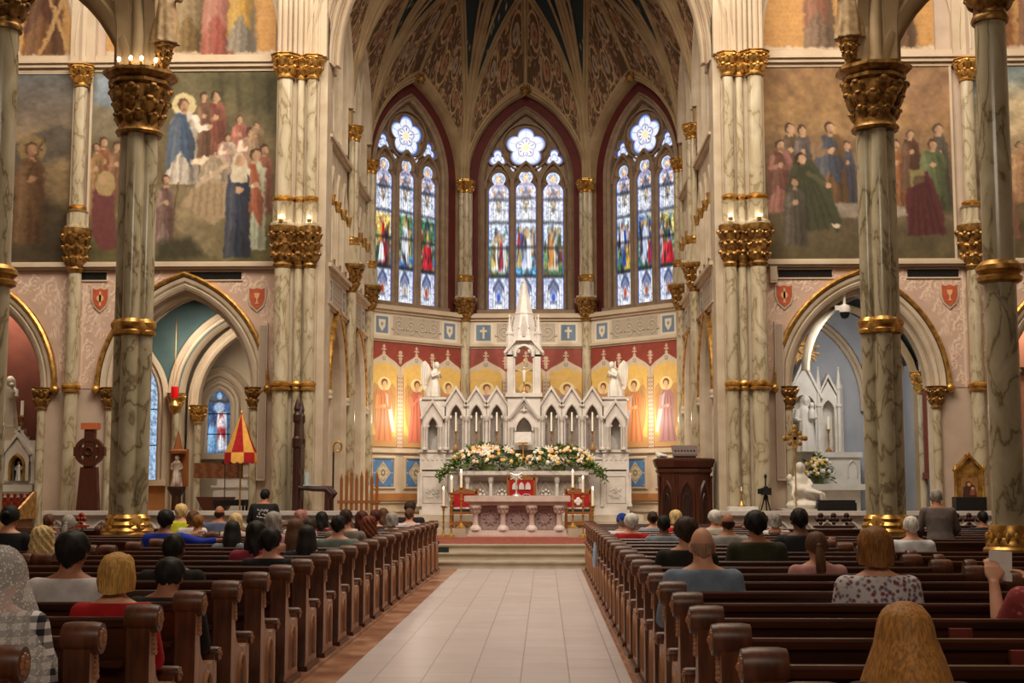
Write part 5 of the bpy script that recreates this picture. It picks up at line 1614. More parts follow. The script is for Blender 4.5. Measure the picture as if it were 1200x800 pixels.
# carved wing panels
for q in (-1, 1):
 p = MB()
 x = q * 2.33
 p.psweep(PRD, [(x - .24, zb_ + .3), (x - .24, ZM - .12), (x + .24, ZM - .12), (x + .24, zb_ + .3)], [(-.015, .05), (0, .075), (.015, .05)], closed=True)
 rs = random.Random(5 + q)
 for i in range(22):
  c = PRD(x + rs.uniform(-.16, .16), zb_ + .5 + rs.uniform(-.08, .16), .06); p.ball(c, (.04, .015, .022), 6, 4, rot=Matrix.Rotation(rs.uniform(0, 3), 3, 'Y'))
 for e in (-1, 1):
  c = PRD(x + e * .36, zb_ + .2, .06); p.lathe([(.05, 0), (.05, .05), (.03, .08), (.03, ZM - zb_ - .35), (.05, ZM - zb_ - .3), (.05, ZM - zb_ - .24)], c.x, c.y, c.z, 10)
 wpart('wing_panel', p, wm, rt)
def gable_niche(x, half, zs, zsp, zap, zgab, gh, parent, fin=True, d=0.0):
 """gabled niche: screen wall with a cusped opening, gable mould, finial"""
 p = MB()
 top = zgab - .04
 zs2 = zap + .05
 p.pwall(PRD, x - gh, x + gh, zs, zs2, [(x, half, zs, zsp, zap)], d, .34, 0)
 p.pprism(PRD, [(x - gh, zs2), (x + gh, zs2), (x, top)], d - .34, d)
 p.psweep(PRD, arch_path(x, half, zsp, zap, zs, 8), [(-.02, d - .1), (0, d + .02), (.03, d + .03), (.05, d)])
 for e in (-1, 1):   # cusps
  p.ball(PRD(x + e * half * .8, zsp + .06, d - .04), (half * .22, .04, half * .3), 6, 4)
 p.psweep(PRD, [(x - gh - .03, zs2 - .10), (x, zgab), (x + gh + .03, zs2 - .10)], [(0, d - .34), (-.02, d + .02), (0, d + .07), (.05, d + .07), (.06, d + .02), (.06, d - .34)])
 for i in range(5):
  for e in (-1, 1):
   t = (i + .5) / 5
   p.ball(PRD(x + e * (gh * (1 - t)), zs2 - .06 + (zgab - zs2 + .06) * t + .07, d + .02), .025, 5, 4)
 g = wpart('gable', p, wm, parent)
 if fin:
  p = MB(); c = PRD(x, zgab, d - .02)
  p.lathe([(.03, 0), (.022, .08), (.045, .10), (.045, .13), (.02, .16), (.014, .24), (.035, .27), (.01, .33), (.004, .40)], c.x, c.y, c.z, 8)
  for a in range(4):
   p.ball((c.x + .05 * math.cos(a * PI / 2), c.y + .05 * math.sin(a * PI / 2), c.z + .115), .022, 5, 4)
  p.v = [(a, b, c2) for a, b, c2 in p.v]
  f = wpart('finial', p, wm, g)
  f.location = -Vector(rt.location)
 return g
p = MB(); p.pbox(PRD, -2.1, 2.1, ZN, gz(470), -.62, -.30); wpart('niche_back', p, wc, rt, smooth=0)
for q in (-1, 1):
 for u in (534, 558, 582):
  x = gx(u) if q < 0 else -gx(u)
  gable_niche(x, .17, ZN, gz(491), gz(474), gz(456), .255, rt)
 for xx in (2.0, 1.48, .96, .46):
  p = MB(); c = PRD(q * xx, ZN, .05)
  H = gz(489) - ZN
  p.lathe([(.07, 0), (.07, .04), (.045, .07), (.04, .08), (.04, H - .12), (.055, H - .1), (.08, H - .02), (.08, H + .03)], c.x, c.y, c.z, 12)
  wpart('arcade_colonette', p, wm, rt)
 # wing turrets that carry the kneeling angels
 x = q * 2.33
 p = MB()
 p.pwall(PRD, x - .3, x + .3, ZN, gz(468), [(x, .13, ZN, gz(502), gz(489))], .05, .3)
 p.pbox(PRD, x - .3, x + .3, ZN, gz(468), -.6, -.25)
 for e in (-.3, .3):
  p.add([PRD(x + e, ZN, .05), PRD(x + e, gz(468), .05), PRD(x + e, gz(468), -.4), PRD(x + e, ZN, -.4)], [(0, 1, 2, 3)])
 p.pbox(PRD, x - .34, x + .34, gz(468), gz(468) + .06, -.6, .1)
 wpart('turret', p, wm, rt, smooth=0)
 gable_niche(x, .13, ZN, gz(502), gz(489), gz(472), .25, rt, fin=False, d=.13)
 for e in (-.2, .2):
  p = MB(); c = PRD(x + e, ZN, .18); H = gz(500) - ZN
  p.lathe([(.05, 0), (.05, .04), (.03, .06), (.03, H - .08), (.05, H - .02), (.05, H)], c.x, c.y, c.z, 10); wpart('turret_colonette', p, wm, rt)
# central tower
tw = .42
p = MB()
z0, z1 = ZN, gz(463)
p.pwall(PRD, -tw, tw, z0, z1, [(0, .19, z0 + .1, gz(505), gz(490))], .14, .4)
p.pbox(PRD, -tw, tw, z0, z1, -.6, -.26)
for e in (-tw, tw):
 p.add([PRD(e, z0, .14), PRD(e, z1, .14), PRD(e, z1, -.3), PRD(e, z0, -.3)], [(0, 1, 2, 3)])
p.pbox(PRD, -tw - .05, tw + .05, z1 - .05, z1 + .05, -.6, .2)
p.pbox(PRD, -.28, .28, z0, z0 + .12, .0, .24)
for e in (-.3, .3):
 c = PRD(e, z0 + .05, .2); p.lathe([(.05, 0), (.035, .05), (.035, .45), (.055, .52)], c.x, c.y, c.z, 10)
wpart('tower_base', p, wm, rt, smooth=30)
p = MB(); p.psweep(PRD, [(-.36, gz(492)), (0, gz(469)), (.36, gz(492))], [(0, .1), (0, .22), (.05, .24), (.06, .1)])
p.psweep(PRD, [(-.28, gz(490)), (0, gz(474)), (.28, gz(490))], [(0, .1), (0, .2), (.02, .1)])
p.psweep(PRD, arch_pts(0, .2, gz(505), gz(489), 8), [(0, .1), (.0, .2), (.04, .2), (.05, .1)])
c = PRD(0, gz(481), .19); p.ball(c, (.05, .03, .05), 6, 4); p.ball((c.x, c.y, c.z + .08), (.02, .02, .04), 6, 4)
for e in (-1, 1):
 p.ball((c.x + e * .07, c.y, c.z), (.03, .02, .02), 6, 4)
wpart('tabernacle_gable', p, wm, rt)
# open exposition niche: four posts, cusped arch, gable
z2, z3 = z1 + .05, gz(416)
p = MB()
for e in (-1, 1):
 for d0 in (.14, -.36):
  p.pbox(PRD, e * .35 - .075, e * .35 + .075, z2, z3 + .1, d0 - .15, d0)
 for a, b in ((.1, .18),):
  c = PRD(e * .25, z2, .10); p.lathe([(.05, 0), (.03, .05), (.03, z3 - z2 - .1), (.05, z3 - z2)], c.x, c.y, c.z, 10)
wpart('niche_posts', p, wm, rt, smooth=30)
for d0, nm in ((.14, 'niche_arch'), (-.36, 'niche_arch')):
 p = MB()
 p.pwall(PRD, -.425, .425, z3 - .05, gz(403), [(0, .2, z3 - .05, z3, gz(405) - .02)], d0, .14)
 p.pprism(PRD, [(-.44, gz(403)), (.44, gz(403)), (0, gz(392))], d0 - .14, d0)
 p.psweep(PRD, arch_path(0, .2, z3, gz(405) - .02, z3 - .05, 10), [(-.02, d0 - .05), (0, d0 + .04), (.05, d0 + .04), (.07, d0)])
 for e in (-1, 1):
  p.ball(PRD(e * .15, z3 + .1, d0 - .04), (.06, .05, .07), 8, 5)
 p.psweep(PRD, [(-.48, gz(415)), (0, gz(390)), (.48, gz(415))], [(0, d0 - .1), (-.02, d0 + .03), (0, d0 + .1), (.06, d0 + .1), (.07, d0 - .1)])
 wpart(nm, p, wm, rt)
for e in (-1, 1):
 for d0 in (.1, -.42):
  p = MB(); c = PRD(e * .37, gz(416), d0)
  p.lathe([(.09, 0), (.09, .5), (.11, .52), (.11, .57), (.075, .6), (.02, .95), (.035, .98), (.005, 1.05)], c.x, c.y, c.z, 8, a0=PI / 8)
  wpart('corner_pinnacle', p, wm, rt, smooth=20)
p = MB(); c = PRD(0, gz(400), -.12)
H = gz(326) - gz(400)
p.lathe([(.44, 0), (.40, .1), (.36, .22), (.345, .24), (.25, H * .42), (.265, H * .44), (.235, H * .46), (.06, H * .93), (.075, H * .945), (.04, H * .965), (.012, H)], c.x, c.y, c.z, 8, a0=PI / 8)
for k, (zz, rr, n) in enumerate(((.34, .33, 8), (.85, .19, 8), (1.2, .12, 4))):
 for i in range(n):
  a = 2 * PI * i / n + PI / n; p.ball((c.x + rr * math.cos(a), c.y + rr * math.sin(a), c.z + zz), .03, 5, 4)
for i in range(4):
 a = PI / 2 * i
 cx_, cy_ = c.x + .3 * math.cos(a), c.y + .3 * math.sin(a)
 p.lathe([(.12, .1), (.12, .2), (.09, .34), (.02, .62), (.005, .68)], cx_, cy_, c.z, 4, a0=a)
wpart('spire', p, wm, rt, smooth=15)
# crucifix, kneeling angels, altar card, niche candles
t = thing('crucifix', 'small white and gold crucifix standing in the open niche of the central tower', 'crucifix', PRD(0, z1 + .05, -.1))
p = MB(); p.lathe([(.11, 0), (.1, .04), (.04, .08), (.025, .16)], 0, 0, 0, 12); p.box(-.022, .022, -.015, .015, .14, .82); p.box(-.2, .2, -.015, .015, .58, .625)
for x, z in ((-.2, .6), (.2, .6), (0, .84)): p.ball((x, 0, z), (.035, .02, .035), 8, 5)
part('cross', p, M['gold'], t)
p = MB(); robe(p, [(.3, 0, -.03, .02, .02), (.42, 0, -.035, .035, .025), (.56, 0, -.035, .045, .03), (.62, 0, -.03, .02, .02)], 4, .05, 12); p.ball((0, -.04, .66), .03, 8, 6)
for q in (-1, 1): p.tube([(q * .03, -.03, .57), (q * .18, -.03, .62)], .012, 6)
part('corpus', p, M['white_marble_plain'], t)
km = statue_mesh('kneeling_angel_statue', .92, 'kneel'); km.materials.append(M['white_marble_plain'])
for q in (-1, 1):
 o = bpy.data.objects.new('kneeling_angel_statue', km); COL.objects.link(o)
 o.location = PRD(q * 2.33, gz(468) + .075, -.15); o.rotation_euler = (0, 0, -q * .75)
 tag(o, 'white kneeling angel statue on the %s end of the high altar' % ('left' if q < 0 else 'right'), 'statue', 'kneeling angels on the high altar')
t = thing('altar_card', 'white framed card on a gold foot before the tabernacle niche', 'card', PRD(-.02, ZN + .14, .42))
p = MB(); p.lathe([(.1, 0), (.03, .04), (.025, .1)], 0, .0, -.36, 10); p.lathe([(.02, -.3), (.02, .04)], 0, 0, 0, 8); p.box(-.12, .12, -.02, .02, .0, .04); part('stand', p, M['brass'], t)
p = MB(); p.box(-.21, .21, -.015, .015, .03, .30); part('panel', p, M['whitecloth'], t, smooth=0)
def candlestick(loc, hstick, hcandle, label, group, lit=True, r=.035, rc=.028, ornate=True, block=None):
 t = thing('candlestick', label, 'candlestick', loc, group)
 z = 0
 if block:
  p = MB(); p.box(-.11, .11, -.11, .11, 0, block); p.box(-.13, .13, -.13, .13, 0, .04); part('stone_block', p, M['limestone'], t, smooth=0); z = block
 p = MB()
 H = hstick - z
 prof = [(r * 3.2, 0), (r * 3.2, .02), (r * 2.2, .05), (r * 1.0, .10)]
 k = 4 if ornate else 2
 for i in range(k):
  zz = .12 + (H - .2) * i / k
  prof += [(r * .55, zz), (r * .5, zz + (H - .2) / k * .8), (r * 1.15, zz + (H - .2) / k * .88), (r * 1.15, zz + (H - .2) / k * .94)]
 prof += [(r * .6, H - .07), (r * 1.7, H - .02), (r * 1.7, H)]
 p.lathe(prof, 0, 0, z, 12); part('stem', p, M['brass'], t)
 p = MB(); p.lathe([(rc, 0), (rc, hcandle), (rc * .3, hcandle + .004)], 0, 0, z + H, 10); part('candle', p, M['wax'], t)
 if lit:
  p = MB(); p.ball((0, 0, z + H + hcandle + .035), (.016, .016, .035), 8, 6); part('flame', p, M['flame'], t)
 return t
for q in (-1, 1):
 for i, u in enumerate((534, 558, 582)):
  x = gx(u) if q < 0 else -gx(u)
  candlestick(PRD(x, ZN, -.02) , gz(505) - ZN, gz(483) - gz(505), 'white candle on a brass stick in the %s gabled niche %s of the central tower' % (['outer', 'middle', 'inner'][i], 'left' if q < 0 else 'right'), 'candles in the high altar niches', lit=False, r=.028, rc=.021)
# ---------------------------------------------------------------- flowers
def blossom_mesh(name, mat, r=.06, kind='rose'):
 mb = MB()
 if kind == 'rose':
  mb.ball((0, 0, 0), (r * .55, r * .55, r * .6), 7, 5)
  for i in range(6):
   a = 2 * PI * i / 6
   mb.ball((r * .5 * math.cos(a), r * .5 * math.sin(a), -.1 * r), (r * .34, r * .5, r * .5), 6, 4, rot=Matrix.Rotation(a, 3, 'Z'))
 else:
  for i in range(6):
   a = 2 * PI * i / 6
   mb.ball((r * .8 * math.cos(a), r * .8 * math.sin(a), .25 * r), (r * .7, r * .28, r * .12), 6, 4, rot=Matrix.Rotation(a, 3, 'Z') @ Matrix.Rotation(-.5, 3, 'Y'))
  mb.ball((0, 0, 0), (r * .25, r * .25, r * .4), 6, 4)
 return mb.build(name, mat, mesh_only=True, smooth=60)
BL = [blossom_mesh('blossom_white', M['rose_w'], .075, 'lily'), blossom_mesh('blossom_peach', M['rose_p'], .062), blossom_mesh('blossom_yellow', M['rose_y'], .06), blossom_mesh('blossom_salmon', M['rose_s'], .062), blossom_mesh('blossom_cream', M['rose_w'], .058)]
def leaf_blades(mb, pts, rs, L=.16, W=.03):
 for p in pts:
  p = Vector(p)
  d = Vector((rs.uniform(-1, 1), rs.uniform(-1, .5), rs.uniform(-.5, .9))).normalized()
  s = d.cross(Vector((rs.uniform(-1, 1), rs.uniform(-1, 1), rs.uniform(-1, 1)))).normalized()
  n = d.cross(s)
  l = L * rs.uniform(.6, 1.3); w_ = W * rs.uniform(.7, 1.3)
  mb.add([p, p + d * l * .5 + s * w_ + n * .012, p + d * l, p + d * l * .5 - s * w_ + n * .012, p + d * l * .5 - n * .008], [(0, 4, 1), (1, 4, 2), (2, 4, 3), (3, 4, 0)])
def arrangement(loc, rx, ry, rz, nb, nl, label, seed, trail=0, mixk=(0, 1, 1, 2, 3, 3, 4, 4, 4, 1, 2), ksz=(.78, 1.12)):
 rs = random.Random(seed)
 t = thing('flower_arrangement', label, 'flowers', loc)
 mb = MB()
 mb.lathe([(ry * .5, 0), (ry * .6, rz * .2), (ry * .4, rz * .25)], 0, 0, 0, 10)
 pts = []
 for i in range(nl):
  a, b = rs.uniform(0, 2 * PI), rs.uniform(-.5, PI / 2)
  k = rs.uniform(.7, .98) if b > -.05 and math.sin(a) < .3 else rs.uniform(.8, 1.14)
  pts.append((rx * k * math.cos(b) * math.cos(a), ry * k * math.cos(b) * math.sin(a), rz * .4 + rz * .6 * k * math.sin(b)))
 for i in range(abs(trail) and 120):
  x = rs.random()
  sg = 1 if trail > 0 else -1
  pts.append((sg * (rx * .8 + x * abs(trail)), -ry * .6 + rs.uniform(-.1, .1), rz * .35 - x * .38 + rs.uniform(-.1, .12)))
 leaf_blades(mb, pts, rs)
 mb.m = [1 if (i // 4) % 3 else 0 for i in range(len(mb.m))]
 part('greenery', mb, [M['leaf2'], M['leaf']], t, smooth=0)
 for i in range(nb):
  for _ in range(20):
   a, b = rs.uniform(PI, 2 * PI), rs.uniform(-.15, PI / 2 * .95)
   x, y, z = rx * math.cos(b) * math.cos(a), ry * math.cos(b) * math.sin(a), rz * .42 + rz * .58 * math.sin(b)
   if z > rz * .22: break
  m = BL[rs.choice(mixk)]
  k = rs.uniform(*ksz)
  d = Vector((x / rx, y / ry - .6, .5 * z / rz)).normalized()
  q = d.to_track_quat('Z', 'Y').to_euler()
  share('blossom', m, t, (x * 1.03, y * 1.05, z), q, (k, k, k))
 return t
arrangement((gx(572) + RX, RY - .42, ZM), .86, .28, .62, 100, 620, 'left mound of white, peach and yellow roses with trailing greens on the high altar', 3, -.55)
arrangement((gx(655) + RX, RY - .42, ZM), .82, .28, .60, 98, 620, 'right mound of white, peach and yellow roses with trailing greens on the high altar', 4, .5)
# ---------------------------------------------------------------- free-standing altar table
ALY = 31.7
PA = plane((-.03, ALY, 0), (1, 0, 0), (0, -1, 0))
t = thing('altar_table', 'pale marble altar table with four stout columns and round carved panels', 'altar table', (-.03, ALY, .452))
pm = M['pink_marble']
p = MB(); p.pbox(PA, -1.16, 1.16, .452, .50, -.95, .12); p.pbox(PA, -1.12, 1.12, .50, .59, -.92, .08); wpart('base_slab', p, pm, t, smooth=0)
p = MB(); p.pbox(PA, -1.22, 1.22, 1.25, 1.375, -1.0, .16); p.pbox(PA, -1.17, 1.17, 1.21, 1.25, -.97, .12); p.pbox(PA, -1.1, 1.1, 1.16, 1.21, -.94, .08); wpart('table_top', p, pm, t, smooth=0)
p = MB(); p.pbox(PA, -1.02, 1.02, .59, 1.16, -.85, -.12); wpart('core', p, pm, t, smooth=0)
for x in (-.62, 0, .62):
 p = MB()
 p.pbox(PA, x - .3, x + .3, .6, 1.15, -.13, -.1, 0)
 for rr in (.12,):
  p.psweep(PA, [(x + rr * math.sin(a), .87 + rr * math.cos(a)) for a in [-2 * PI * i / 28 for i in range(28)]], [(-.018, -.1), (0, -.075), (.018, -.1)], 0, closed=True)
 for i in range(10):
  a = 2 * PI * i / 10; p.ball(PA(x + .145 * math.cos(a), .87 + .145 * math.sin(a), -.09), .028, 6, 4)
 wpart('carved_roundel', p, M['mauve_carving'], t)
for x in (-.965, -.33, .33, .965):
 p = MB(); c = PA(x, .59, -.02)
 p.lathe([(.14, 0), (.14, .04), (.12, .07), (.09, .1), (.07, .12), (.064, .38), (.08, .42), (.12, .5), (.15, .52), (.15, .57)], c.x, c.y, c.z, 16)
 foliage(p, c.x, c.y, c.z + .38, c.z + .52, .09, .13, 2, 8)
 wpart('column', p, pm, t)
t = thing('altar_cross', 'bright white standing cross with a starburst on the altar table', 'cross', PA(-.03, 1.375, -.3))
p = MB(); p.lathe([(.08, 0), (.07, .02), (.025, .05), (.018, .12), (.018, .34)], 0, 0, 0, 12); p.box(-.02, .02, -.012, .012, .32, .6); p.box(-.13, .13, -.012, .012, .44, .48); part('cross', p, M['silver'], t)
p = MB()
for i in range(12):
 a = 2 * PI * i / 12; L = .16 if i % 2 else .11
 p.tube([(.03 * math.cos(a), 0, .46 + .03 * math.sin(a)), (L * math.cos(a), 0, .46 + L * math.sin(a))], [.014, .004], 6)
p.ball((0, 0, .46), (.05, .03, .05), 10, 6)
part('starburst', p, M['silver'], t)
SG = 'tall brass candlesticks around the altar table'
candlestick((-1.30, 31.25, .452), 1.12, .34, 'tall brass candlestick on a stone block at the left front corner of the altar table', SG, block=.2)
candlestick((1.24, 31.25, .452), 1.12, .34, 'tall brass candlestick on a stone block at the right front corner of the altar table', SG, block=.2)
candlestick((-1.47, 30.5, .441), 1.02, .30, 'middle of the three candlesticks left of the altar table', SG)
candlestick((1.45, 30.5, .441), 1.02, .30, 'middle of the three candlesticks right of the altar table', SG)
candlestick((-1.66, 30.7, .441), .72, .36, 'shortest candlestick left of the altar table, outermost', SG)
candlestick((1.68, 30.9, .441), .72, .36, 'shortest candlestick right of the altar table, outermost', SG)
def sanctuary_chair(loc, label, w=.6, hb=.86, emblem=None, arches=False, group=None):
 t = thing('sanctuary_chair', label, 'chair', loc, group)
 for x in (-1, 1):
  p = MB(); p.box(x * w / 2 - .03, x * w / 2 + .03, -.03, .03, 0, .46); p.ball((x * w / 2, 0, .03), .04, 8, 5); part('leg', p, M['oak'], t, smooth=30)
  p = MB(); p.box(x * w / 2 - .035, x * w / 2 + .035, .46, .52, 0, hb + .04); p.ball((x * w / 2, .49, hb + .07), .045, 8, 5); part('leg', p, M['oak'], t, smooth=30)
  p = MB(); p.box(x * w / 2 - .035, x * w / 2 + .035, -.04, .5, .6, .65); p.box(x * w / 2 - .025, x * w / 2 + .025, -.03, .03, .44, .6); part('armrest', p, M['oak'], t, smooth=0)
 p = MB(); p.box(-w / 2, w / 2, -.02, .5, .34, .40); p.box(-w / 2, w / 2, .0, .04, .08, .16); part('seat_frame', p, M['oak'], t, smooth=0)
 p = MB(); p.box(-w / 2 + .04, w / 2 - .04, -.01, .47, .40, .46); part('cushion', p, pmat('dark_green_leather', (34, 40, 34), (26, 30, 26), scale=6, rough=.5), t, smooth=0)
 p = MB(); p.box(-w / 2 + .035, w / 2 - .035, .47, .51, .5, hb - .02); part('back_upholstery', p, M['redcloth'], t, smooth=0)
 f = lambda s, z, d=0: Vector((s, .48 - d, z))
 p = MB(); p.pprism(f, [(-w / 2, hb - .04), (w / 2, hb - .04), (w / 2, hb + .02), (w * .25, hb + .07), (0, hb + .1), (-w * .25, hb + .07), (-w / 2, hb + .02)], -.04, .02); part('crest_rail', p, M['oak'], t, smooth=0)
 if emblem:
  p = MB()
  for a in range(4):
   p.ball((.055 * math.cos(a * PI / 2), .463, hb - .22 + .055 * math.sin(a * PI / 2)), (.05, .012, .05), 10, 6)
  p.ball((0, .463, hb - .22), (.05, .013, .05), 8, 5)
  part('cross_emblem', p, M['whitecloth'], t)
 if arches:
  p = MB()
  for x in (-.16, 0, .16):
   p.pprism(f, arch_path(x, .065, hb - .2, hb - .09, hb - .27, 6), .015, .03)
  part('arch_tracery', p, M['white_marble'], t, smooth=0)
  p = MB()
  for x in (-.12, .12):
   p.psweep(f, arch_pts(x, .12, hb - .48, hb - .39, 8), [(-.012, .0), (0, .03), (.012, 0)])
  part('white_braid', p, M['whitecloth'], t)
 return t
sanctuary_chair((-1.36, 33.1, .591), 'red backed oak chair left of the altar table, behind the candlesticks', group='red backed oak chairs beside the altar')
sanctuary_chair((1.42, 33.1, .591), 'red backed oak chair with a white cross emblem right of the altar table', emblem=True, group='red backed oak chairs beside the altar')
sanctuary_chair((.03, 33.35, .591), 'central oak chair with small white arches and red back behind the altar table', w=.66, hb=1.2, arches=True)
# ---------------------------------------------------------------- throne, crosier, slatted screen (left), pulpit (right)
t = thing('bishops_throne', 'tall dark carved wooden throne with pinnacles in front of the left pier', 'throne', (-4.1, 26.86, .42))
p = MB(); p.box(-.28, .85, -.26, .3, 0, .12); part('dais', p, M['throne'], t, smooth=0)
f = lambda s, z, d=0: Vector((-.1 + d, s, z))
p = MB(); p.box(-.2, -.1, -.2, .27, .12, 2.2); p.pprism(f, [(-.2, 2.2), (.27, 2.2), (.04, 2.75)], -.1, 0)
for z in (.9, 1.5): p.box(-.1, -.07, -.16, .26, z, z + .5)
part('back_panel', p, M['throne'], t, smooth=0)
for y in (-.2, .27):
 p = MB(); p.lathe([(.07, .12), (.07, 1.9), (.09, 1.94), (.09, 2.1), (.06, 2.14), (.05, 2.4), (.08, 2.44), (.08, 2.56), (.05, 2.62), (.065, 2.68), (.02, 2.86), (.0, 2.9)], -.15, y, 0, 8)
 part('pinnacled_post', p, M['throne'], t, smooth=20)
 p = MB(); p.tube([(-.1, y, 1.15), (.2, y, 1.12), (.45, y, 1.12), (.55, y, 1.02), (.5, y, .94)], [.045, .05, .06, .055, .03], 8); p.box(.42, .5, y - .035, y + .035, .12, 1.08)
 part('armrest', p, M['throne'], t)
p = MB(); p.box(-.1, .5, -.24, .34, .5, .62); p.box(.4, .48, -.22, .32, .12, .5); part('seat', p, M['throne'], t, smooth=0)
p = MB(); p.box(-.08, .46, -.2, .3, .62, .7); part('cushion', p, M['redcloth'], t, smooth=0)
p = MB(); p.box(.06, .12, -.33, -.30, 1.2, 1.44); p.box(.02, .28, -.34, -.31, 1.18, 1.2); tp = part('reading_card', p, pmat('pale_blue_card', (170, 196, 204)), t, smooth=0)
t = thing('crosier', 'dark curled crosier staff standing behind the throne', 'staff', (-3.62, 27.3, .42))
p = MB(); p.tube([(0, 0, 0), (0, 0, 1.85)], .018, 8); part('staff', p, M['throne'], t)
p = MB(); p.tube([(0, 0, 1.85)] + [(.09 - .09 * math.cos(a) * (1 - a * .06), 0, 1.95 + .12 * math.sin(a) * (1 - a * .06)) for a in [i * .35 for i in range(0, 16)]], .02, 8); part('crook', p, M['brass'], t)
t = thing('slatted_screen', 'row of upright golden oak slats beside the throne', 'screen', (-3.3, 28.3, .441))
for i in range(8):
 x = -.3 + i * .105; h = 1.30 + .06 * (i % 3)
 p = MB(); p.box(x - .03, x + .03, -.02, .02, 0, h); p.lathe([(.035, 0), (.03, .03), (.0, .12)], x, 0, h, 4, a0=PI / 4); part('slat', p, M['oak'], t, smooth=0)
for z in (.15, .8):
 p = MB(); p.box(-.38, .5, -.03, .03, z, z + .06); part('rail', p, M['oak'], t, smooth=0)
PX, PY = 3.45, 28.18
t = thing('pulpit', 'dark carved wooden pulpit with gothic panels right of the altar', 'pulpit', (PX, PY, .441))
oct_ = lambda r, n=8: [(r * math.cos(PI / 8 + i * PI / 4), r * math.sin(PI / 8 + i * PI / 4)) for i in range(8)]
p = MB(); p.lathe([(.62, 0), (.62, .1), (.56, .14), (.56, 1.4), (.6, 1.44), (.6, 1.5), (.55, 1.52)], 0, 0, 0, 8, a0=PI / 8); part('body', p, M['wood'], t, smooth=0)
p = MB(); p.lathe([(.56, 1.5), (.62, 1.54), (.64, 1.6), (.66, 1.66), (.66, 1.7), (.6, 1.72)], 0, 0, 0, 8, a0=PI / 8); part('cornice', p, M['wood'], t, smooth=0)
for i in (4, 5, 6, 7):
 a = PI / 8 + i * PI / 4 + PI / 8
 c = Vector((.56 * math.cos(PI / 8) * math.cos(a), .56 * math.cos(PI / 8) * math.sin(a), 0))
 f = plane(c, (-math.sin(a), math.cos(a), 0), (math.cos(a), math.sin(a), 0))
 p = MB(); p.pprism(f, arch_path(0, .13, .85, 1.2, .2, 8), -.02, .008, 1)
 p.psweep(f, arch_path(0, .13, .85, 1.2, .2, 8), [(-.02, 0), (0, .03), (.03, .04), (.05, 0)], 0)
 p.psweep(f, arch_path(0, .07, .8, 1.0, .25, 8), [(-.01, 0), (0, .025), (.015, 0)], 0)
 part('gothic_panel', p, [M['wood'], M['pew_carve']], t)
 for s in (-.2, .2):
  p = MB(); q = f(s, .14, .02); p.lathe([(.03, 0), (.022, .04), (.022, 1.15), (.035, 1.22)], q.x, q.y, q.z, 8); part('corner_shaft', p, M['wood'], t)
t = thing('book_rest', 'carved wooden book rest on top of the pulpit', 'book rest', (PX, PY - .2, 2.16))
p = MB(); p.box(-.22, .22, -.15, .15, 0, .05); p.taper((0, .03, .05), (.36, .14), (0, .05, .2), (.4, .1)); f = lambda s, z, d=0: Vector((s, -.1 + (z - .08) * .5 - d, z))
p.pprism(f, [(-.25, .04), (.25, .04), (.27, .26), (-.27, .26)], -.03, .02); part('desk', p, M['wood'], t, smooth=0)
p = MB(); p.pprism(f, [(-.25, .04), (.25, .04), (.25, .075), (-.25, .075)], .02, .06)
for i in range(7): p.ball(f(-.19 + i * .063, .15, .022), .02, 6, 4)
part('ledge', p, M['pew_carve'], t)
p = MB()
rs = random.Random(9)
for i in range(9): p.ball((rs.uniform(-.1, .1), rs.uniform(-.06, .06), .05 + rs.uniform(-.02, .05)), (rs.uniform(.04, .07), .05, rs.uniform(.03, .06)), 6, 4)
o = share('folded_cloth', (lambda m: (m.materials.append(M['whitecloth']), m)[1])(remesh(p, .018, 'folded_cloth', 1)), None, (PX - .45, PY - .1, 2.17)); tag(o, 'crumpled white cloth on the left edge of the pulpit top', 'cloth')
# side table, camera, rails
t = thing('side_table', 'small table under a white cloth beside the right pier', 'table', (4.45, 26.95, .42))
p = MB(); p.box(-.28, .28, -.2, .2, .72, .76)
for x in (-.24, .24):
 for y in (-.16, .16): p.box(x - .02, x + .02, y - .02, y + .02, 0, .72)
part('table_frame', p, M['midwood'], t, smooth=0)
p = MB(); p.taper((0, 0, .56), (.6, .44), (0, 0, .765), (.57, .41)); p.box(-.285, .285, -.205, .205, .765, .775); part('cloth', p, M['whitecloth'], t, smooth=0)
candlestick((4.45, 26.98, 1.195), .3, .08, 'small brass candlestick on the white side table near the right pier', None, lit=False, r=.022, rc=.012)
t = thing('video_camera', 'black video camera on a tripod before the right pier', 'camera', (4.82, 26.62, 0))
t.location = (4.9, 26.83, .42)
p = MB(); p.box(-.08, .08, -.2, .12, 1.0, 1.14); p.lathe([(.045, -.2), (.05, -.34)], 0, 0, 0, 10, mat=Matrix.Translation((0, 0, 1.07)) @ Matrix.Rotation(PI / 2, 4, 'X')); p.box(-.03, .03, -.1, .06, 1.14, 1.17); part('body', p, M['black'], t, smooth=30)
p = MB(); p.box(-.16, -.08, -.05, .0, 1.02, 1.12); part('viewfinder', p, M['black'], t, smooth=0)
p = MB(); p.tube([(0, 0, 1.17), (0, 0, 1.33)], .015, 6); p.ball((0, 0, 1.36), (.03, .03, .05), 8, 6); part('microphone', p, M['black'], t)
for i in range(3):
 a = 2 * PI * i / 3 + .5
 p = MB(); p.tube([(.03 * math.cos(a), .03 * math.sin(a), .95), (.3 * math.cos(a), .3 * math.sin(a), .01)], .014, 6); part('tripod_leg', p, M['black'], t)
p = MB(); p.lathe([(.05, .9), (.05, .96), (.03, 1.0)], 0, 0, 0, 10); part('pan_head', p, M['black'], t)
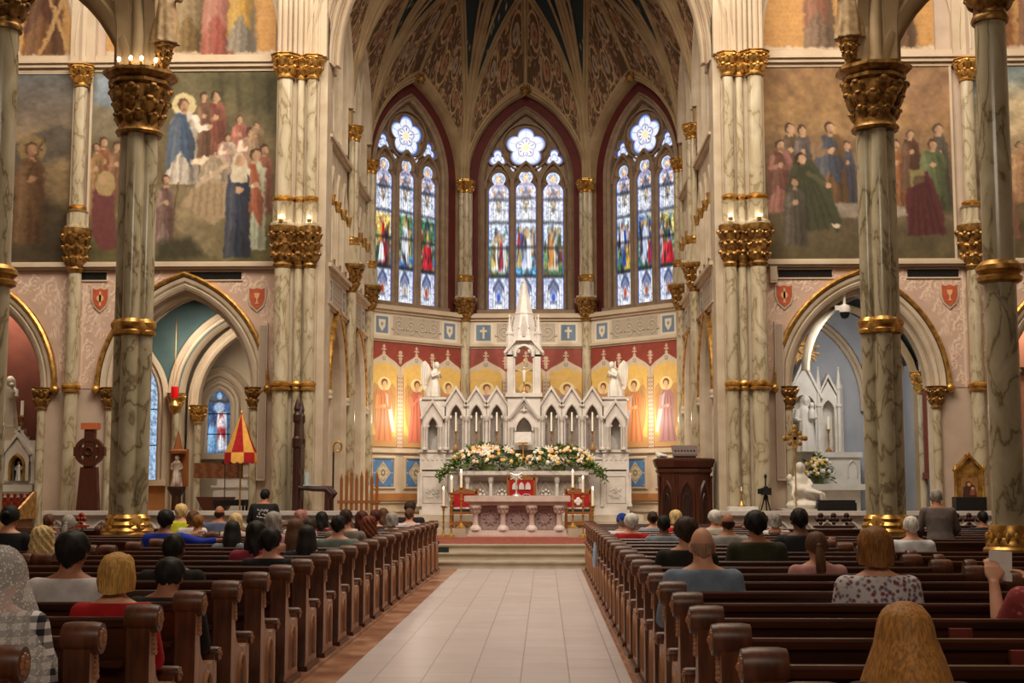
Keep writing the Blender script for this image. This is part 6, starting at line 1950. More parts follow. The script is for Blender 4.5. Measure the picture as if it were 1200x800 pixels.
def altar_rail(x0, x1, label):
 t = thing('altar_rail', label, 'rail', ((x0 + x1) / 2, 26.35, 0), 'white marble altar rails')
 pl = plane((0, 26.25, 0), (1, 0, 0), (0, -1, 0))
 p = MB(); p.pbox(pl, x0, x1, 0, .12, -.24, .04); p.pbox(pl, x0, x1, .12, 1.0, -.2, -.02); wpart('panel_wall', p, M['white_marble'], t, smooth=0)
 p = MB(); p.pbox(pl, x0 - .03, x1 + .03, 1.0, 1.04, -.25, .03); p.pbox(pl, x0 - .05, x1 + .05, 1.04, 1.12, -.28, .07); wpart('coping', p, M['white_marble'], t, smooth=0)
 n = max(2, int((x1 - x0) / .42)); w_ = (x1 - x0) / n
 p = MB()
 for i in range(n):
  c = x0 + w_ * (i + .5)
  p.psweep(pl, arch_path(c, w_ * .42, .62, .92, .14, 6), [(-.02, -.02), (0, .02), (.03, .02), (.04, -.02)])
  p.psweep(pl, [(c + .05 * math.sin(a), .56 + .05 * math.cos(a)) for a in [-2 * PI * k / 10 for k in range(10)]], [(-.012, -.02), (0, .01), (.012, -.02)], closed=True)
 wpart('blind_arcade', p, M['white_marble'], t)
altar_rail(-9.0, -2.86, 'white marble altar rail left of the aisle, in front of the throne')
altar_rail(3.95, 9.3, 'white marble altar rail right of the aisle, in front of the pieta')
tag(share('book_box', (lambda b: (b.box(-.1, .1, -.07, .07, 0, .09), b.box(-.105, .105, -.075, .075, .08, .10), b.build('book_box', pmat('dark_green_box', (34, 44, 42), (26, 34, 32), scale=6), mesh_only=True, smooth=0))[2])(MB()), None, (-1.40, 27.25, .294)), 'small dark box lying on the altar steps at the left', 'box')
# =================================================================== MURALS
def px_map(cv_ext, Y):
 pass
def mural(name, cv, u0, u1, v0, v1, label, group, d=.03, frame=None):
 """flat painting on the transept wall; canvas drawn in photo pixels u0..u1, v0..v1"""
 g = cv.a.mean(axis=2, keepdims=True)
 b = cv.a * .80 + g * .20
 b = (b * .90 + np.array((.42, .30, .18)) * .10) * .84
 e = b.copy()
 for ax in (0, 1):
  e = (np.roll(e, 1, ax) + 2 * e + np.roll(e, -1, ax)) / 4
 b = np.clip(.32 + (e - .32) * 1.1, 0, 1) * 1.16
 rs_ = np.random.RandomState(int(u0) % 97 + 1)
 hh, ww = b.shape[:2]
 def fld(sd):
  q = Cv(ww, hh, 0, 1, 0, 1, (128, 128, 128)); return q.noise(0, 40, sd)
 jy = np.clip(np.arange(hh)[:, None] + fld(3) * 3.2, 0, hh - 1).astype(int); ix = np.clip(np.arange(ww)[None, :] + fld(8) * 3.2, 0, ww - 1).astype(int)
 b = b[jy, ix]
 cv.a = np.clip(b * (1 + .07 * fld(12))[..., None], 0, 1)
 b = cv.a
 cv.a = b
 x0, x1 = xat(u0, YT), xat(u1, YT)
 z1, z0 = zat(v0, YT), zat(v1, YT)
 t = thing(name, label, 'mural', PT((x0 + x1) / 2, z0, 0), group)
 paint_rect('painting', cv, *shade_to(PT, cv, x0, x1, z0, z1, d), M['paint'], t)
 if frame:
  p = MB(); p.psweep(PT, [(x0, z0), (x0, z1), (x1, z1), (x1, z0)], [(-.02, 0), (-.02, .05), (.03, .05), (.05, 0)], closed=True)
  wpart('frame', p, M[frame], t, smooth=0)
 return t
SKN = (196, 152, 118)
# --- left main: teacher in blue among listeners
cv = Cv(300, 300, 96, 322, 80, 308)
cv.grad([(80, (112, 106, 74)), (150, (104, 94, 66)), (215, (120, 106, 76)), (255, (112, 104, 66)), (308, (92, 88, 52))])
cv.poly([(96, 80), (140, 80), (136, 110), (128, 140), (96, 145)], (128, 146, 164), soft=14)
cv.poly([(96, 118), (118, 124), (136, 132), (136, 160), (96, 160)], (132, 122, 98), soft=8)
cv.poly([(225, 80), (322, 80), (322, 150), (300, 130), (262, 104), (240, 110)], (84, 82, 54), soft=18)
for x in (252, 272, 292, 309): cv.line([(x, 84), (x + 3, 130)], 5, (66, 62, 42), al=.6, soft=5)
cv.poly([(150, 225), (250, 218), (262, 300), (140, 306)], (142, 126, 92), soft=20)
cv.noise(.22, 16, 4)
for a in [(112, 158, 240, 24, (150, 104, 72), (166, 96, 60)), (128, 164, 236, 20, (140, 96, 70), None), (104, 166, 250, 20, (156, 118, 74), None)]:
 cv.fig(*a, skin=SKN, seed=1)
cv.poly([(100, 222), (118, 212), (126, 226), (132, 290), (112, 292), (100, 270)], (116, 60, 62), soft=3); cv.ell(116, 214, 12, 15, (178, 150, 98)); cv.ell(112, 210, 5, 6, SKN)
cv.fig(246, 104, 192, 30, (152, 88, 72), (136, 72, 60), arm=0, hair=(60, 40, 28), skin=SKN)
cv.fig(232, 106, 186, 18, (120, 84, 66), None, hair=(60, 40, 28), skin=SKN)
cv.fig(208, 113, 215, 38, (206, 196, 184), (72, 98, 134), hair=(96, 62, 38), halo=(212, 196, 142), skin=SKN, arm=1)
cv.fig(276, 134, 196, 22, (168, 96, 84), None, skin=SKN); cv.fig(262, 156, 212, 24, (204, 186, 166), (190, 150, 140), skin=SKN)
cv.fig(288, 149, 214, 30, (206, 188, 168), (176, 132, 112), skin=SKN); cv.fig(296, 141, 190, 20, (150, 120, 92), None, skin=SKN)
cv.fig(306, 168, 250, 22, (156, 96, 76), None, skin=SKN); cv.fig(247, 175, 214, 34, (200, 180, 156), (170, 150, 126), skin=SKN, arm=-1)
cv.fig(296, 173, 292, 26, (186, 196, 168), (178, 90, 62), skin=SKN)
cv.poly([(222, 218), (246, 206), (262, 214), (268, 250), (244, 262), (226, 248), (206, 240)], (176, 150, 116), soft=3, al=.9)
for k in range(5): cv.line([(224 + k * 8, 214), (220 + k * 9, 250)], 2.5, (132, 106, 80), al=.6, soft=3)
cv.fig(276, 178, 301, 30, (40, 50, 74), (48, 60, 88), veil=(210, 196, 170), skin=SKN)
cv.line([(262, 192), (236, 210), (226, 217)], 6, (196, 172, 140), soft=3)
cv.fig(189, 204, 292, 22, (136, 110, 104), (120, 88, 84), skin=SKN); cv.line([(203, 212), (196, 280)], 1.8, (104, 74, 48))
cv.poly([(180, 282), (220, 276), (240, 300), (176, 308)], (66, 64, 44), soft=10)
cv.noise(.10, 60, 7)
mural('mural_painting', cv, 97, 320, 80.5, 307.5, 'large mural of a blue robed teacher among seated listeners, left of the chancel', 'large murals on the transept wall', frame='cream')
# --- left far: brown robed saint under a dusky sky
cv = Cv(150, 260, -120, 78, 82, 308)
cv.grad([(82, (96, 100, 106)), (140, (128, 112, 96)), (170, (164, 136, 96)), (185, (118, 100, 76)), (308, (78, 68, 46))])
cv.poly([(-120, 175), (-60, 160), (0, 168), (40, 150), (62, 142), (78, 150), (78, 200), (-120, 210)], (92, 84, 74), soft=5)
cv.poly([(20, 200), (78, 180), (78, 270), (40, 250)], (136, 112, 78), soft=14); cv.poly([(-120, 230), (20, 220), (78, 240), (78, 308), (-120, 308)], (70, 60, 42), soft=16)
cv.noise(.25, 14, 9)
cv.fig(28, 164, 284, 38, (96, 66, 40), (110, 76, 46), hair=(74, 52, 34), halo=(140, 116, 74), skin=(170, 124, 92))
cv.line([(42, 160), (24, 206)], 3, (80, 54, 32)); cv.fig(-40, 180, 290, 40, (110, 74, 60), (130, 96, 60), skin=SKN)
cv.noise(.10, 60, 3)
mural('mural_painting', cv, -118, 76, 82.5, 307.5, 'mural of a lone brown robed figure under a dusky sky, at far left', 'large murals on the transept wall', frame='cream')
# --- right main: gathering under warm rays
cv = Cv(300, 300, 900, 1126, 78, 306)
cv.grad([(78, (134, 98, 66)), (130, (156, 118, 74)), (190, (132, 104, 76)), (240, (110, 94, 72)), (306, (88, 80, 52))])
for k in range(13):
 a = PI * (k + .5) / 13
 cv.poly([(985, 160), (985 + 190 * math.cos(a), 160 - 150 * math.sin(a)), (985 + 190 * math.cos(a + .1), 160 - 150 * math.sin(a + .1))], (196, 152, 92), soft=10, al=.4)
cv.poly([(1060, 90), (1126, 80), (1126, 140), (1085, 150)], (150, 112, 84), soft=16, al=.7)
cv.poly([(945, 240), (1080, 238), (1080, 256), (940, 258)], (150, 138, 122), soft=3)
cv.noise(.22, 14, 5)
for a in [(932, 146, 236, 24, (96, 76, 58), None), (947, 149, 236, 22, (92, 84, 84), None), (1000, 168, 240, 20, (74, 78, 100), None), (920, 166, 250, 30, (158, 100, 92), (120, 74, 62))]:
 cv.fig(*a, skin=SKN, hair=(58, 40, 30))
cv.fig(980, 145, 240, 38, (116, 84, 52), (70, 78, 100), skin=SKN, hair=(70, 48, 34))
cv.poly([(935, 190), (958, 190), (978, 222), (992, 262), (986, 268), (944, 274), (922, 280), (924, 230)], (66, 70, 48), soft=3)
for k in range(6): cv.line([(940 + 3 * k, 200), (930 + 11 * k, 272)], 3, (46, 50, 34), al=.6, soft=3)
cv.ell(943, 189, 6.5, 8, (58, 40, 30)); cv.ell(946, 190, 4.5, 6, SKN); cv.line([(952, 205), (974, 220)], 5, (84, 84, 58), soft=2); cv.ell(976, 220, 4, 3, SKN); cv.ell(984, 266, 6, 2.5, (206, 190, 170))
cv.fig(1058, 166, 244, 26, (156, 100, 62), (176, 108, 64), skin=SKN); cv.fig(1076, 156, 226, 24, (92, 60, 44), None, skin=SKN, hair=(90, 70, 56))
cv.fig(1110, 148, 244, 24, (90, 84, 74), None, skin=SKN, hair=(70, 60, 50)); cv.fig(1102, 166, 250, 34, (84, 100, 66), (98, 114, 76), skin=SKN)
cv.poly([(1078, 200), (1096, 204), (1110, 240), (1116, 276), (1070, 278), (1068, 236)], (92, 42, 46), soft=3); cv.poly([(1074, 202), (1090, 198), (1092, 216), (1074, 222)], (136, 128, 76), soft=3)
for k in range(5): cv.line([(1080 + 3 * k, 210), (1074 + 9 * k, 276)], 3, (62, 28, 32), al=.6, soft=3)
cv.ell(1080, 196, 6, 7, (80, 52, 36)); cv.fig(936, 210, 290, 26, (80, 74, 66), None, skin=SKN, al=.8)
cv.noise(.10, 60, 2)
mural('mural_painting', cv, 900, 1125, 78.5, 306, 'large mural of a robed gathering under warm rays, right of the chancel', 'large murals on the transept wall', frame='cream')
# --- right far: clouded vision
cv = Cv(170, 260, 1146, 1350, 78, 306)
cv.grad([(78, (112, 134, 140)), (130, (140, 142, 130)), (200, (140, 116, 84)), (306, (84, 72, 48))])
cv.ell(1200, 150, 50, 40, (196, 176, 136), soft=.7); cv.ell(1260, 190, 70, 50, (178, 150, 110), soft=.7)
cv.noise(.3, 12, 6)
for x, y0, y1, c in ((1182, 150, 205, (160, 140, 112)), (1205, 170, 240, (176, 130, 90)), (1186, 212, 282, (170, 110, 84)), (1230, 200, 290, (120, 86, 66)), (1260, 150, 260, (110, 120, 150))):
 cv.fig(x, y0, y1, 26, c, None, skin=SKN)
cv.noise(.10, 60, 3)
mural('mural_painting', cv, 1148, 1348, 78.5, 306, 'mural of a clouded sky over huddled figures, at far right', 'large murals on the transept wall', frame='cream')
# --- upper saints on stencilled gold
def upper(u0, u1, figs, label, cross=None):
 cv = Cv(180, 130, u0, u1, -70, 62, (204, 150, 84))
 for i in range(40):
  for j in range(24):
   x, y = u0 + (i + .5 * (j % 2)) * 6, -68 + j * 5.6
   cv.ell(x, y, 1.6, 1.6, (188, 132, 68), al=.8)
 cv.poly([(u0, 57), (u1, 57), (u1, 62), (u0, 62)], (206, 186, 160))
 for f in figs: cv.fig(*f[:6], skin=SKN)
 if cross:
  for q in (-1, 1): cv.line([(cross - q * 17, -30), (cross + q * 17, 57)], 5, (180, 140, 86))
 cv.noise(.08, 40, 3)
 mural('saints_mural', cv, u0, u1, -68, 62, label, 'upper murals of saints', d=.02)
upper(112, 316, [(150, -62, 58, 34, (150, 120, 80), None), (212, -60, 58, 36, (122, 96, 54), (150, 128, 92)), (246, -66, 61, 38, (160, 76, 66), (176, 110, 96)), (274, -62, 58, 32, (128, 120, 108), (196, 150, 60))], 'upper mural of saints in brown, red and grey robes on gold, left of the chancel')
upper(-110, 76, [(36, -66, 60, 46, (116, 74, 42), (90, 52, 34))], 'upper mural of a saint with a diagonal cross on gold, at far left', cross=50)
upper(902, 1108, [(970, -62, 58, 36, (122, 96, 78), (148, 92, 70)), (1068, -62, 58, 34, (118, 84, 58), (100, 72, 50)), (1010, -64, 58, 32, (140, 120, 80), None)], 'upper mural of saints in brown robes on gold, right of the chancel')
upper(1146, 1340, [(1182, -66, 58, 40, (180, 110, 60), (206, 140, 70)), (1230, -66, 58, 40, (120, 80, 60), None)], 'upper mural of a saint in orange on gold, at far right')
# statues on brackets above the crossing columns
def bracket_statue(sx, label):
 t = thing('bracket_statue', label, 'statue', (sx * 5.27, 20.38, 7.97), 'saints on brackets above the crossing columns', 0, .66)
 sm = statue_mesh('saint_figure', 1.9, 'stand'); sm.materials.append(pmat('gilt_stone', (176, 150, 110), (140, 110, 74), scale=6, rough=.55))
 share('figure', sm, t, (0, 0, .62), (0, 0, -sx * .4))
 p = MB(); p.lathe([(.06, 0), (.1, .1), (.16, .28), (.13, .32), (.2, .42), (.2, .5), (.24, .54), (.24, .62)], 0, 0, 0, 8); foliage(p, 0, 0, .1, .45, .1, .18, 2, 7)
 part('bracket', p, M['oldgold'], t)
bracket_statue(-1, 'gilded stone saint on a bracket above the left crossing column')
bracket_statue(1, 'gilded stone saint on a bracket above the right crossing column')
for i, (dx, dy) in enumerate(((-.22, -.42), (-.02, -.48), (.14, -.46), (.33, -.36), (.44, -.2))):
 t = thing('small_lamp', 'tiny lit bulbs standing on top of the left crossing column capital', 'lamp', (-5.68 + dx, 20.6 + dy, 7.98), 'tiny bulbs on the left crossing capital')
 p = MB(); p.lathe([(.03, 0), (.03, .05), (.012, .07)], 0, 0, 0, 8); part('socket', p, M['brass'], t)
 p = MB(); p.ball((0, 0, .1), (.028, .028, .04), 8, 6); part('bulb', p, M['bulb'], t)
# =================================================================== SIDE CHAPELS
for sx, nm in ((-1, 'left'), (1, 'right')):
 c = AX + sx * cs1
 mb = MB()
 a, b = sorted((AX + sx * 4.45, AX + sx * 9.25))
 yb = 33.2
 mb.box(a, b, yb, yb + .2, .4, 7, 0)
 for x in (a, b): mb.box(x - .1, x + .1, YT + .5, yb + .1, .4, 7, 0 if sx > 0 else 1)
 struct('wall_chapel_' + nm, mb, [M['bluewall'] if sx > 0 else M['cream'], M['ochre']], smooth=0)
 # pointed vault running back from the arch
 pts = arch_pts(c, 2.3, 3.7, 6.0, 14)
 mb = MB(); vs = []; fs = []
 for x, z in pts: vs += [(x, YT + .55, z), (x, yb, z)]
 for i in range(len(pts) - 1): fs.append((2 * i, 2 * i + 1, 2 * i + 3, 2 * i + 2))
 mb.add(vs, fs)
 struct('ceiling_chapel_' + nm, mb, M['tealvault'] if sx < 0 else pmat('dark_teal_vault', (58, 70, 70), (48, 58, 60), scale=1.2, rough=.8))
 mb = MB()
 for y, h, ap in ((yb - 1.5, 2.2, 5.85),):
  pl = plane((0, y, 0), (1, 0, 0), (0, -1, 0))
  mb.psweep(pl, arch_path(c, h - .12, 3.7, ap - .1, .42, 12), [(0, -.12), (-.04, 0), (0, .12), (.1, .14), (.14, .0), (.1, -.14)])
 # crossed ribs on the vault
 for y0, y1 in ((YT + .6, YT + 1.6), (YT + 1.6, yb - 1.5), (yb - 1.5, yb)):
  for q in (-1, 1):
   n = len(pts)
   mb.tube([(x, y0 + (y1 - y0) * (i / (n - 1) if q > 0 else 1 - i / (n - 1)), z - .04) for i, (x, z) in enumerate(pts)], .05, 6)
 struct('trim_chapel_ribs_' + nm, mb, M['cream'] if sx < 0 else M['rib'])
# left chapel: deep moulded arch and a stained glass window
PB = plane((0, 33.2, 0), (1, 0, 0), (0, -1, 0))
yc = 31.3
pl = plane((0, yc, 0), (1, 0, 0), (0, -1, 0))
mb = MB()
xa, xb_ = xat(210, yc), xat(340, yc)
c = (xa + xb_) / 2; h = (xb_ - xa) / 2
mb.pwall(pl, -9.2, -4.5, .42, 6.2, [(c, h, .42, 3.65, 5.5)], 0, .5)
struct('wall_chapel_arch', mb, M['tealvault'], smooth=0)
mb = MB(); mb.pbox(pl, -9.2, c - h - .02, .42, 3.7, .0, .02); mb.pbox(pl, -9.2, c - h - .02, 3.66, 3.74, .02, .06, 1); struct('wall_chapel_dado', mb, [M['ochre'], M['cream']], smooth=0)
mb = MB()
mb.psweep(pl, arch_path(c, h, 3.65, 5.5, .42, 14), [(-.02, -.5), (-.02, -.1), (.03, -.02), (.04, .05), (.10, .06), (.13, .02), (.18, .08), (.24, .08), (.27, 0)])
mb.psweep(plane((0, yc + .5, 0), (1, 0, 0), (0, -1, 0)), arch_path(c, h - .32, 3.5, 5.15, .42, 14), [(0, -.3), (0, 0), (.05, .05), (.11, .02), (.16, .06), (.24, .0)])
struct('trim_chapel_inner_arch', mb, M['cream'])
for u, y, z0 in ((207, yc - .2, 3.3), (233, yc + .3, 3.05)):
 x = xat(u, y)
 t = thing('chapel_column', 'slender shaft with gilded capital in the left chapel, %s' % ('below the red sanctuary lamp' if u == 207 else 'left of the stained glass window'), 'column', (x, y, .42)); t['kind'] = 'thing'
 p = MB(); p.lathe([(.09, .2), (.085, z0 - .42)], 0, 0, 0, 14); part('shaft', p, M['yellow_marble'], t)
 p = MB(); capital(p, 0, 0, z0 - .42, z0, .1, .2, 2, 8); part('capital', p, M['gold'], t)
 p = MB(); base(p, 0, 0, 0, .1, .24); part('base', p, M['gold'], t)
def small_window(idx, plq, c, half, z0, zs, za, cv, label, frame='cream'):
 w_ = MB(); w_.psweep(plq, arch_path(c, half, zs, za, z0, 12), [(-.02, .0), (-.02, .04), (.04, .08), (.09, .05), (.14, .12), (.2, .1), (.24, 0)])
 w_.pbox(plq, c - half - .25, c + half + .25, z0 - .14, z0, 0, .16)
 root = struct('window_%d' % idx, w_, M[frame])
 tag(root, label, 'window')
 n = cv.h
 def hwf(z):
  if z <= zs: return half
  h_ = za - zs; Rr = (half * half + h_ * h_) / (2 * half); cx_ = half - Rr
  return max(.004, cx_ + math.sqrt(max(0, Rr * Rr - (z - zs) ** 2)))
 pane_shape(plq, c, hwf, z0, za, cv, .03, 'glass_pane', root)
 mb = MB()
 for z in (z0 + (za - z0) * .3, z0 + (za - z0) * .62): mb.pbox(plq, c - half, c + half, z - .012, z + .012, .0, .05)
 o = mb.build('saddle_bars', M['dark'], smooth=0); o.parent = root
cv = Cv(60, 130, -1, 1, 0, 1, (60, 84, 120)); cv.px = .03
cv.noise(.5, 12, 3)
cv.ell(0, .1, .3, .06, (150, 180, 214)); cv.poly([(-.9, .16), (.9, .16), (.9, .2), (-.9, .2)], (60, 50, 50)); cv.ell(-.5, .14, .25, .04, (90, 84, 70)); cv.ell(.5, .14, .25, .04, (90, 84, 70))
cv.fig(.25, .25, .95, .9, (220, 224, 236), (170, 50, 56)); cv.fig(-.5, .5, .97, .8, (110, 160, 206), (130, 176, 214)); cv.ell(0, .28, .45, .08, (200, 214, 236), al=.7)
cv.noise(.3, 26, 8)
x = xat(258, 33.2)
small_window(4, PB, x, .29, zat(531, 33.2), zat(475, 33.2), zat(456, 33.2), cv, 'small stained glass window of figures in blue and red at the back of the left chapel')
mb = MB(); mb.psweep(PB, arch_path(x, .55, zat(475, 33.2), zat(440, 33.2), zat(540, 33.2), 12), [(0, 0), (0, .1), (.06, .14), (.14, .08), (.2, .16), (.28, .0)]); struct('trim_chapel_window', mb, M['cream'])
PLW = plane((-9.14, 0, 0), (0, 1, 0), (1, 0, 0))
cv = Cv(30, 120, -1, 1, 0, 1, (150, 176, 206)); cv.px = .05; cv.noise(.6, 14, 5)
small_window(5, plane((0, 31.27, 0), (1, 0, 0), (0, -1, 0)), xat(175, 31.3), .24, 1.75, 3.6, 4.35, cv, 'narrow pale stained glass window at the left inside the left chapel')
# right chapel: Marian altar
YR = 32.6
PM = plane((0, YR, 0), (1, 0, 0), (0, -1, 0))
ux = lambda u: xat(u, YR); vz = lambda v: zat(v, YR)
xc = ux(941)
wp = M['white_marble_plain']
t = thing('marian_altar', 'white marble side altar with gothic canopies in the right chapel', 'altar', (xc, YR, .42))
p = MB(); p.pbox(PM, xc - 1.3, xc + 1.3, .42, .6, -.5, .6); p.pbox(PM, xc - 1.2, xc + 1.2, .6, vz(574), -.5, .4); wpart('altar_block', p, wp, t, smooth=0)
p = MB(); p.pbox(PM, xc - 1.34, xc + 1.34, vz(574), vz(567), -.5, .62); wpart('altar_slab', p, wp, t, smooth=0)
p = MB(); p.pbox(PM, xc - 1.28, xc + 1.28, vz(567), vz(534), -.5, .1); p.pbox(PM, xc - 1.33, xc + 1.33, vz(536), vz(530), -.5, .16)
for q in (-1, 1): p.psweep(PM, arch_path(xc + q * 1.1, .1, vz(548), vz(540), vz(560), 6), [(-.02, .1), (0, .14), (.03, .1)])
wpart('upper_gradine', p, wp, t, smooth=0)
p = MB(); p.pbox(PM, xc - 1.0, xc + 1.0, vz(530), vz(450), -.5, -.3)
p.pwall(PM, xc - .34, xc + .34, vz(530), vz(462), [(xc, .24, vz(530), vz(476), vz(464))], .1, .4); p.pprism(PM, [(xc - .34, vz(462)), (xc + .34, vz(462)), (xc, vz(432))], -.3, .1)
p.psweep(PM, [(xc - .4, vz(468)), (xc, vz(427)), (xc + .4, vz(468))], [(0, -.3), (-.02, .12), (0, .17), (.05, .17), (.06, -.3)])
wpart('central_canopy', p, wp, t, smooth=30)
for q in (-1, 1):
 cx_ = xc + q * .58
 p = MB(); p.pwall(PM, cx_ - .2, cx_ + .2, vz(530), vz(465), [(cx_, .13, vz(530), vz(482), vz(470))], .04, .3); p.pprism(PM, [(cx_ - .2, vz(465)), (cx_ + .2, vz(465)), (cx_, vz(448))], -.26, .04)
 p.psweep(PM, [(cx_ - .23, vz(466)), (cx_, vz(443)), (cx_ + .23, vz(466))], [(0, -.2), (0, .1), (.04, .1), (.05, -.2)])
 p.ball(PM(cx_, vz(441), .05), .04, 6, 5)
 wpart('side_canopy', p, wp, t, smooth=30)
 for dx in (.34, .82):
  p = MB(); c_ = PM(xc + q * dx, vz(530), .1)
  H = vz(478) - vz(530); H2 = vz(433) - vz(530)
  p.lathe([(.075, 0), (.06, .05), (.05, .08), (.05, H), (.075, H + .02), (.075, H + .06), (.045, H + .09), (.045, H2 * .74), (.07, H2 * .76), (.012, H2), (.03, H2 + .02), (.0, H2 + .05)], c_.x, c_.y, c_.z, 8)
  wpart('pinnacle', p, wp, t, smooth=30)
mm = statue_mesh('madonna', vz(463) - vz(528), 'child'); mm.materials.append(wp)
o = bpy.data.objects.new('madonna_statue', mm); COL.objects.link(o); o.location = PM(xc - .02, vz(530), .35); tag(o, 'white veiled madonna and child statue standing on the Marian altar', 'statue')
candlestick(PM(ux(970), vz(530), -.05), vz(503) - vz(530), .3, 'tall candle under the right canopy of the Marian altar', None, lit=False, r=.03)
t = thing('ray_halo', 'gilded burst of rays on the wall above the Marian altar', 'halo', (ux(946), 33.15, vz(408)))
p = MB()
for i in range(28):
 a = 2 * PI * i / 28; L = .42 if i % 2 else .34
 f = lambda s, z, d=0: Vector((s, -d, z))
 n_ = Vector((math.cos(a), math.sin(a))); m_ = Vector((-n_.y, n_.x))
 p.pprism(f, [tuple(n_ * .1 + m_ * .012), tuple(n_ * .1 - m_ * .012), tuple(n_ * L - m_ * .026), tuple(n_ * L + m_ * .026)], .0, .03)
p.lathe([(.12, 0), (.12, .04), (.08, .05)], 0, 0, 0, 16, mat=Matrix.Rotation(PI / 2, 4, 'X'))
part('rays', p, M['oldgold'], t, smooth=0)
arrangement(PM(ux(953), vz(567), .40), .34, .2, .62, 40, 160, 'bouquet of yellow and white roses on the Marian altar', 11, mixk=(2, 2, 2, 4, 4), ksz=(.8, 1.15))
# ribs on the back wall of the right chapel and the pale side wall with a window
PB2 = plane((0, 33.15, 0), (1, 0, 0), (0, -1, 0))
mb = MB()
mb.psweep(PB2, arch_path(6.5, 1.72, 3.6, 5.75, 3.4, 14), [(0, 0), (0, .1), (.06, .16), (.12, .08), (.18, .14), (.24, .0)])
struct('trim_chapel_back', mb, M['cream'])
y = 31.0; x = xat(1079, y)
t = thing('chapel_column', 'slender marble shaft with a gilded capital at the right inside the Marian chapel', 'column', (x, y, .42)); t['kind'] = 'thing'
p = MB(); p.lathe([(.09, .2), (.085, 3.25)], 0, 0, 0, 14); part('shaft', p, M['yellow_marble'], t)
p = MB(); capital(p, 0, 0, 3.25, 3.75, .1, .22, 2, 8); part('capital', p, M['gold'], t)
p = MB(); base(p, 0, 0, 0, .1, .24); part('base', p, M['gold'], t)
mb = MB(); pl = plane((0, y, 0), (1, 0, 0), (0, -1, 0))
mb.psweep(pl, arch_pts(x - 1.25, 1.25, 4.2, 5.9, 12), [(0, -.1), (0, .06), (.06, .1), (.12, .04), (.16, -.1)])
struct('trim_chapel_rib', mb, M['cream'])
PRW = plane((9.22, 0, 0), (0, -1, 0), (-1, 0, 0))
cv = Cv(30, 120, -1, 1, 0, 1, (170, 196, 220)); cv.px = .05; cv.noise(.5, 14, 6)
small_window(6, PRW, -30.3, .45, 1.9, 3.6, 4.4, cv, 'narrow window in the right side wall of the right chapel', 'brownred')
# outer bays
for sx, nm, mat in ((-1, 'left', 'brownred'), (1, 'right', 'peach')):
 a, b = sorted((AX + sx * 9.35, sx * 16))
 mb = MB(); mb.box(a, b, 30.6, 30.8, .4, 7); mb.box(AX + sx * 9.35 - .06, AX + sx * 9.35 + .06, YT + .5, 30.7, .4, 7)
 struct('wall_outer_chapel_' + nm, mb, M[mat], smooth=0)
 mb = MB(); mb.box(a, b, YT + .5, 30.7, 6.2, 6.4); struct('ceiling_outer_chapel_' + nm, mb, M['tealvault'], smooth=0)
# ---------------------------------------------------------------- things along the left
# white side altar with a gold niche, statue above, votive rack in front
YA = 29.6
PA2 = plane((0, YA, 0), (1, 0, 0), (0, -1, 0))
ux = lambda u: xat(u, YA); vz = lambda v: zat(v, YA)
xc = ux(27)
t = thing('side_altar', 'white marble side altar with a gold edged niche and a small cross, far left', 'altar', (xc, YA, .42))
p = MB(); p.pbox(PA2, xc - 1.4, xc + .42, .42, vz(576), -.6, .5); p.pbox(PA2, xc - 1.45, xc + .5, vz(576), vz(568), -.6, .56); wpart('altar_block', p, wp, t, smooth=0)
p = MB(); p.pbox(PA2, xc - 1.4, xc + .46, vz(568), vz(515), -.6, -.1); wpart('retable', p, wp, t, smooth=0)
p = MB(); p.pwall(PA2, xc - .26, xc + .26, vz(563), vz(530), [(xc, .15, vz(563), vz(546), vz(533))], .18, .25); p.pprism(PA2, [(xc - .26, vz(530)), (xc + .26, vz(530)), (xc, vz(514))], -.1, .18)
p.psweep(PA2, [(xc - .3, vz(533)), (xc, vz(511)), (xc + .3, vz(533))], [(0, -.1), (0, .24), (.05, .24), (.06, -.1)])
for q in (-1, 1):
 c_ = PA2(xc + q * .34, vz(566), .12); p.lathe([(.07, 0), (.05, .05), (.05, .45), (.08, .5), (.08, .56), (.01, .9)], c_.x, c_.y, c_.z, 8)
wpart('canopy', p, wp, t, smooth=30)
p = MB(); p.psweep(PA2, arch_path(xc, .15, vz(546), vz(533), vz(563), 8), [(-.03, .1), (-.02, .2), (.02, .22), (.04, .18)]); wpart('gold_niche_frame', p, M['gold'], t)
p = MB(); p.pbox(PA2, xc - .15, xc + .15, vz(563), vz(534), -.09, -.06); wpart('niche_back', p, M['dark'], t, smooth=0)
p = MB(); c_ = PA2(xc, vz(513), .1); p.box(c_.x - .025, c_.x + .025, c_.y - .02, c_.y + .02, c_.z, c_.z + .26); p.box(c_.x - .1, c_.x + .1, c_.y - .02, c_.y + .02, c_.z + .12, c_.z + .17); wpart('cross', p, wp, t, smooth=0)
sm = statue_mesh('small_figure', .42, 'stand'); sm.materials.append(M['silver'])
o = bpy.data.objects.new('niche_statuette', sm); COL.objects.link(o); o.location = PA2(xc, vz(563), .06); tag(o, 'small pale statuette inside the gold edged niche of the far left altar', 'statue')
sm = statue_mesh('robed_saint', vz(437) - vz(498), 'child'); sm.materials.append(pmat('cream_statue', (216, 206, 186), (196, 184, 162), scale=6, rough=.5))
p = MB(); p.box(-.4, .4, -.2, .25, 0, .1); p.box(-.34, .34, -.16, .22, .1, vz(500) - vz(515)); o = p.build('statue_pedestal', M['stone'], smooth=0); o.location = PA2(ux(4), vz(515) + .005, -.35); tag(o, 'stone block carrying the statue above the far left altar', 'pedestal')
o = bpy.data.objects.new('saint_statue', sm); COL.objects.link(o); o.location = PA2(ux(4), vz(500) + .01, -.37); tag(o, 'cream robed saint statue before the dark red wall at far left', 'statue')
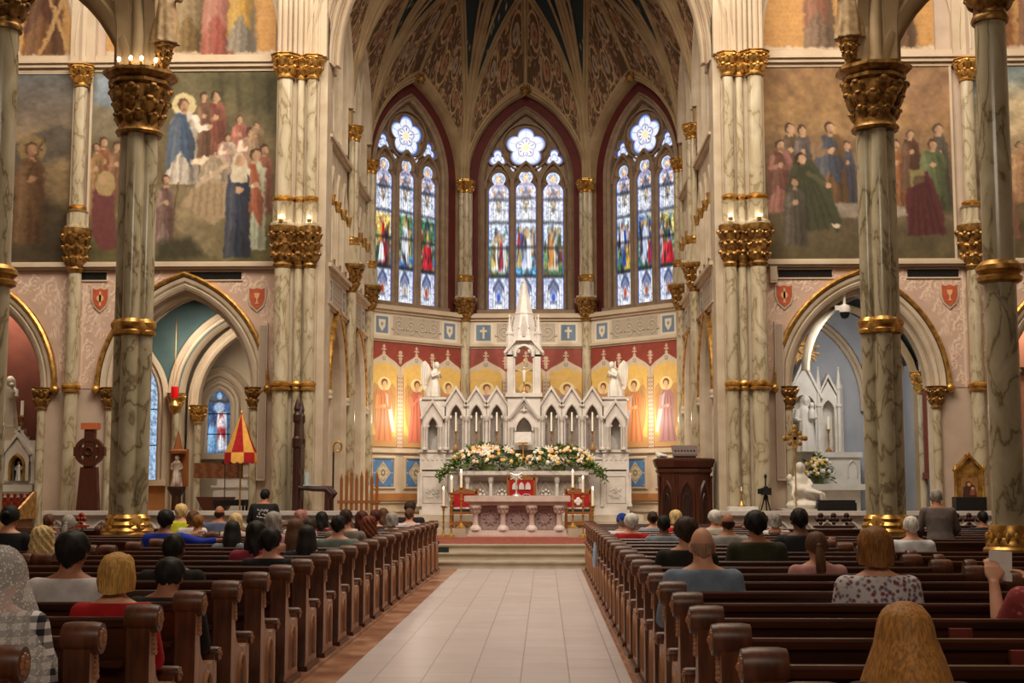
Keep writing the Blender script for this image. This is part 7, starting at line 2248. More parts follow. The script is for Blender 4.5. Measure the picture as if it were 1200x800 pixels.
candlestick(PA2(ux(21), vz(515), -.3), vz(485) - vz(515), .32, 'single candle beside the saint statue at far left', None, lit=False, r=.045, rc=.035)
t = thing('votive_candle_rack', 'tiered golden rack of red votive cups before the far left altar', 'candle rack', (-10.55, 27.0, .16))
p = MB()
for k in range(5):
 p.box(-1.1, .72, .0 + k * .16, .16 + k * .16, .85 + k * .07, .92 + k * .07)
p.box(-1.1, .72, 0, .8, .42, .85)
part('tiers', p, M['midwood'], t, smooth=0)
p = MB(); f = lambda s, z, d=0: Vector((.74 + d, s, z)); p.pprism(f, [(-.05, .78), (.85, .78), (.85, 1.32), (.75, 1.32), (-.05, .98)], -.02, .03); part('gold_side', p, M['gold'], t, smooth=0)
cm = MB(); cm.lathe([(.02, 0), (.035, .02), (.042, .08), (.036, .08), (.02, .03)], 0, 0, 0, 8)
cme = cm.build('votive_cup', pmat('ruby_glass', (150, 40, 34), (120, 28, 26), scale=20, rough=.25), mesh_only=True)
for k in range(5):
 for i in range(13): share('votive_cup', cme, t, (-.98 + i * .135, .08 + k * .16, .92 + k * .07))
t = thing('celtic_cross', 'tall dark red wooden celtic cross with a ring, before the left wall', 'cross', (xat(108, 27.2), 27.2, .42))
k = zat(495, 27.2) - .42
f = lambda s, z, d=0: Vector((s, -d, z))
p = MB(); p.pprism(f, [(-.27, 0), (.27, 0), (.16, k - .88), (-.16, k - .88)], -.08, .08); p.box(-.10, .10, -.08, .08, k - .9, k - .13)
p.box(-.31, .31, -.07, .07, k - .66, k - .48); part('shaft', p, M['wood'], t, smooth=0)
p = MB(); p.psweep(f, [(.25 * math.sin(a), k - .57 + .25 * math.cos(a)) for a in [-2 * PI * i / 28 for i in range(28)]], [(-.04, -.05), (-.04, .09), (.04, .09), (.04, -.05), (-.04, -.05)], closed=True)
p.psweep(f, [(.07 * math.sin(a), k - .57 + .07 * math.cos(a)) for a in [-2 * PI * i / 16 for i in range(16)]], [(-.02, .08), (0, .11), (.02, .08)], closed=True)
part('ring', p, M['wood'], t)
p = MB(); p.box(-.17, .17, -.1, .1, k - .13, k); part('top_block', p, pmat('orange_wood', (196, 108, 62), (176, 92, 52), scale=4, rough=.5), t, smooth=0)
# ceremonial umbrella
t = thing('ceremonial_umbrella', 'half closed red and yellow striped ceremonial umbrella on a tall pole', 'umbrella', (xat(284, 27.2), 27.2, .42))
k = zat(483, 27.2) - .42; zb2 = zat(530, 27.2) - .42; zc = zat(541, 27.2) - .42
p = MB(); p.lathe([(.16, 0), (.16, .03), (.018, .06), (.018, k - .02), (.03, k), (.0, k + .08)], 0, 0, 0, 10); part('pole', p, M['brass'], t)
NP = 8
for i in range(NP):
 p = MB()
 n = 6; A0 = 2 * PI * (i - .5) / NP - PI / 2; A1 = A0 + 2 * PI / NP
 rows = [(k - .02, .015), (k - .25, .10), (k - .55, .21), (zb2, .32), (zc, .335)]
 vs = []
 for j, (z, r) in enumerate(rows):
  for m_ in range(n + 1):
   a = A0 + (A1 - A0) * m_ / n
   sag = 1 - .07 * math.sin(PI * m_ / n)
   vs.append((r * sag * math.cos(a), r * sag * math.sin(a), z - (.04 * math.sin(PI * m_ / n * 2) ** 2 if j == 4 else 0)))
 inner = [(x * .96, y * .96, z) for x, y, z in vs]
 N = len(vs); fs = []
 for j in range(4):
  for m_ in range(n):
   q_ = (j * (n + 1) + m_, j * (n + 1) + m_ + 1, (j + 1) * (n + 1) + m_ + 1, (j + 1) * (n + 1) + m_)
   fs.append(q_); fs.append(tuple(N + v for v in reversed(q_)))
 p.add(vs + inner, fs)
 p.m = [(1 if (f_[0] % N) >= 3 * (n + 1) else 0) for f_ in p.f]
 main, val = (M['redcloth'], M['yellowcloth']) if i % 2 == 0 else (M['yellowcloth'], M['redcloth'])
 part('panel', p, [main, val], t, smooth=60)
# reading desk, small table and microphone behind the left rail
y = 28.9
t = thing('reading_desk', 'brown wooden drop front desk on a spreading post in the left chapel', 'desk', (xat(256, y), y, .42))
x0, x1 = -.42, .5
p = MB(); p.box(x0, x1, -.25, .3, zat(560, y) - .42, zat(548, y) - .42 + .1); part('desk_box', p, M['midwood'], t, smooth=0)
p = MB(); f = lambda s, z, d=0: Vector((s, -d, z)); p.pprism(f, [(-.06, 0), (.06, 0), (.06, .35), (.4, .95), (-.4, .95), (-.06, .35)], -.12, .12); part('post', p, M['wood'], t, smooth=0)
t = thing('low_table', 'low black topped table beneath the umbrella', 'table', (xat(274, 27.9), 27.9, .42))
p = MB(); p.box(-.32, .32, -.2, .2, .78, .9); part('top', p, M['black'], t, smooth=0)
for a in (-.28, .28):
 for b in (-.16, .16):
  p = MB(); p.box(a - .02, a + .02, b - .02, b + .02, 0, .78); part('leg', p, M['black'], t, smooth=0)
t = thing('microphone_stand', 'thin black microphone stand beside the reading desk', 'microphone stand', (xat(266, 28.2), 28.2, .42))
p = MB(); p.lathe([(.13, 0), (.13, .02), (.012, .04), (.01, 1.6)], 0, 0, 0, 10); part('stand', p, M['black'], t)
p = MB(); p.tube([(0, 0, 1.6), (-.06, -.05, 1.68)], [.012, .02], 6); part('microphone', p, M['black'], t)
t = thing('chapel_altar', 'small stepped white altar behind the umbrella pole in the left chapel', 'altar', (xat(276, 32.2), 32.2, .42))
for i, (h0, h1, w_) in enumerate(((0, .9, .8), (.9, 1.2, .66), (1.2, 1.45, .52))):
 p = MB(); p.box(-w_ / 2 - .1, w_ / 2 + .1, -.3 + .1 * i, .4, h0, h1 - .05); p.box(-w_ / 2 - .14, w_ / 2 + .14, -.34 + .1 * i, .4, h1 - .05, h1); part('tier', p, M['white_marble'], t, smooth=0)
# sanctuary lamp
y = 30.6
t = thing('sanctuary_lamp', 'hanging red glass sanctuary lamp in the left chapel', 'lamp', (xat(205, y), y, zat(482, y)))
h = zat(455, y) - zat(482, y)
p = MB(); p.lathe([(.0, -.08), (.05, -.04), (.1, .06), (.13, .14), (.1, .2), (.06, .26), (.09, .3)], 0, 0, 0, 12); part('bowl', p, M['gold'], t)
p = MB(); p.lathe([(.06, .3), (.085, .36), (.085, h + .05), (.07, h + .05), (.05, .36)], 0, 0, 0, 12); part('red_glass', p, pmat('red_lamp_glass', (190, 20, 24), rough=.2, emit=(200, 20, 20), estr=.35), t)
p = MB(); p.tube([(.07, 0, h), (0, 0, h + .6), (0, 0, 5.4 - zat(482, y))], .008, 5); p.tube([(-.07, 0, h), (0, 0, h + .6)], .008, 5); part('chain', p, M['brass'], t)
# statue on a bracket
y = 27.85
t = thing('niche_statue', 'small saint statue under a pointed canopy on a wooden pedestal in the left arch', 'statue', (xat(210, 28.9), 28.9, .42))
sm = statue_mesh('little_saint', zat(533, 28.9) - zat(570, 28.9), 'stand'); sm.materials.append(pmat('painted_brown_white', (206, 196, 182), (120, 74, 52), scale=5, rough=.6))
share('figure', sm, t, (0, -.02, zat(570, 28.9) - .42))
h0 = zat(570, 28.9) - .42
p = MB(); p.box(-.3, .3, -.25, .25, 0, .12); p.lathe([(.2, .12), (.12, .2), (.1, h0 - .2), (.2, h0 - .04), (.2, h0)], 0, 0, 0, 8); part('pedestal', p, M['throne'], t, smooth=20)
p = MB(); hc = zat(531, 28.9) - .42; p.lathe([(.18, hc), (.2, hc + .06), (.1, hc + .1), (.02, hc + .45), (.0, hc + .5)], 0, .05, 0, 6); p.box(-.2, .2, .16, .2, h0, hc + .1); part('canopy', p, M['oak'], t, smooth=20)
# ---------------------------------------------------------------- things along the right
mb = MB()
robe(mb, [(.0, .25, 0, .3, .3), (.35, .2, 0, .3, .28), (.7, .15, 0, .24, .22), (.95, .12, -.02, .25, .17), (1.1, .12, -.02, .12, .1)], 8, .12)
head_mb(mb, (.10, -.08, 1.28), .14)
mb.ball((.12, .0, 1.24), (.17, .15, .2), 10, 8)
mb.tube([(.62, -.2, .3), (.3, -.3, .62), (-.05, -.28, .62), (-.2, -.25, .86)], [.09, .14, .16, .1], 10)     # body laid across the lap
mb.tube([(.25, -.3, .6), (.75, -.28, .45), (.85, -.25, .08)], [.12, .08, .05], 8); mb.tube([(.2, -.38, .58), (.65, -.4, .5), (.72, -.36, .06)], [.11, .08, .05], 8)
mb.ball((-.24, -.26, .96), (.1, .12, .13), 8, 6); mb.tube([(-.12, -.36, .72), (-.2, -.46, .45), (-.1, -.48, .2)], [.07, .05, .035], 8)
mb.tube([(.35, -.02, .9), (.42, -.22, .75), (.15, -.4, .68)], [.08, .07, .05], 8); mb.tube([(-.12, -.02, .92), (-.25, -.15, .8), (-.25, -.28, .84)], [.08, .07, .05], 8)
mb.ball((.2, -.1, .15), (.55, .4, .2), 12, 6)
pm_ = remesh(mb, .03, 'pieta', 2); pm_.materials.append(wp)
t = thing('pieta_statue', 'white marble pieta group on a white base behind the right rail', 'statue', (xat(937, 27.4), 27.4, .42))
share('figures', pm_, t, (-.1, .05, .70), (0, 0, 0), (.66, .66, .66))
p = MB(); p.box(-.42, .5, -.32, .32, 0, .64); p.box(-.46, .54, -.36, .36, .64, .73); part('base', p, M['white_marble'], t, smooth=0)
t = thing('padded_kneeler', 'dark padded bench between the pieta and the right column', 'bench', (xat(975, 27.2), 27.2, .42))
p = MB(); p.box(-.38, .38, -.2, .2, .62, .85); p.box(-.36, .36, -.18, .18, .85, .9); part('cushion', p, M['black'], t, smooth=0)
for a in (-.32, .32):
 p = MB(); p.box(a - .03, a + .03, -.18, .18, 0, .62); part('leg', p, M['throne'], t, smooth=0)
t = thing('processional_cross', 'ornate gilded processional cross on a thin pole before the Marian chapel', 'cross', (xat(930, 26.9), 26.9, .42))
k = zat(515, 26.9) - .42
p = MB(); p.lathe([(.14, 0), (.14, .03), (.03, .08), (.014, .12), (.014, k - .2), (.03, k - .18), (.03, k - .14), (.014, k - .1)], 0, 0, 0, 10); part('pole', p, M['brass'], t)
p = MB(); p.box(-.03, .03, -.015, .015, k - .2, k + .24); p.box(-.2, .2, -.015, .015, k - .01, k + .05)
for a in range(8): p.ball((.14 * math.cos(a * PI / 4), 0, k + .02 + .14 * math.sin(a * PI / 4)), (.05, .025, .05), 8, 5)
for x, z in ((-.2, .02), (.2, .02), (0, .24)): p.ball((x, 0, k + z), (.055, .03, .055), 8, 5)
part('ornate_head', p, M['gold'], t)
y = 28.1
t = thing('security_camera', 'white dome security camera hanging under the right chapel arch', 'security camera', (xat(992, y), y, zat(366, y)))
p = MB(); p.lathe([(.0, -.16), (.07, -.13), (.1, -.06), (.1, .0)], 0, 0, 0, 12); part('dome', p, M['black'], t)
p = MB(); p.lathe([(.115, -.02), (.125, .06), (.1, .12), (.03, .15), (.03, .5)], 0, 0, 0, 14); p.box(-.2, -.1, -.04, .04, .02, .12); part('housing', p, M['whitecloth'], t)
# gold framed icon
y = 27.35
t = thing('framed_icon', 'gold gothic framed icon of a veiled mother on a black base at the right', 'icon', (xat(1131, y), y, .42))
h0 = zat(588, y) - .42
vz = lambda v: zat(v, y) - .42
p = MB(); p.box(-.3, .3, -.14, .14, 0, h0 + .1); part('black_base', p, M['black'], t, smooth=0)
f = lambda s, z, d=0: Vector((s, -d, z))
p = MB(); p.pprism(f, [(-.27, vz(585)), (.27, vz(585)), (.27, vz(553)), (0, vz(538)), (-.27, vz(553))], -.06, .04)
p.psweep(f, [(-.27, vz(553)), (0, vz(536)), (.27, vz(553))], [(0, -.06), (0, .1), (.05, .1), (.06, -.06)])
for q in (-1, 1): p.lathe([(.04, vz(586)), (.03, vz(584)), (.03, vz(554)), (.05, vz(551)), (.01, vz(543))], q * .27, -.05, 0, 8)
p.lathe([(.06, vz(540)), (.03, vz(538)), (.07, vz(535)), (.06, vz(532)), (.01, vz(529))], 0, 0, 0, 8)
part('gilded_frame', p, M['gold'], t, smooth=30)
cv = Cv(50, 60, -.17, .17, 1, 0, (150, 104, 58)); cv.noise(.2, 8, 3)
cv.poly([(-.14, 0), (-.12, .5), (0, .72), (.1, .6), (.14, 0)], (74, 44, 36), soft=.02); cv.ell(-.02, .68, .06, .14, (80, 50, 40)); cv.ell(-.01, .66, .035, .09, (206, 160, 120)); cv.ell(.06, .45, .03, .08, (206, 160, 120)); cv.poly([(.0, .1), (.02, .4), (.1, .4), (.1, .1)], (150, 84, 60), soft=.02)
paint_rect('painting', cv, *[Vector(t.location) + f(a, b, .05) for a, b in ((-.17, vz(560)), (.17, vz(560)), (-.17, vz(582)))], M['paint'], t)
# far right chapel: dark board, lamp, oak stair rail
t = thing('ornament_board', 'dark wooden beam with a gilt ornament on the peach wall at far right', 'board', (xat(1193, 30.5), 30.5, zat(436, 30.5)))
p = MB(); p.box(-.2, 1.6, .0, .06, -.09, .09); part('board', p, M['throne'], t, smooth=0)
p = MB(); p.ball((.0, -.01, 0), (.1, .02, .05), 8, 5); part('ornament', p, M['gold'], t)
t = thing('uplight', 'glowing floor lamp against the peach wall at far right', 'lamp', (xat(1192, 30.2), 30.2, .42))
p = MB(); p.lathe([(.12, 0), (.12, .03), (.03, .06), (.03, 1.2), (.12, 1.3), (.14, 1.42), (.12, 1.42), (.03, 1.3)], 0, 0, 0, 12); part('stand', p, M['brass'], t)
p = MB(); p.ball((0, 0, 1.4), .06, 10, 6); part('bulb', p, M['bulb'], t)
t = thing('stair_rail', 'golden oak stair rail slanting down at the far right edge', 'rail', (xat(1194, 26.0), 26.0, 0))
p = MB(); f = lambda s, z, d=0: Vector((s, -d, z)); p.pprism(f, [(-.15, .75), (-.15, .86), (.9, 1.55), (.9, 1.44)], -.05, .05); part('handrail', p, M['oak'], t, smooth=0)
for i in range(8):
 p = MB(); x = -.1 + i * .13; p.lathe([(.02, 0), (.02, .76 + (x + .15) * .65)], x, 0, 0, 8); part('baluster', p, M['oak'], t)
# =================================================================== PEWS
ROW0, DROW, NROW = 5.18, .92, 23
rowY = lambda k: ROW0 + DROW * k
ZR = .895        # top of the back rail
def end_profile():
 """side outline of a bench end in (y, z), back edge at y = 0"""
 pts = [(-.03, 0), (-.03, .08), (0, .12), (0, .80)]
 for i in range(15):      # scroll at the top
  a = PI + .3 - i * (PI + 1.0) / 14
  pts.append((.055 + .062 * math.cos(a), .885 + .062 * math.sin(a)))
 pts += [(.085, .80), (.095, .74), (.11, .66), (.135, .59), (.19, .54), (.28, .51), (.38, .503), (.46, .515)]
 for i in range(10):      # arm scroll
  a = PI * .75 - i * (PI * 1.3) / 9
  pts.append((.525 + .042 * math.cos(a), .545 + .042 * math.sin(a)))
 pts += [(.53, .50), (.54, .40), (.54, .12), (.57, .08), (.57, 0)]
 return pts
def pew_end_meshes(face):
 """bench end whose carved face looks along +x (face = 1) or -x (-1); 0.13 thick, inner side at x = 0"""
 f = lambda s, z, d=0: Vector((d * face, s, z))
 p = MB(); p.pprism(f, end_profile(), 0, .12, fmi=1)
 for i in range(19, 26): p.m[2 + i] = 1  # S-curve edge takes the paler colour, painted as lit from above
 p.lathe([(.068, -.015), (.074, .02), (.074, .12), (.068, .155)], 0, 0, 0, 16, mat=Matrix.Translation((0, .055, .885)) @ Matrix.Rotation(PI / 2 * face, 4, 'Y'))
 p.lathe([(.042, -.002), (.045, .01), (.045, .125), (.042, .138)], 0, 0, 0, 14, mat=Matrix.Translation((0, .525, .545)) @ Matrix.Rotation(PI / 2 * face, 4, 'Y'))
 body = p.build('pew_end', [M['pew_end'], M['pew_face_lit']], mesh_only=True, smooth=40)
 p = MB()
 # carved: lancet tracery on the panel, rosette and leaves on the scroll
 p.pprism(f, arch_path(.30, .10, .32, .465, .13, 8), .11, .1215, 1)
 for c, h, t in ((.30, .05, .40),):
  p.psweep(f, arch_path(c, h, .30, t, .17, 6), [(-.008, .12), (0, .13), (.008, .12)])
 p.psweep(f, arch_path(.30, .10, .32, .465, .13, 8), [(-.012, .12), (0, .137), (.014, .12)])
 mt = [M['pew_face_lit'], M['pew_carve']]
 tracery = p.build('panel_tracery', mt, mesh_only=True, smooth=40)
 p = MB()
 for i in range(8):
  a = 2 * PI * i / 8
  p.ball(f(.055 + .03 * math.cos(a), .885 + .03 * math.sin(a), .155), (.012, .018, .018), 6, 4)
 p.ball(f(.055, .885, .158), .02, 6, 4)
 for i in range(6): p.ball(f(.06 + .005 * i, .84 - i * .025, .125), (.014, .022, .018), 6, 4)
 rosette = p.build('scroll_rosette', mt, mesh_only=True, smooth=40)
 p = MB()
 for i in range(5): p.ball(f(.525 + .024 * math.cos(i * 1.26), .545 + .024 * math.sin(i * 1.26), .14), (.01, .016, .016), 6, 4)
 p.ball(f(.525, .545, .146), .014, 6, 4)
 rosette2 = p.build('arm_rosette', mt, mesh_only=True, smooth=40)
 p = MB(); p.pbox(f, -.045, .585, 0, .07, -.01, .145); plinth = p.build('plinth', M['pew_end'], mesh_only=True, smooth=0)
 return body, tracery, rosette, rosette2, plinth
ENDM = {1: pew_end_meshes(1), -1: pew_end_meshes(-1)}
_pm = {}
def pew_mesh(L):
 """unit pew parts of length L along +x from x = 0, back face at y = 0"""
 k = round(L, 2)
 if k in _pm: return _pm[k]
 r = {}
 p = MB(); f = lambda s, z, d=0: Vector((d, s, z))
 p.pprism(f, [(.015, .10), (.05, .10), (.13, .46), (.05, .86), (.015, .86)], 0, L)
 r['backrest'] = p.build('backrest', M['pew'], mesh_only=True, smooth=0)
 p = MB(); p.pprism(f, [(0, ZR - .045), (.0, ZR - .012), (.012, ZR), (.06, ZR), (.072, ZR - .012), (.072, ZR - .045)], 0, L); r['top_rail'] = p.build('top_rail', M['pew'], mesh_only=True, smooth=0)
 p = MB(); p.pprism(f, [(.10, .365), (.47, .38), (.50, .37), (.50, .345), (.10, .33)], 0, L); p.pprism(f, [(.42, .1), (.45, .1), (.45, .35), (.42, .35)], 0, L); r['seat'] = p.build('seat', M['pew'], mesh_only=True, smooth=0)
 p = MB(); p.pprism(f, [(-.09, .655), (.0, .66), (.0, .685), (-.09, .68)], 0, L); p.pprism(f, [(-.02, .10), (.015, .10), (.015, .67), (-.02, .67)], 0, L); r['book_ledge'] = p.build('book_ledge', M['pew'], mesh_only=True, smooth=0)
 _pm[k] = r
 return r
def make_pew(x0, x1, y, label, group, ends=(True, True), seen=True):
 t = thing('pew', label, 'pew', (x0, y, 0), group)
 L = x1 - x0
 for nm, me in pew_mesh(L).items(): share(nm, me, t)
 for i, on in enumerate(ends):
  if not on: continue
  face = -1 if i == 0 else 1
  b, c, r1_, r2_, q = ENDM[face]
  e = share('pew_end', b, t, (0 if i == 0 else L, 0, 0), scale=(1 if seen else .55, 1, 1))
  share('panel_tracery', c, e); share('plinth', q, e)
  if seen: share('scroll_rosette', r1_, e); share('arm_rosette', r2_, e)
 return t
GL, GR = 'pews left of the aisle', 'pews right of the aisle'
for k in range(-2, NROW):
 if k == -2: continue
 n = NROW - 1 - k
 if k >= 0:
  make_pew(-3.93, -1.53, rowY(k), 'long dark wooden pew left of the aisle, %s row counted from the altar steps' % ORD[n], GL)
 make_pew(1.49, 3.85, rowY(k), 'long dark wooden pew right of the aisle, %s row counted from the altar steps' % ORD[n], GR)
GL2, GR2 = 'pews in the left side block', 'pews in the right side block'
for k in range(-1, NROW - 3):
 y = rowY(k); n = NROW - 1 - k
 hit = [c for c in (15.7, 20.6) if y - .55 < c + .74 and y + .5 > c - .74]
 for s in (-1, 1):
  if s < 0 and k < 3: continue
  a0, a1 = 4.2, 8.7
  if hit:
   a0 = 6.55
  # only rows some of which the picture can show
  edge = .6 + s * (600 + s * 38 + 30) * y / F
  if s > 0 and a0 > edge + .3 or s < 0 and -a0 < edge - .3: continue
  x0, x1 = (a0, a1) if s > 0 else (-a1, -a0)
  lab = 'dark pew in the %s side block, %s row from the altar steps' % ('right' if s > 0 else 'left', ORD[n])
  make_pew(x0, x1, y, lab, GR2 if s > 0 else GL2, ends=(s > 0, s < 0), seen=False)
# low bench fronts with trefoil finials, before the rails
def finial_front(us, label, mat='throne', y=24.35):
 xs = [xat(u, y) for u in us]
 t = thing('bench_front', label, 'pew', ((xs[0] + xs[-1]) / 2, y, 0), 'low bench fronts with trefoil finials')
 x0 = xs[0] - t.location.x
 p = MB(); p.box(x0 - .1, -x0 + .1, -.03, .03, 0, .86); p.box(x0 - .13, -x0 + .13, -.05, .06, .86, .9); p.box(x0 - .1, -x0 + .1, .2, .5, .4, .45)
 for x in (x0 - .08, -x0 + .08): p.box(x - .02, x + .02, .0, .48, 0, .42)
 part('panel', p, M[mat], t, smooth=0)
 for x in xs:
  p = MB(); x -= t.location.x
  for a, b, r in ((0, .155, .05), (-.055, .085, .045), (.055, .085, .045), (0, .09, .04), (0, .02, .035)): p.ball((x + a, .0, .92 + b), (r, .03, r), 10, 7)
  part('trefoil_finial', p, M[mat], t)
finial_front((958, 973, 988), 'low dark bench front with three trefoil finials left of the right crossing column')
finial_front((1116, 1130, 1144), 'low dark bench front with three trefoil finials before the gold framed icon')
finial_front((100.4, 100.6), 'orange red bench front with a trefoil finial left of the left crossing column', 'red_lit')
# books on the ledges, a garment hung on a bench end
for u, k in ((1015, 4), (1056, 3), (1113, 2), (1183, 1)):
 y = rowY(k) - .055; x = .6 + (u - 638) * y / F
 p = MB(); p.box(-.055, .055, -.018, .018, 0, .17); o = p.build('hymn_book', pmat('dark_red_book', (120, 44, 30), (96, 34, 24), scale=8, rough=.6), smooth=0)
 o.location = (x, y, .686)
 tag(o, 'dark red hymn book on the ledge behind the %s row right of the aisle' % ORD[NROW - 1 - k], 'book', 'hymn books on the pew ledges')
k = 15
p = MB(); rs = random.Random(4)
p.loft([[(.03 * w_ * math.cos(a) * (1 + .2 * math.cos(5 * a)), .10 * w_ * math.sin(a) * (1 + .15 * math.cos(4 * a + z)), z) for a in [2 * PI * i / 20 for i in range(20)]] for z, w_ in ((-.34, 1.0), (-.2, 1.1), (-.08, .8), (0, .35))])
o = p.build('hanging_garment', pmat('pale_blue_cloth', (168, 188, 214), (150, 172, 200), scale=12, rough=.9)); o.location = (1.30, rowY(k) + .3, .80)
tag(o, 'pale blue garment hanging on a bench end at the right side of the aisle', 'cloth')
# =================================================================== PEOPLE
def people_meshes(kind):
 """seated (or standing) figure facing +y, hips over the origin; returns body, top, trousers meshes and the head centre"""
 man = kind in ('man', 'reach', 'stand', 'bowed')
 w = 1.06 if man else .98
 lean = {'bowed': .10, 'stand': .16}.get(kind, .02)
 up = {'stand': .40, 'kneel': .10}.get(kind, 0.0)
 def U(x, y, z):
  t = max(0, z - .5)
  return (x * w, y + lean * t * 1.2, z + up - (.25 * lean * t if z > .6 else 0))
 SH = .94
 torso = [(.44, -.02, .165, .12), (.52, -.03, .17, .125), (.62, -.03, .152, .108), (.72, -.025, .162, .11), (.83, -.02, .184, .115), (.905, -.02, .192, .10), (.952, -.02, .17, .09), (.978, -.022, .13, .078), (1.0, -.02, .085, .068), (1.015, -.018, .062, .062), (1.05, -.01, .056, .06), (1.08, .0, .054, .058)]
 def tor(infl, z0, z1):
  r = []
  for z, cy, rx, ry in torso:
   if z < z0 - 1e-6 or z > z1 + 1e-6: continue
   r.append([U((rx + infl) * math.cos(a), cy + (ry + infl) * math.sin(a), z) for a in [2 * PI * i / 24 for i in range(24)]])
  return r
 hc = U(0, .015 + (.03 if kind == 'bowed' else 0), 1.122 - (.02 if kind == 'bowed' else 0))
 # arm joints
 arms = {}
 for q in (-1, 1):
  s = U(q * .178, -.02, SH - .02)
  e = U(q * .235, .0, .66); h = U(q * .10, .24, .62)
  if kind == 'reach' and q == 1:
   e = U(.42, -.06, .86); h = U(.66, -.10, .90)
  if kind == 'hold':
   e = U(q * .25, .10, .72); h = U(q * .10 - .12, .26, .98) if q < 0 else U(.02, .27, .96)
  if kind == 'stand':
   e = U(q * .25, .05, .66); h = U(q * .20, .26, .52)
  arms[q] = [Vector(s), Vector(e), Vector(h)]
 # legs
 legs = {}
 for q in (-1, 1):
  if kind == 'stand': legs[q] = [Vector((q * .09, 0, .92)), Vector((q * .10, .02, .49)), Vector((q * .10, .0, .09))]
  elif kind == 'kneel': legs[q] = [Vector((q * .09, .0, .60)), Vector((q * .10, .06, .24)), Vector((q * .10, -.30, .17))]
  else: legs[q] = [Vector((q * .09, .02, .50)), Vector((q * .11, .40, .51)), Vector((q * .11, .42, .09))]
 mb = MB()
 mb.loft(tor(0, 0, 2))
 hx, hy, hz = hc
 # head: skull, face, nose, brow, ears, chin, lips
 mb.ball((hx, hy - .005, hz + .01), (.074, .094, .108), 20, 14)
 mb.ball((hx, hy + .03, hz - .045), (.058, .062, .075), 14, 10)
 mb.ball((hx, hy + .066, hz - .088), (.03, .026, .024), 10, 8)
 mb.loft([[(hx - .009, hy + .088, hz + .02), (hx + .009, hy + .088, hz + .02), (hx + .007, hy + .07, hz + .02), (hx - .007, hy + .07, hz + .02)],
    [(hx - .017, hy + .113, hz - .033), (hx + .017, hy + .113, hz - .033), (hx + .016, hy + .07, hz - .036), (hx - .016, hy + .07, hz - .036)]])
 mb.tube([(hx - .045, hy + .078, hz + .022), (hx, hy + .09, hz + .026), (hx + .045, hy + .078, hz + .022)], .012, 8)
 mb.tube([(hx - .022, hy + .088, hz - .06), (hx, hy + .096, hz - .058), (hx + .022, hy + .088, hz - .06)], .008, 6)
 for q in (-1, 1):
  mb.ball((hx + q * .078, hy - .004, hz - .012), (.010, .022, .034), 8, 6)
  mb.ball((hx + q * .034, hy + .078, hz - .012), (.018, .014, .014), 8, 6)
  s, e, h = arms[q]
  mb.tube([s, s.lerp(e, .5), e], [.052, .046, .040], 12); mb.ball(e, .042, 10, 8); mb.tube([e, e.lerp(h, .35), h], [.041, .040, .026], 12)
  d = (h - e).normalized(); side = d.cross(Vector((0, 0, 1))); side = side.normalized() if side.length > .1 else Vector((1, 0, 0))
  nrm = side.cross(d)
  pc = h + d * .045
  mb.loft([[h + side * a * .024 + nrm * b * .015 for a, b in ((-1, -1), (1, -1), (1, 1), (-1, 1))], [pc + side * a * .040 + nrm * b * .014 for a, b in ((-1, -1), (1, -1), (1, 1), (-1, 1))], [h + d * .092 + side * a * .040 + nrm * b * .011 for a, b in ((-1, -1), (1, -1), (1, 1), (-1, 1))]])
  for i, L in enumerate((.066, .076, .070, .052)):
   o = h + d * .085 + side * (-.033 + i * .022)
   mb.tube([o, o + d * L * .5 - nrm * .006, o + d * L * .85 - nrm * .022, o + d * L - nrm * .036], [.0092, .0088, .0082, .0065], 8)
  o = h + d * .025 - side * q * .030
  mb.tube([o, o + d * .028 - side * q * .022, o + d * .058 - side * q * .026 - nrm * .01], [.0125, .0105, .008], 8)
  a, b, c = legs[q]
  mb.tube([a, a.lerp(b, .5), b], [.082, .072, .056], 12); mb.ball(b, .056, 10, 8); mb.tube([b, b.lerp(c, .35), c], [.055, .054, .036], 12)
  mb.loft([[(c.x + x * .036, c.y + y, c.z + z) for x, y, z in ((-1, -.05, .02), (1, -.05, .02), (1, -.05, -.08), (-1, -.05, -.08))], [(c.x + x * .04, c.y + .06, c.z + z) for x, z in ((-1, -.01), (1, -.01), (1, -.08), (-1, -.08))], [(c.x + x * .034, c.y + .17, c.z + z) for x, z in ((-1, -.05), (1, -.05), (1, -.08), (-1, -.08))]])
 if kind in ('stand', 'kneel'):
  mb.loft([[(.15 * math.cos(a), .11 * math.sin(a), z) for a in [2 * PI * i / 16 for i in range(16)]] for z in ((.84, .9, .98) if kind == 'stand' else (.54, .6, .68))])
 body = remesh(mb, .0085, 'body_' + kind, 3, .5)
 body.materials.append(M['skin'])
 # top garment
 mb = MB()
 mb.loft(tor(.017, .44, .99))
 for q in (-1, 1):
  s, e, h = arms[q]
  stop = .55 if kind in ('hold',) else (.75 if man else .6)
  end = e.lerp(h, stop) if kind not in ('hold',) else e.lerp(s, .25)
  if kind in ('hold',):
   mb.tube([s, s.lerp(end, .5), end], [.070, .066, .062], 14)
  else:
   mb.tube([s, s.lerp(e, .5), e], [.069, .062, .058], 14); mb.ball(e, .058, 12, 8); mb.tube([e, e.lerp(end, .5), end], [.058, .052, .044], 14)
  mb.ball(s, (.07, .066, .062), 12, 8)
 top = remesh(mb, .012, 'top_' + kind, 3, .5)
 mb = MB()
 if kind in ('stand', 'kneel'): mb.loft([[(.168 * math.cos(a), .13 * math.sin(a), z) for a in [2 * PI * i / 18 for i in range(18)]] for z in ((.80, .88, .98) if kind == 'stand' else (.5, .58, .68))])
 else: mb.loft([[(.185 * math.cos(a), -.01 + .14 * math.sin(a), z) for a in [2 * PI * i / 18 for i in range(18)]] for z in (.42, .47, .53)])
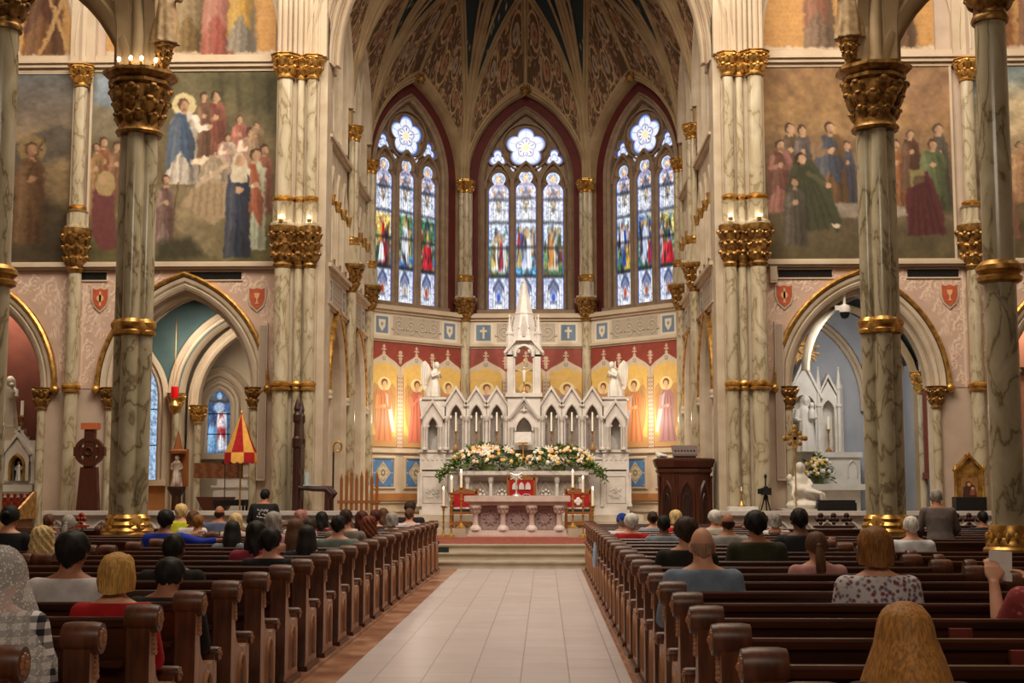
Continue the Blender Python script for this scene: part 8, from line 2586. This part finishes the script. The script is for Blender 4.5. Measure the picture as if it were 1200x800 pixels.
 for q in (-1, 1):
  a, b, c = legs[q]
  mb.tube([a, a.lerp(b, .5), b], [.096, .086, .072], 12); mb.ball(b, .072, 12, 8); mb.tube([b, b.lerp(c, .5), c + Vector((0, 0, .02))], [.071, .064, .056], 12)
 trousers = remesh(mb, .014, 'trousers_' + kind, 2, .5)
 mb = MB()
 for q in (-1, 1):
  c = legs[q][2]
  mb.loft([[(c.x + x * .045, c.y + y, c.z + z) for x, y, z in ((-1, -.065, .0), (1, -.065, .0), (1, -.065, -.09), (-1, -.065, -.09))], [(c.x + x * .05, c.y + .06, c.z + z) for x, z in ((-1, .0), (1, .0), (1, -.09), (-1, -.09))], [(c.x + x * .042, c.y + .18, c.z + z) for x, z in ((-1, -.045), (1, -.045), (1, -.09), (-1, -.09))]])
 shoes = mb.build('shoes_' + kind, M['black'], mesh_only=True)
 mb = MB()
 for q in (-1, 1):
  mb.ball((hx + q * .034, hy + .088, hz - .012), (.012, .006, .008), 8, 6, 0); mb.ball((hx + q * .034, hy + .0935, hz - .012), (.0048, .003, .0048), 6, 5, 1)
 eyes = mb.build('eyes_' + kind, [M['whitecloth'], M['black']], mesh_only=True)
 return dict(body=body, top=top, trousers=trousers, shoes=shoes, eyes=eyes, head=Vector(hc), arms=arms)
TPL = {k: people_meshes(k) for k in ('man', 'woman', 'reach', 'stand', 'bowed', 'hold', 'kneel')}
def hair_mesh(style):
 """hair around a head centred at the origin, face towards +y"""
 mb = MB()
 n = 40
 P = {'short': dict(nape=-.075, side=-.02, th=.012, back=.0, flare=0, front=.062),
   'thick': dict(nape=-.085, side=-.035, th=.028, back=.006, flare=.0, front=.055),
   'bob': dict(nape=-.098, side=-.085, th=.026, back=.012, flare=.012, front=.05),
   'shoulder': dict(nape=-.20, side=-.19, th=.024, back=.014, flare=.02, front=.05),
   'long': dict(nape=-.36, side=-.30, th=.022, back=.03, flare=.035, front=.05),
   'verylong': dict(nape=-.50, side=-.44, th=.028, back=.035, flare=.085, front=.05),
   'fringe': dict(nape=-.075, side=-.03, th=.004, back=0, flare=0, front=.05),
   'updo': dict(nape=-.07, side=-.02, th=.016, back=.0, flare=0, front=.055),
   'curly': dict(nape=-.17, side=-.16, th=.03, back=.01, flare=.03, front=.045)}[style if style in ('short', 'thick', 'bob', 'shoulder', 'long', 'verylong', 'fringe', 'updo', 'curly') else 'updo']
 rows = 16
 rs = random.Random(len(style))
 ph = [rs.uniform(0, 6.28) for _ in range(6)]
 outer, inner = [], []
 for j in range(rows + 1):
  t = j / rows
  ro, ri = [], []
  for i in range(n):
   a = 2 * PI * i / n
   c, s = math.cos(a), math.sin(a)          # s > 0 is the face side
   f = max(0.0, min(1.0, (s + .05) / .75))   # 0 back .. 1 front
   f = f * f * (3 - 2 * f)
   zend = P['nape'] * (1 - abs(c)) + P['side'] * abs(c) if s < 0 else P['side']
   zend = zend * (1 - f) + P['front'] * f
   ztop = .108 + .01
   z0 = ztop
   if style == 'fringe': z0 = .02 if s < .2 else min(.02, zend + .004)
   z = z0 + (zend - z0) * t
   zz = z - .01
   k = math.sqrt(max(0.0, 1 - (zz / .118) ** 2)) if zz > 0 else 1.0 - .10 * min(1, -zz / .1) * (1 if P['nape'] > -.1 else .0)
   rx, ry = .074 * k, .094 * k
   low = max(0, -zz)
   th = P['th'] * (1 if z > -.05 else 1) + P['flare'] * min(1, low / .25)
   if style in ('short', 'thick', 'fringe', 'updo'): th = P['th'] * (1 - .75 * t ** 4)
   if style == 'fringe': th *= min(1, .25 + 3 * t)
   strand = .0035 * math.sin(a * 17 + ph[0]) * min(1, t * 2) + .002 * math.sin(a * 31 + ph[1] + z * 20)
   if style in ('short', 'thick', 'bob', 'shoulder', 'updo'): strand += .004 * math.sin(a * 5 + ph[2] + z * 34) + .003 * math.sin(a * 11 - z * 60 + ph[3])
   if style == 'curly': strand = .010 * math.sin(a * 9 + z * 70 + ph[2]) + .007 * math.sin(a * 15 - z * 55 + ph[3])
   back = P['back'] * max(0, -s) * min(1, low / .1)
   o = ((rx + th + strand) * c, -.005 + (ry + th + strand) * s - back, z)
   q = ((rx + .002) * c * .98, -.005 + (ry + .002) * s * .98 - back * .5, z - .002)
   ro.append(o); ri.append(q)
  outer.append(ro); inner.append(ri)
 vs = [p for r in outer for p in r] + [p for r in inner for p in r]
 N = (rows + 1) * n
 fs = []
 for j in range(rows):
  for i in range(n):
   i2 = (i + 1) % n
   fs.append((j * n + i, (j + 1) * n + i, (j + 1) * n + i2, j * n + i2))
   fs.append((N + j * n + i, N + j * n + i2, N + (j + 1) * n + i2, N + (j + 1) * n + i))
 for i in range(n):
  i2 = (i + 1) % n
  fs.append((rows * n + i, N + rows * n + i, N + rows * n + i2, rows * n + i2))
  fs.append((i, i2, N + i2, N + i))
 mb.add(vs, fs)
 if style != 'fringe':
  mb.ball((0, -.005, .092), (.05 + P['th'] * .5, .06 + P['th'] * .5, .032 + P['th'] * .35), 20, 8)
 if style == 'bun':
  for i in range(3): mb.ball((.008 * i, -.115 - .008 * i, .03 + .006 * i), (.046 - .008 * i, .038, .044 - .006 * i), 12, 8)
 if style == 'ponytail':
  mb.ball((0, -.115, .01), .026, 10, 6)
  mb.tube([(0, -.115, .01), (0, -.15, -.06), (.005, -.155, -.18), (0, -.145, -.30)], [.022, .04, .042, .012], 14, flat=.8)
 if style == 'updo':
  for i in range(9):
   a = i * .7; mb.ball((.05 * math.cos(a), -.08 + .02 * math.sin(a * 2), .05 + .04 * math.sin(a)), .034, 8, 6)
 return mb.build('hair_' + style, M['black'], mesh_only=True, smooth=60)
HAIR = {}
def hair_mat(nm, c):
 return pmat('hair_' + nm, tuple(x * .8 for x in c), tuple(min(255, x * 1.15) for x in c), scale=34, rough=.6, stretch=(3, 3, .22), spec=.25)
HC = {'black': (26, 21, 19), 'darkbrown': (52, 34, 24), 'brown': (92, 60, 40), 'auburn': (112, 54, 32), 'blond': (190, 144, 76), 'paleblond': (206, 176, 122), 'gray': (150, 142, 134), 'white': (214, 208, 200), 'goldbrown': (134, 88, 42), 'reddark': (74, 32, 28), 'pinkgray': (160, 110, 100), 'thin': (150, 116, 96), 'honey': (170, 118, 60)}
def cloth(nm, c, **k):
 return pmat('cloth_' + nm, tuple(x * .88 for x in c), c, scale=14, rough=.9, **k)
gingham = None
def gingham_mat():
 m = bpy.data.materials.new('gingham_cloth'); m.use_nodes = True; nt = m.node_tree; b = nt.nodes['Principled BSDF']; b.inputs['Roughness'].default_value = .9
 tc = nt.nodes.new('ShaderNodeTexCoord'); sp = nt.nodes.new('ShaderNodeSeparateXYZ'); nt.links.new(tc.outputs['Object'], sp.inputs[0])
 outs = []
 for ax in ('X', 'Z'):
  a = nt.nodes.new('ShaderNodeMath'); a.operation = 'MULTIPLY'; a.inputs[1].default_value = 17
  f = nt.nodes.new('ShaderNodeMath'); f.operation = 'FRACT'; g = nt.nodes.new('ShaderNodeMath'); g.operation = 'GREATER_THAN'; g.inputs[1].default_value = .5
  nt.links.new(sp.outputs[ax], a.inputs[0]); nt.links.new(a.outputs[0], f.inputs[0]); nt.links.new(f.outputs[0], g.inputs[0]); outs.append(g)
 s = nt.nodes.new('ShaderNodeMath'); s.operation = 'ADD'; nt.links.new(outs[0].outputs[0], s.inputs[0]); nt.links.new(outs[1].outputs[0], s.inputs[1])
 h = nt.nodes.new('ShaderNodeMath'); h.operation = 'MULTIPLY'; h.inputs[1].default_value = .5; nt.links.new(s.outputs[0], h.inputs[0])
 r = nt.nodes.new('ShaderNodeValToRGB'); e = r.color_ramp.elements; e[0].color = rgb((232, 228, 226)); e[1].color = rgb((30, 28, 32)); n = e.new(.5); n.color = rgb((128, 124, 128)); r.color_ramp.interpolation = 'CONSTANT'
 e[0].position = 0; n.position = .3; e[2].position = .8
 nt.links.new(h.outputs[0], r.inputs['Fac']); nt.links.new(r.outputs['Color'], b.inputs['Base Color'])
 return m
def floral_mat(nm, ground, c1, c2, scale=20, p0=.42, p1=.66):
 m = bpy.data.materials.new(nm); m.use_nodes = True; nt = m.node_tree; b = nt.nodes['Principled BSDF']; b.inputs['Roughness'].default_value = .9
 tc = nt.nodes.new('ShaderNodeTexCoord'); v = nt.nodes.new('ShaderNodeTexVoronoi'); v.inputs['Scale'].default_value = scale
 nz = nt.nodes.new('ShaderNodeTexNoise'); nz.inputs['Scale'].default_value = scale * 1.3
 nt.links.new(tc.outputs['Object'], v.inputs['Vector']); nt.links.new(tc.outputs['Object'], nz.inputs['Vector'])
 ad = nt.nodes.new('ShaderNodeMath'); ad.operation = 'MULTIPLY_ADD'; ad.inputs[1].default_value = .7; nt.links.new(nz.outputs['Fac'], ad.inputs[0]); nt.links.new(v.outputs['Distance'], ad.inputs[2])
 r = nt.nodes.new('ShaderNodeValToRGB'); e = r.color_ramp.elements; e[0].position = p0; e[1].position = p1; e[0].color = rgb(c1); e[1].color = rgb(ground)
 n = e.new((p0 + p1) / 2); n.color = rgb(c2)
 nt.links.new(ad.outputs[0], r.inputs['Fac']); nt.links.new(r.outputs['Color'], b.inputs['Base Color'])
 return m
def lace_mat():
 m = bpy.data.materials.new('white_lace'); m.use_nodes = True; nt = m.node_tree; b = nt.nodes['Principled BSDF']; b.inputs['Base Color'].default_value = rgb((236, 230, 226)); b.inputs['Roughness'].default_value = .9
 tc = nt.nodes.new('ShaderNodeTexCoord'); v = nt.nodes.new('ShaderNodeTexVoronoi'); v.inputs['Scale'].default_value = 60
 nt.links.new(tc.outputs['Object'], v.inputs['Vector'])
 r = nt.nodes.new('ShaderNodeValToRGB'); e = r.color_ramp.elements; e[0].position = .18; e[0].color = (.85, .85, .85, 1); e[1].position = .36; e[1].color = (.26, .26, .26, 1)
 nt.links.new(v.outputs['Distance'], r.inputs['Fac']); nt.links.new(r.outputs['Color'], b.inputs['Alpha'])
 return m
SPECIAL = {'gingham': gingham_mat, 'floral': lambda: floral_mat('floral_blouse', (206, 198, 200), (150, 36, 44), (120, 116, 132), 36, .52, .95), 'pinkprint': lambda: floral_mat('pink_print_dress', (150, 60, 62), (206, 130, 120), (176, 84, 80), 22), 'lacy': lambda: floral_mat('patterned_blouse', (206, 200, 198), (60, 58, 64), (150, 146, 148), 24)}
_sp = {}
def top_mat(c):
 if isinstance(c, str):
  if c not in _sp: _sp[c] = SPECIAL[c]()
  return _sp[c]
 return cloth('%d_%d_%d' % c, c)
def person(u, v, k, tpl, hair, hc, topc, skin, label, trs=(40, 42, 52), X=None, rz=0, sc_=None):
 y = rowY(k) + {'stand': .62, 'kneel': .74}.get(tpl, .37)
 x = xat(u, y, v) if X is None else X
 T = TPL[tpl]
 ztop = zat(v, y) if X is None or True else 0
 natural = T['head'].z + .128
 s = sc_ or max(.95, min(1.10, ztop / natural))
 t = thing('person', label, 'person', (x, y - (T['head'].y - .02) * .0, 0), None, rz, s)
 bm_ = share('body', T['body'], t, mat=M[skin])
 share('top', T['top'], t, mat=None)
 o = t.children[-1]
 if not T['top'].materials: T['top'].materials.append(M['black'])
 if not T['trousers'].materials: T['trousers'].materials.append(M['black'])
 o.material_slots[0].link = 'OBJECT'; o.material_slots[0].material = top_mat(topc)
 o = share('trousers', T['trousers'], t); o.material_slots[0].link = 'OBJECT'; o.material_slots[0].material = cloth('%d_%d_%d' % trs, trs)
 share('shoes', T['shoes'], t); share('eyes', T['eyes'], t)
 if hair:
  if hair not in HAIR: HAIR[hair] = hair_mesh(hair)
  share('hair', HAIR[hair], t, tuple(T['head']), (0, 0, 0), (1, 1, 1), hair_mat(hc, HC[hc]))
 return t
BLK, S1, S2, S3 = (24, 23, 26), 'skin', 'skin2', 'skin3'
pv = person(20, 645, 0, 'kneel', 'updo', 'darkbrown', 'gingham', S1, 'person kneeling in a white lace veil and black and white gingham top, at left', X=-1.76)
person(84, 622, 3, 'man', 'thick', 'black', (214, 206, 206), S2, 'person with thick black hair in a plain white t-shirt')
person(136, 648, 2, 'woman', 'bob', 'blond', (176, 22, 26), S1, 'person with a short blond bob in a bright red top')
person(194, 652, 3, 'bowed', 'thick', 'black', (30, 27, 27), S2, 'person with black hair in a black shirt right of the white t-shirt', sc_=.93)
person(203, 625, 5, 'man', 'short', 'black', (32, 28, 26), S3, 'person with cropped black hair in a black shirt, above the empty pew rows')
person(11, 591, 10, 'woman', 'bun', 'black', BLK, S1, 'person with pinned up black hair in black at the far left')
person(49, 616, 8, 'woman', 'curly', 'paleblond', (36, 32, 34), S1, 'person with curly pale blond hair near the left edge')
person(80, 603, 13, 'woman', 'ponytail', 'gray', (120, 116, 116), S1, 'person with a grey ponytail left of the left crossing column')
person(57, 602, 15, 'man', 'short', 'brown', (90, 74, 66), S1, 'person with short brown hair, smallest at far left')
person(194, 597, 12, 'reach', 'thick', 'black', (28, 52, 170), S2, 'person in a royal blue shirt with one arm along the pew back')
person(212, 590, 18, 'man', 'thick', 'paleblond', (208, 214, 44), S1, 'person in a neon yellow jacket right of the left crossing column')
person(226, 598, 17, 'woman', 'bob', 'brown', (220, 214, 208), S1, 'person with brown bobbed hair in white beside the neon jacket')
person(232, 605, 15, 'man', 'short', 'goldbrown', (176, 150, 150), S1, 'person with sandy hair in a dusty pink shirt behind the neon jacket')
person(257, 592, 18, 'man', 'fringe', 'darkbrown', (88, 100, 130), S2, 'balding person in a denim blue shirt below the umbrella')
person(276, 601, 15, 'woman', 'bob', 'paleblond', (200, 180, 166), S1, 'person with straw blond hair in beige below the umbrella')
person(272, 613, 11, 'woman', 'long', 'black', (120, 128, 140), S1, 'person with long black hair over a grey blue top')
st = person(309, 578, 19, 'stand', 'short', 'black', (28, 28, 30), S2, 'person standing in a black t-shirt with a pale print on the back', X=None)
person(300, 610, 8, 'woman', 'shoulder', 'black', (146, 46, 66), S2, 'person with dark hair in a dark pink top, left block')
person(329, 618, 7, 'man', 'thick', 'black', (26, 25, 28), S1, 'person with black hair in a black jacket at the aisle end', X=-1.80)
person(346, 607, 10, 'woman', 'long', 'brown', (190, 138, 112), S1, 'person with long brown hair in a peach top')
person(320, 599, 12, 'woman', 'bob', 'gray', (190, 130, 142), S1, 'person with grey hair in a pink top, left block')
person(352, 597, 15, 'woman', 'bob', 'pinkgray', (206, 196, 192), S1, 'person with faded reddish hair in a pale top')
person(377, 599, 17, 'woman', 'shoulder', 'black', (110, 24, 30), S1, 'person with black hair in a dark red top')
person(362, 607, 12, 'man', 'thick', 'darkbrown', (52, 48, 50), S1, 'person with dark brown hair in charcoal beside the long brown hair')
person(371, 620, 9, 'woman', 'long', 'black', (24, 24, 27), S1, 'person with long black hair in a black coat near the aisle', X=-1.80)
person(401, 603, 11, 'man', 'short', 'black', (112, 124, 116), S1, 'person with neat black hair in a grey green hooded top', X=-1.76)
person(405, 596, 13, 'man', 'short', 'darkbrown', (122, 112, 102), S1, 'person in a taupe sweater in front of the grey green hooded top')
person(424, 598, 16, 'woman', 'shoulder', 'reddark', (222, 218, 216), S1, 'person with dark red hair in a white shirt')
person(436, 604, 14, 'woman', 'curly', 'auburn', (70, 56, 36), S1, 'person with frizzy auburn hair in an olive coat', X=-1.76)
person(440, 597, 18, 'man', 'thick', 'reddark', (60, 44, 38), S1, 'person with dark hair in brown in front of the frizzy auburn hair')
person(449, 595, 20, 'woman', 'shoulder', 'brown', (150, 120, 100), S1, 'person with brown hair in tan, near the front left rows')
person(467, 601, 17, 'woman', 'bob', 'gray', (74, 66, 66), S1, 'person with grey hair in a charcoal scarf at the aisle end, left', X=-1.76)
person(485, 595, 20, 'man', 'short', 'brown', (214, 196, 200), S1, 'person with brown hair in a pale pink shirt at the aisle end', X=-1.76)
person(483, 587, 21, 'man', 'thick', 'darkbrown', (30, 32, 40), S1, 'person with dark hair in a black jacket in the second row, left', X=-1.84)
person(712, 604, 16, 'man', 'short', 'gray', (214, 218, 226), S1, 'person in a blue knitted cap and white shirt at the aisle end, right', X=1.74)
bean = COL.objects[-1] if False else None
person(726, 601, 14, 'man', 'thick', 'white', (178, 24, 28), S1, 'person with white hair in a red vest at the aisle end, right', X=1.76)
person(765, 599, 18, 'woman', 'bun', 'darkbrown', (150, 150, 158), S1, 'person with a dark bun in grey in front of the pulpit')
person(778, 603, 13, 'man', 'short', 'black', (126, 134, 146), S3, 'person with black hair in a grey blue shirt below the pulpit')
person(792, 597, 17, 'woman', 'bob', 'paleblond', (196, 30, 36), S1, 'person with pale blond hair in red below the pulpit')
person(804, 605, 7, 'man', 'thick', 'darkbrown', (34, 28, 26), S1, 'person with dark brown hair in a black shirt behind the bald head')
person(823, 616, 4, 'man', 'fringe', 'thin', (122, 138, 158), S1, 'bald person in a grey blue shirt, large in the right block')
person(838, 597, 16, 'man', 'thick', 'white', (196, 186, 172), S1, 'person with white hair in a cream shirt below the white side table')
person(853, 600, 12, 'man', 'fringe', 'darkbrown', (156, 150, 146), S2, 'balding person in a light grey shirt, right block')
person(886, 597, 8, 'man', 'thick', 'black', (52, 50, 28), S2, 'person with black hair in a dark olive shirt', sc_=1.08)
person(908, 600, 16, 'woman', 'bob', 'gray', 'lacy', S1, 'person with grey hair in a black and white patterned blouse')
person(937, 595, 10, 'man', 'short', 'black', (26, 27, 32), S3, 'person with black hair in a black hooded top before the pieta', sc_=1.08)
person(957, 622, 6, 'woman', 'ponytail', 'brown', (190, 136, 130), S1, 'person with a light brown ponytail in a pink top')
person(1026, 610, 3, 'woman', 'bob', 'goldbrown', 'floral', S1, 'person with golden brown bobbed hair in a white floral blouse', sc_=1.06)
person(1068, 604, 11, 'man', 'short', 'white', (220, 220, 224), S1, 'person with white hair in a white shirt in the right side block')
person(1100, 581, 14, 'stand', 'short', 'gray', (104, 92, 88), S2, 'person standing and leaning in a dark grey shirt at the right')
person(1152, 598, 18, 'man', 'short', 'black', (44, 42, 52), S2, 'person with dark hair in dark blue beside the far right column')
person(945, 693, -1, 'woman', 'verylong', 'honey', (70, 54, 44), S1, 'person with very long honey blond hair at the bottom right', X=1.80, sc_=.94)
ph_ = person(1234, 622, 2, 'hold', 'shoulder', 'brown', 'pinkprint', S1, 'person in a pink print dress raising a white sheet at the right edge')
# the knitted cap, the veil, the shirt print, the sheet of paper
for o in list(sc.objects):
 if o.name.startswith('person') and o.get('label', '').startswith('person in a blue knitted cap'):
  p = MB(); p.lathe([(.084, -.0), (.09, .02), (.09, .05), (.08, .09), (.05, .125), (.0, .138)], 0, 0, 0, 20)
  c = p.build('knitted_cap', M['blueknit'] if 'blueknit' in M else pmat('blue_knit', (34, 66, 160), (26, 52, 134), scale=40, rough=.95))
  c.parent = o; c.location = TPL['man']['head'] + Vector((0, -.005, .0)); c.scale = (1, 1.18, 1)
hd = TPL['kneel']['head']
p = MB()
rows = []
for j in range(17):
 t = j / 16
 if t < .35:
  q = t / .35; z = hd.z + .150 - .15 * (1 - math.cos(q * PI / 2)) ; rx, ry, cy = .118 * math.sin(q * PI / 2) + .002, .135 * math.sin(q * PI / 2) + .002, hd.y - .015
 else:
  q = (t - .35) / .65; z = hd.z - .0 - .58 * q; rx, ry, cy = .118 + .155 * min(1, q * 1.6), .135 + .045 * q, hd.y - .02 - .03 * q
 r = []
 for i in range(33):
  a = PI * .90 + (PI * 1.20) * i / 32
  if t < .35: a = PI * .82 + PI * 1.36 * i / 32
  fold = 1 + .05 * q * math.sin(a * 11) * (t > .35)
  hem = (.02 * math.sin(a * 18)) if j == 16 else 0
  r.append((rx * fold * math.cos(a), cy + ry * fold * math.sin(a), z + hem))
 rows.append(r)
vs = [v_ for r in rows for v_ in r]; n = 33
p.add(vs, [(j * n + i, j * n + i + 1, (j + 1) * n + i + 1, (j + 1) * n + i) for j in range(16) for i in range(n - 1)])
o = p.build('lace_veil', lace_mat(), smooth=80); o.parent = pv
m_ = o.modifiers.new('thick', 'SOLIDIFY'); m_.thickness = .003
# pale print on the black t-shirt
T = TPL['stand']
p = MB()
tv = [v_.co for v_ in T['top'].vertices if v_.co.y < 0 and abs(v_.co.x) < .09 and 1.1 < v_.co.z < 1.26]
rs = random.Random(2)
for c in rs.sample(tv, min(26, len(tv))): p.ball(c + Vector((0, -.002, 0)), (.016, .005, .012), 6, 4)
o = p.build('back_print', pmat('print_grey', (190, 186, 186))); o.parent = st
hp = TPL['hold']['arms'][-1][2]
w_ = ph_.matrix_world if False else Matrix.Translation(ph_.location) @ Matrix.Scale(ph_.scale[0], 4)
c = w_ @ (hp + Vector((.04, .07, .04)))
t = thing('paper_sheet', 'white sheet of paper held up at the right edge', 'paper', tuple(c))
p = MB(); f = lambda s, z, d=0: Vector((s, .0 - d + .1 * z, z)); p.pprism(f, [(-.05, -.03), (.08, -.045), (.09, .12), (-.035, .13)], -.002, .002); part('sheet', p, M['whitecloth'], t, smooth=0)
# =================================================================== LIGHT
w = bpy.data.worlds.new('world'); sc.world = w; w.use_nodes = True
bg = w.node_tree.nodes['Background']
bg.inputs['Color'].default_value = (1.0, .88, .75, 1); bg.inputs['Strength'].default_value = .20
def area(name, loc, tgt, size, energy, col=(1, .87, .70), sy=None):
 l = bpy.data.lights.new(name, 'AREA'); l.energy = energy; l.color = col; l.shape = 'RECTANGLE'; l.size = size; l.size_y = sy or size
 o = bpy.data.objects.new(name, l); COL.objects.link(o); o.location = loc
 d = Vector(tgt) - Vector(loc); o.rotation_euler = d.to_track_quat('-Z', 'Y').to_euler()
 return o
def point(name, loc, energy, col=(1, .84, .64), r=.1):
 l = bpy.data.lights.new(name, 'POINT'); l.energy = energy; l.color = col; l.shadow_soft_size = r
 o = bpy.data.objects.new(name, l); COL.objects.link(o); o.location = loc
 return o
def spot(name, loc, tgt, energy, ang, col=(1, .90, .76), r=.15, blend=.6):
 l = bpy.data.lights.new(name, 'SPOT'); l.energy = energy; l.color = col; l.spot_size = math.radians(ang); l.spot_blend = blend; l.shadow_soft_size = r
 o = bpy.data.objects.new(name, l); COL.objects.link(o); o.location = loc
 d = Vector(tgt) - Vector(loc); o.rotation_euler = d.to_track_quat('-Z', 'Y').to_euler()
 return o
area('nave_light', (0, 17, 16.5), (0, 18, 0), 9, 1500, sy=12)
area('nave_light_front', (0, 19, 16), (0, 31, 5), 7, 1100, sy=4)
area('rear_fill_light', (0, -4, 10), (0, 14, 1), 8, 450, sy=3)  # unseen fill added behind the camera to brighten backs and column fronts
for sx in (-1, 1):
 area('transept_light', (sx * 8, 21, 14), (sx * 7.5, 28, 5), 6, 560, sy=3)
 spot('chancel_light', (AX + sx * 3.4, 28.9, 9.8), (AX - sx * .8, 35, 2.4), 1300, 60)
 area('chapel_light', (AX + sx * 7, 30.0, 5.0), (AX + sx * 7, 32.6, 1), 1.2, 75 if sx < 0 else 70, col=(1, .87, .70) if sx < 0 else (1, .95, .88))
 area('outer_chapel_light', (AX + sx * 11.5, 30, 5.4), (AX + sx * 11.5, 30.4, 1), 1.5, 50)
 point('angel_lamp', (AX + sx * 2.75, 35.0, 3.35), 32, col=(1, .88, .72), r=.06)
sc.view_settings.view_transform = 'Standard'
sc.view_settings.look = 'None'
sc.view_settings.exposure = 0.0
sc.view_settings.gamma = 1.0
sc.view_settings.use_curve_mapping = False
sc.cycles.use_denoising = True
sc.cycles.max_bounces = 6
sc.cycles.diffuse_bounces = 4
sc.cycles.glossy_bounces = 3
sc.cycles.sample_clamp_indirect = 4
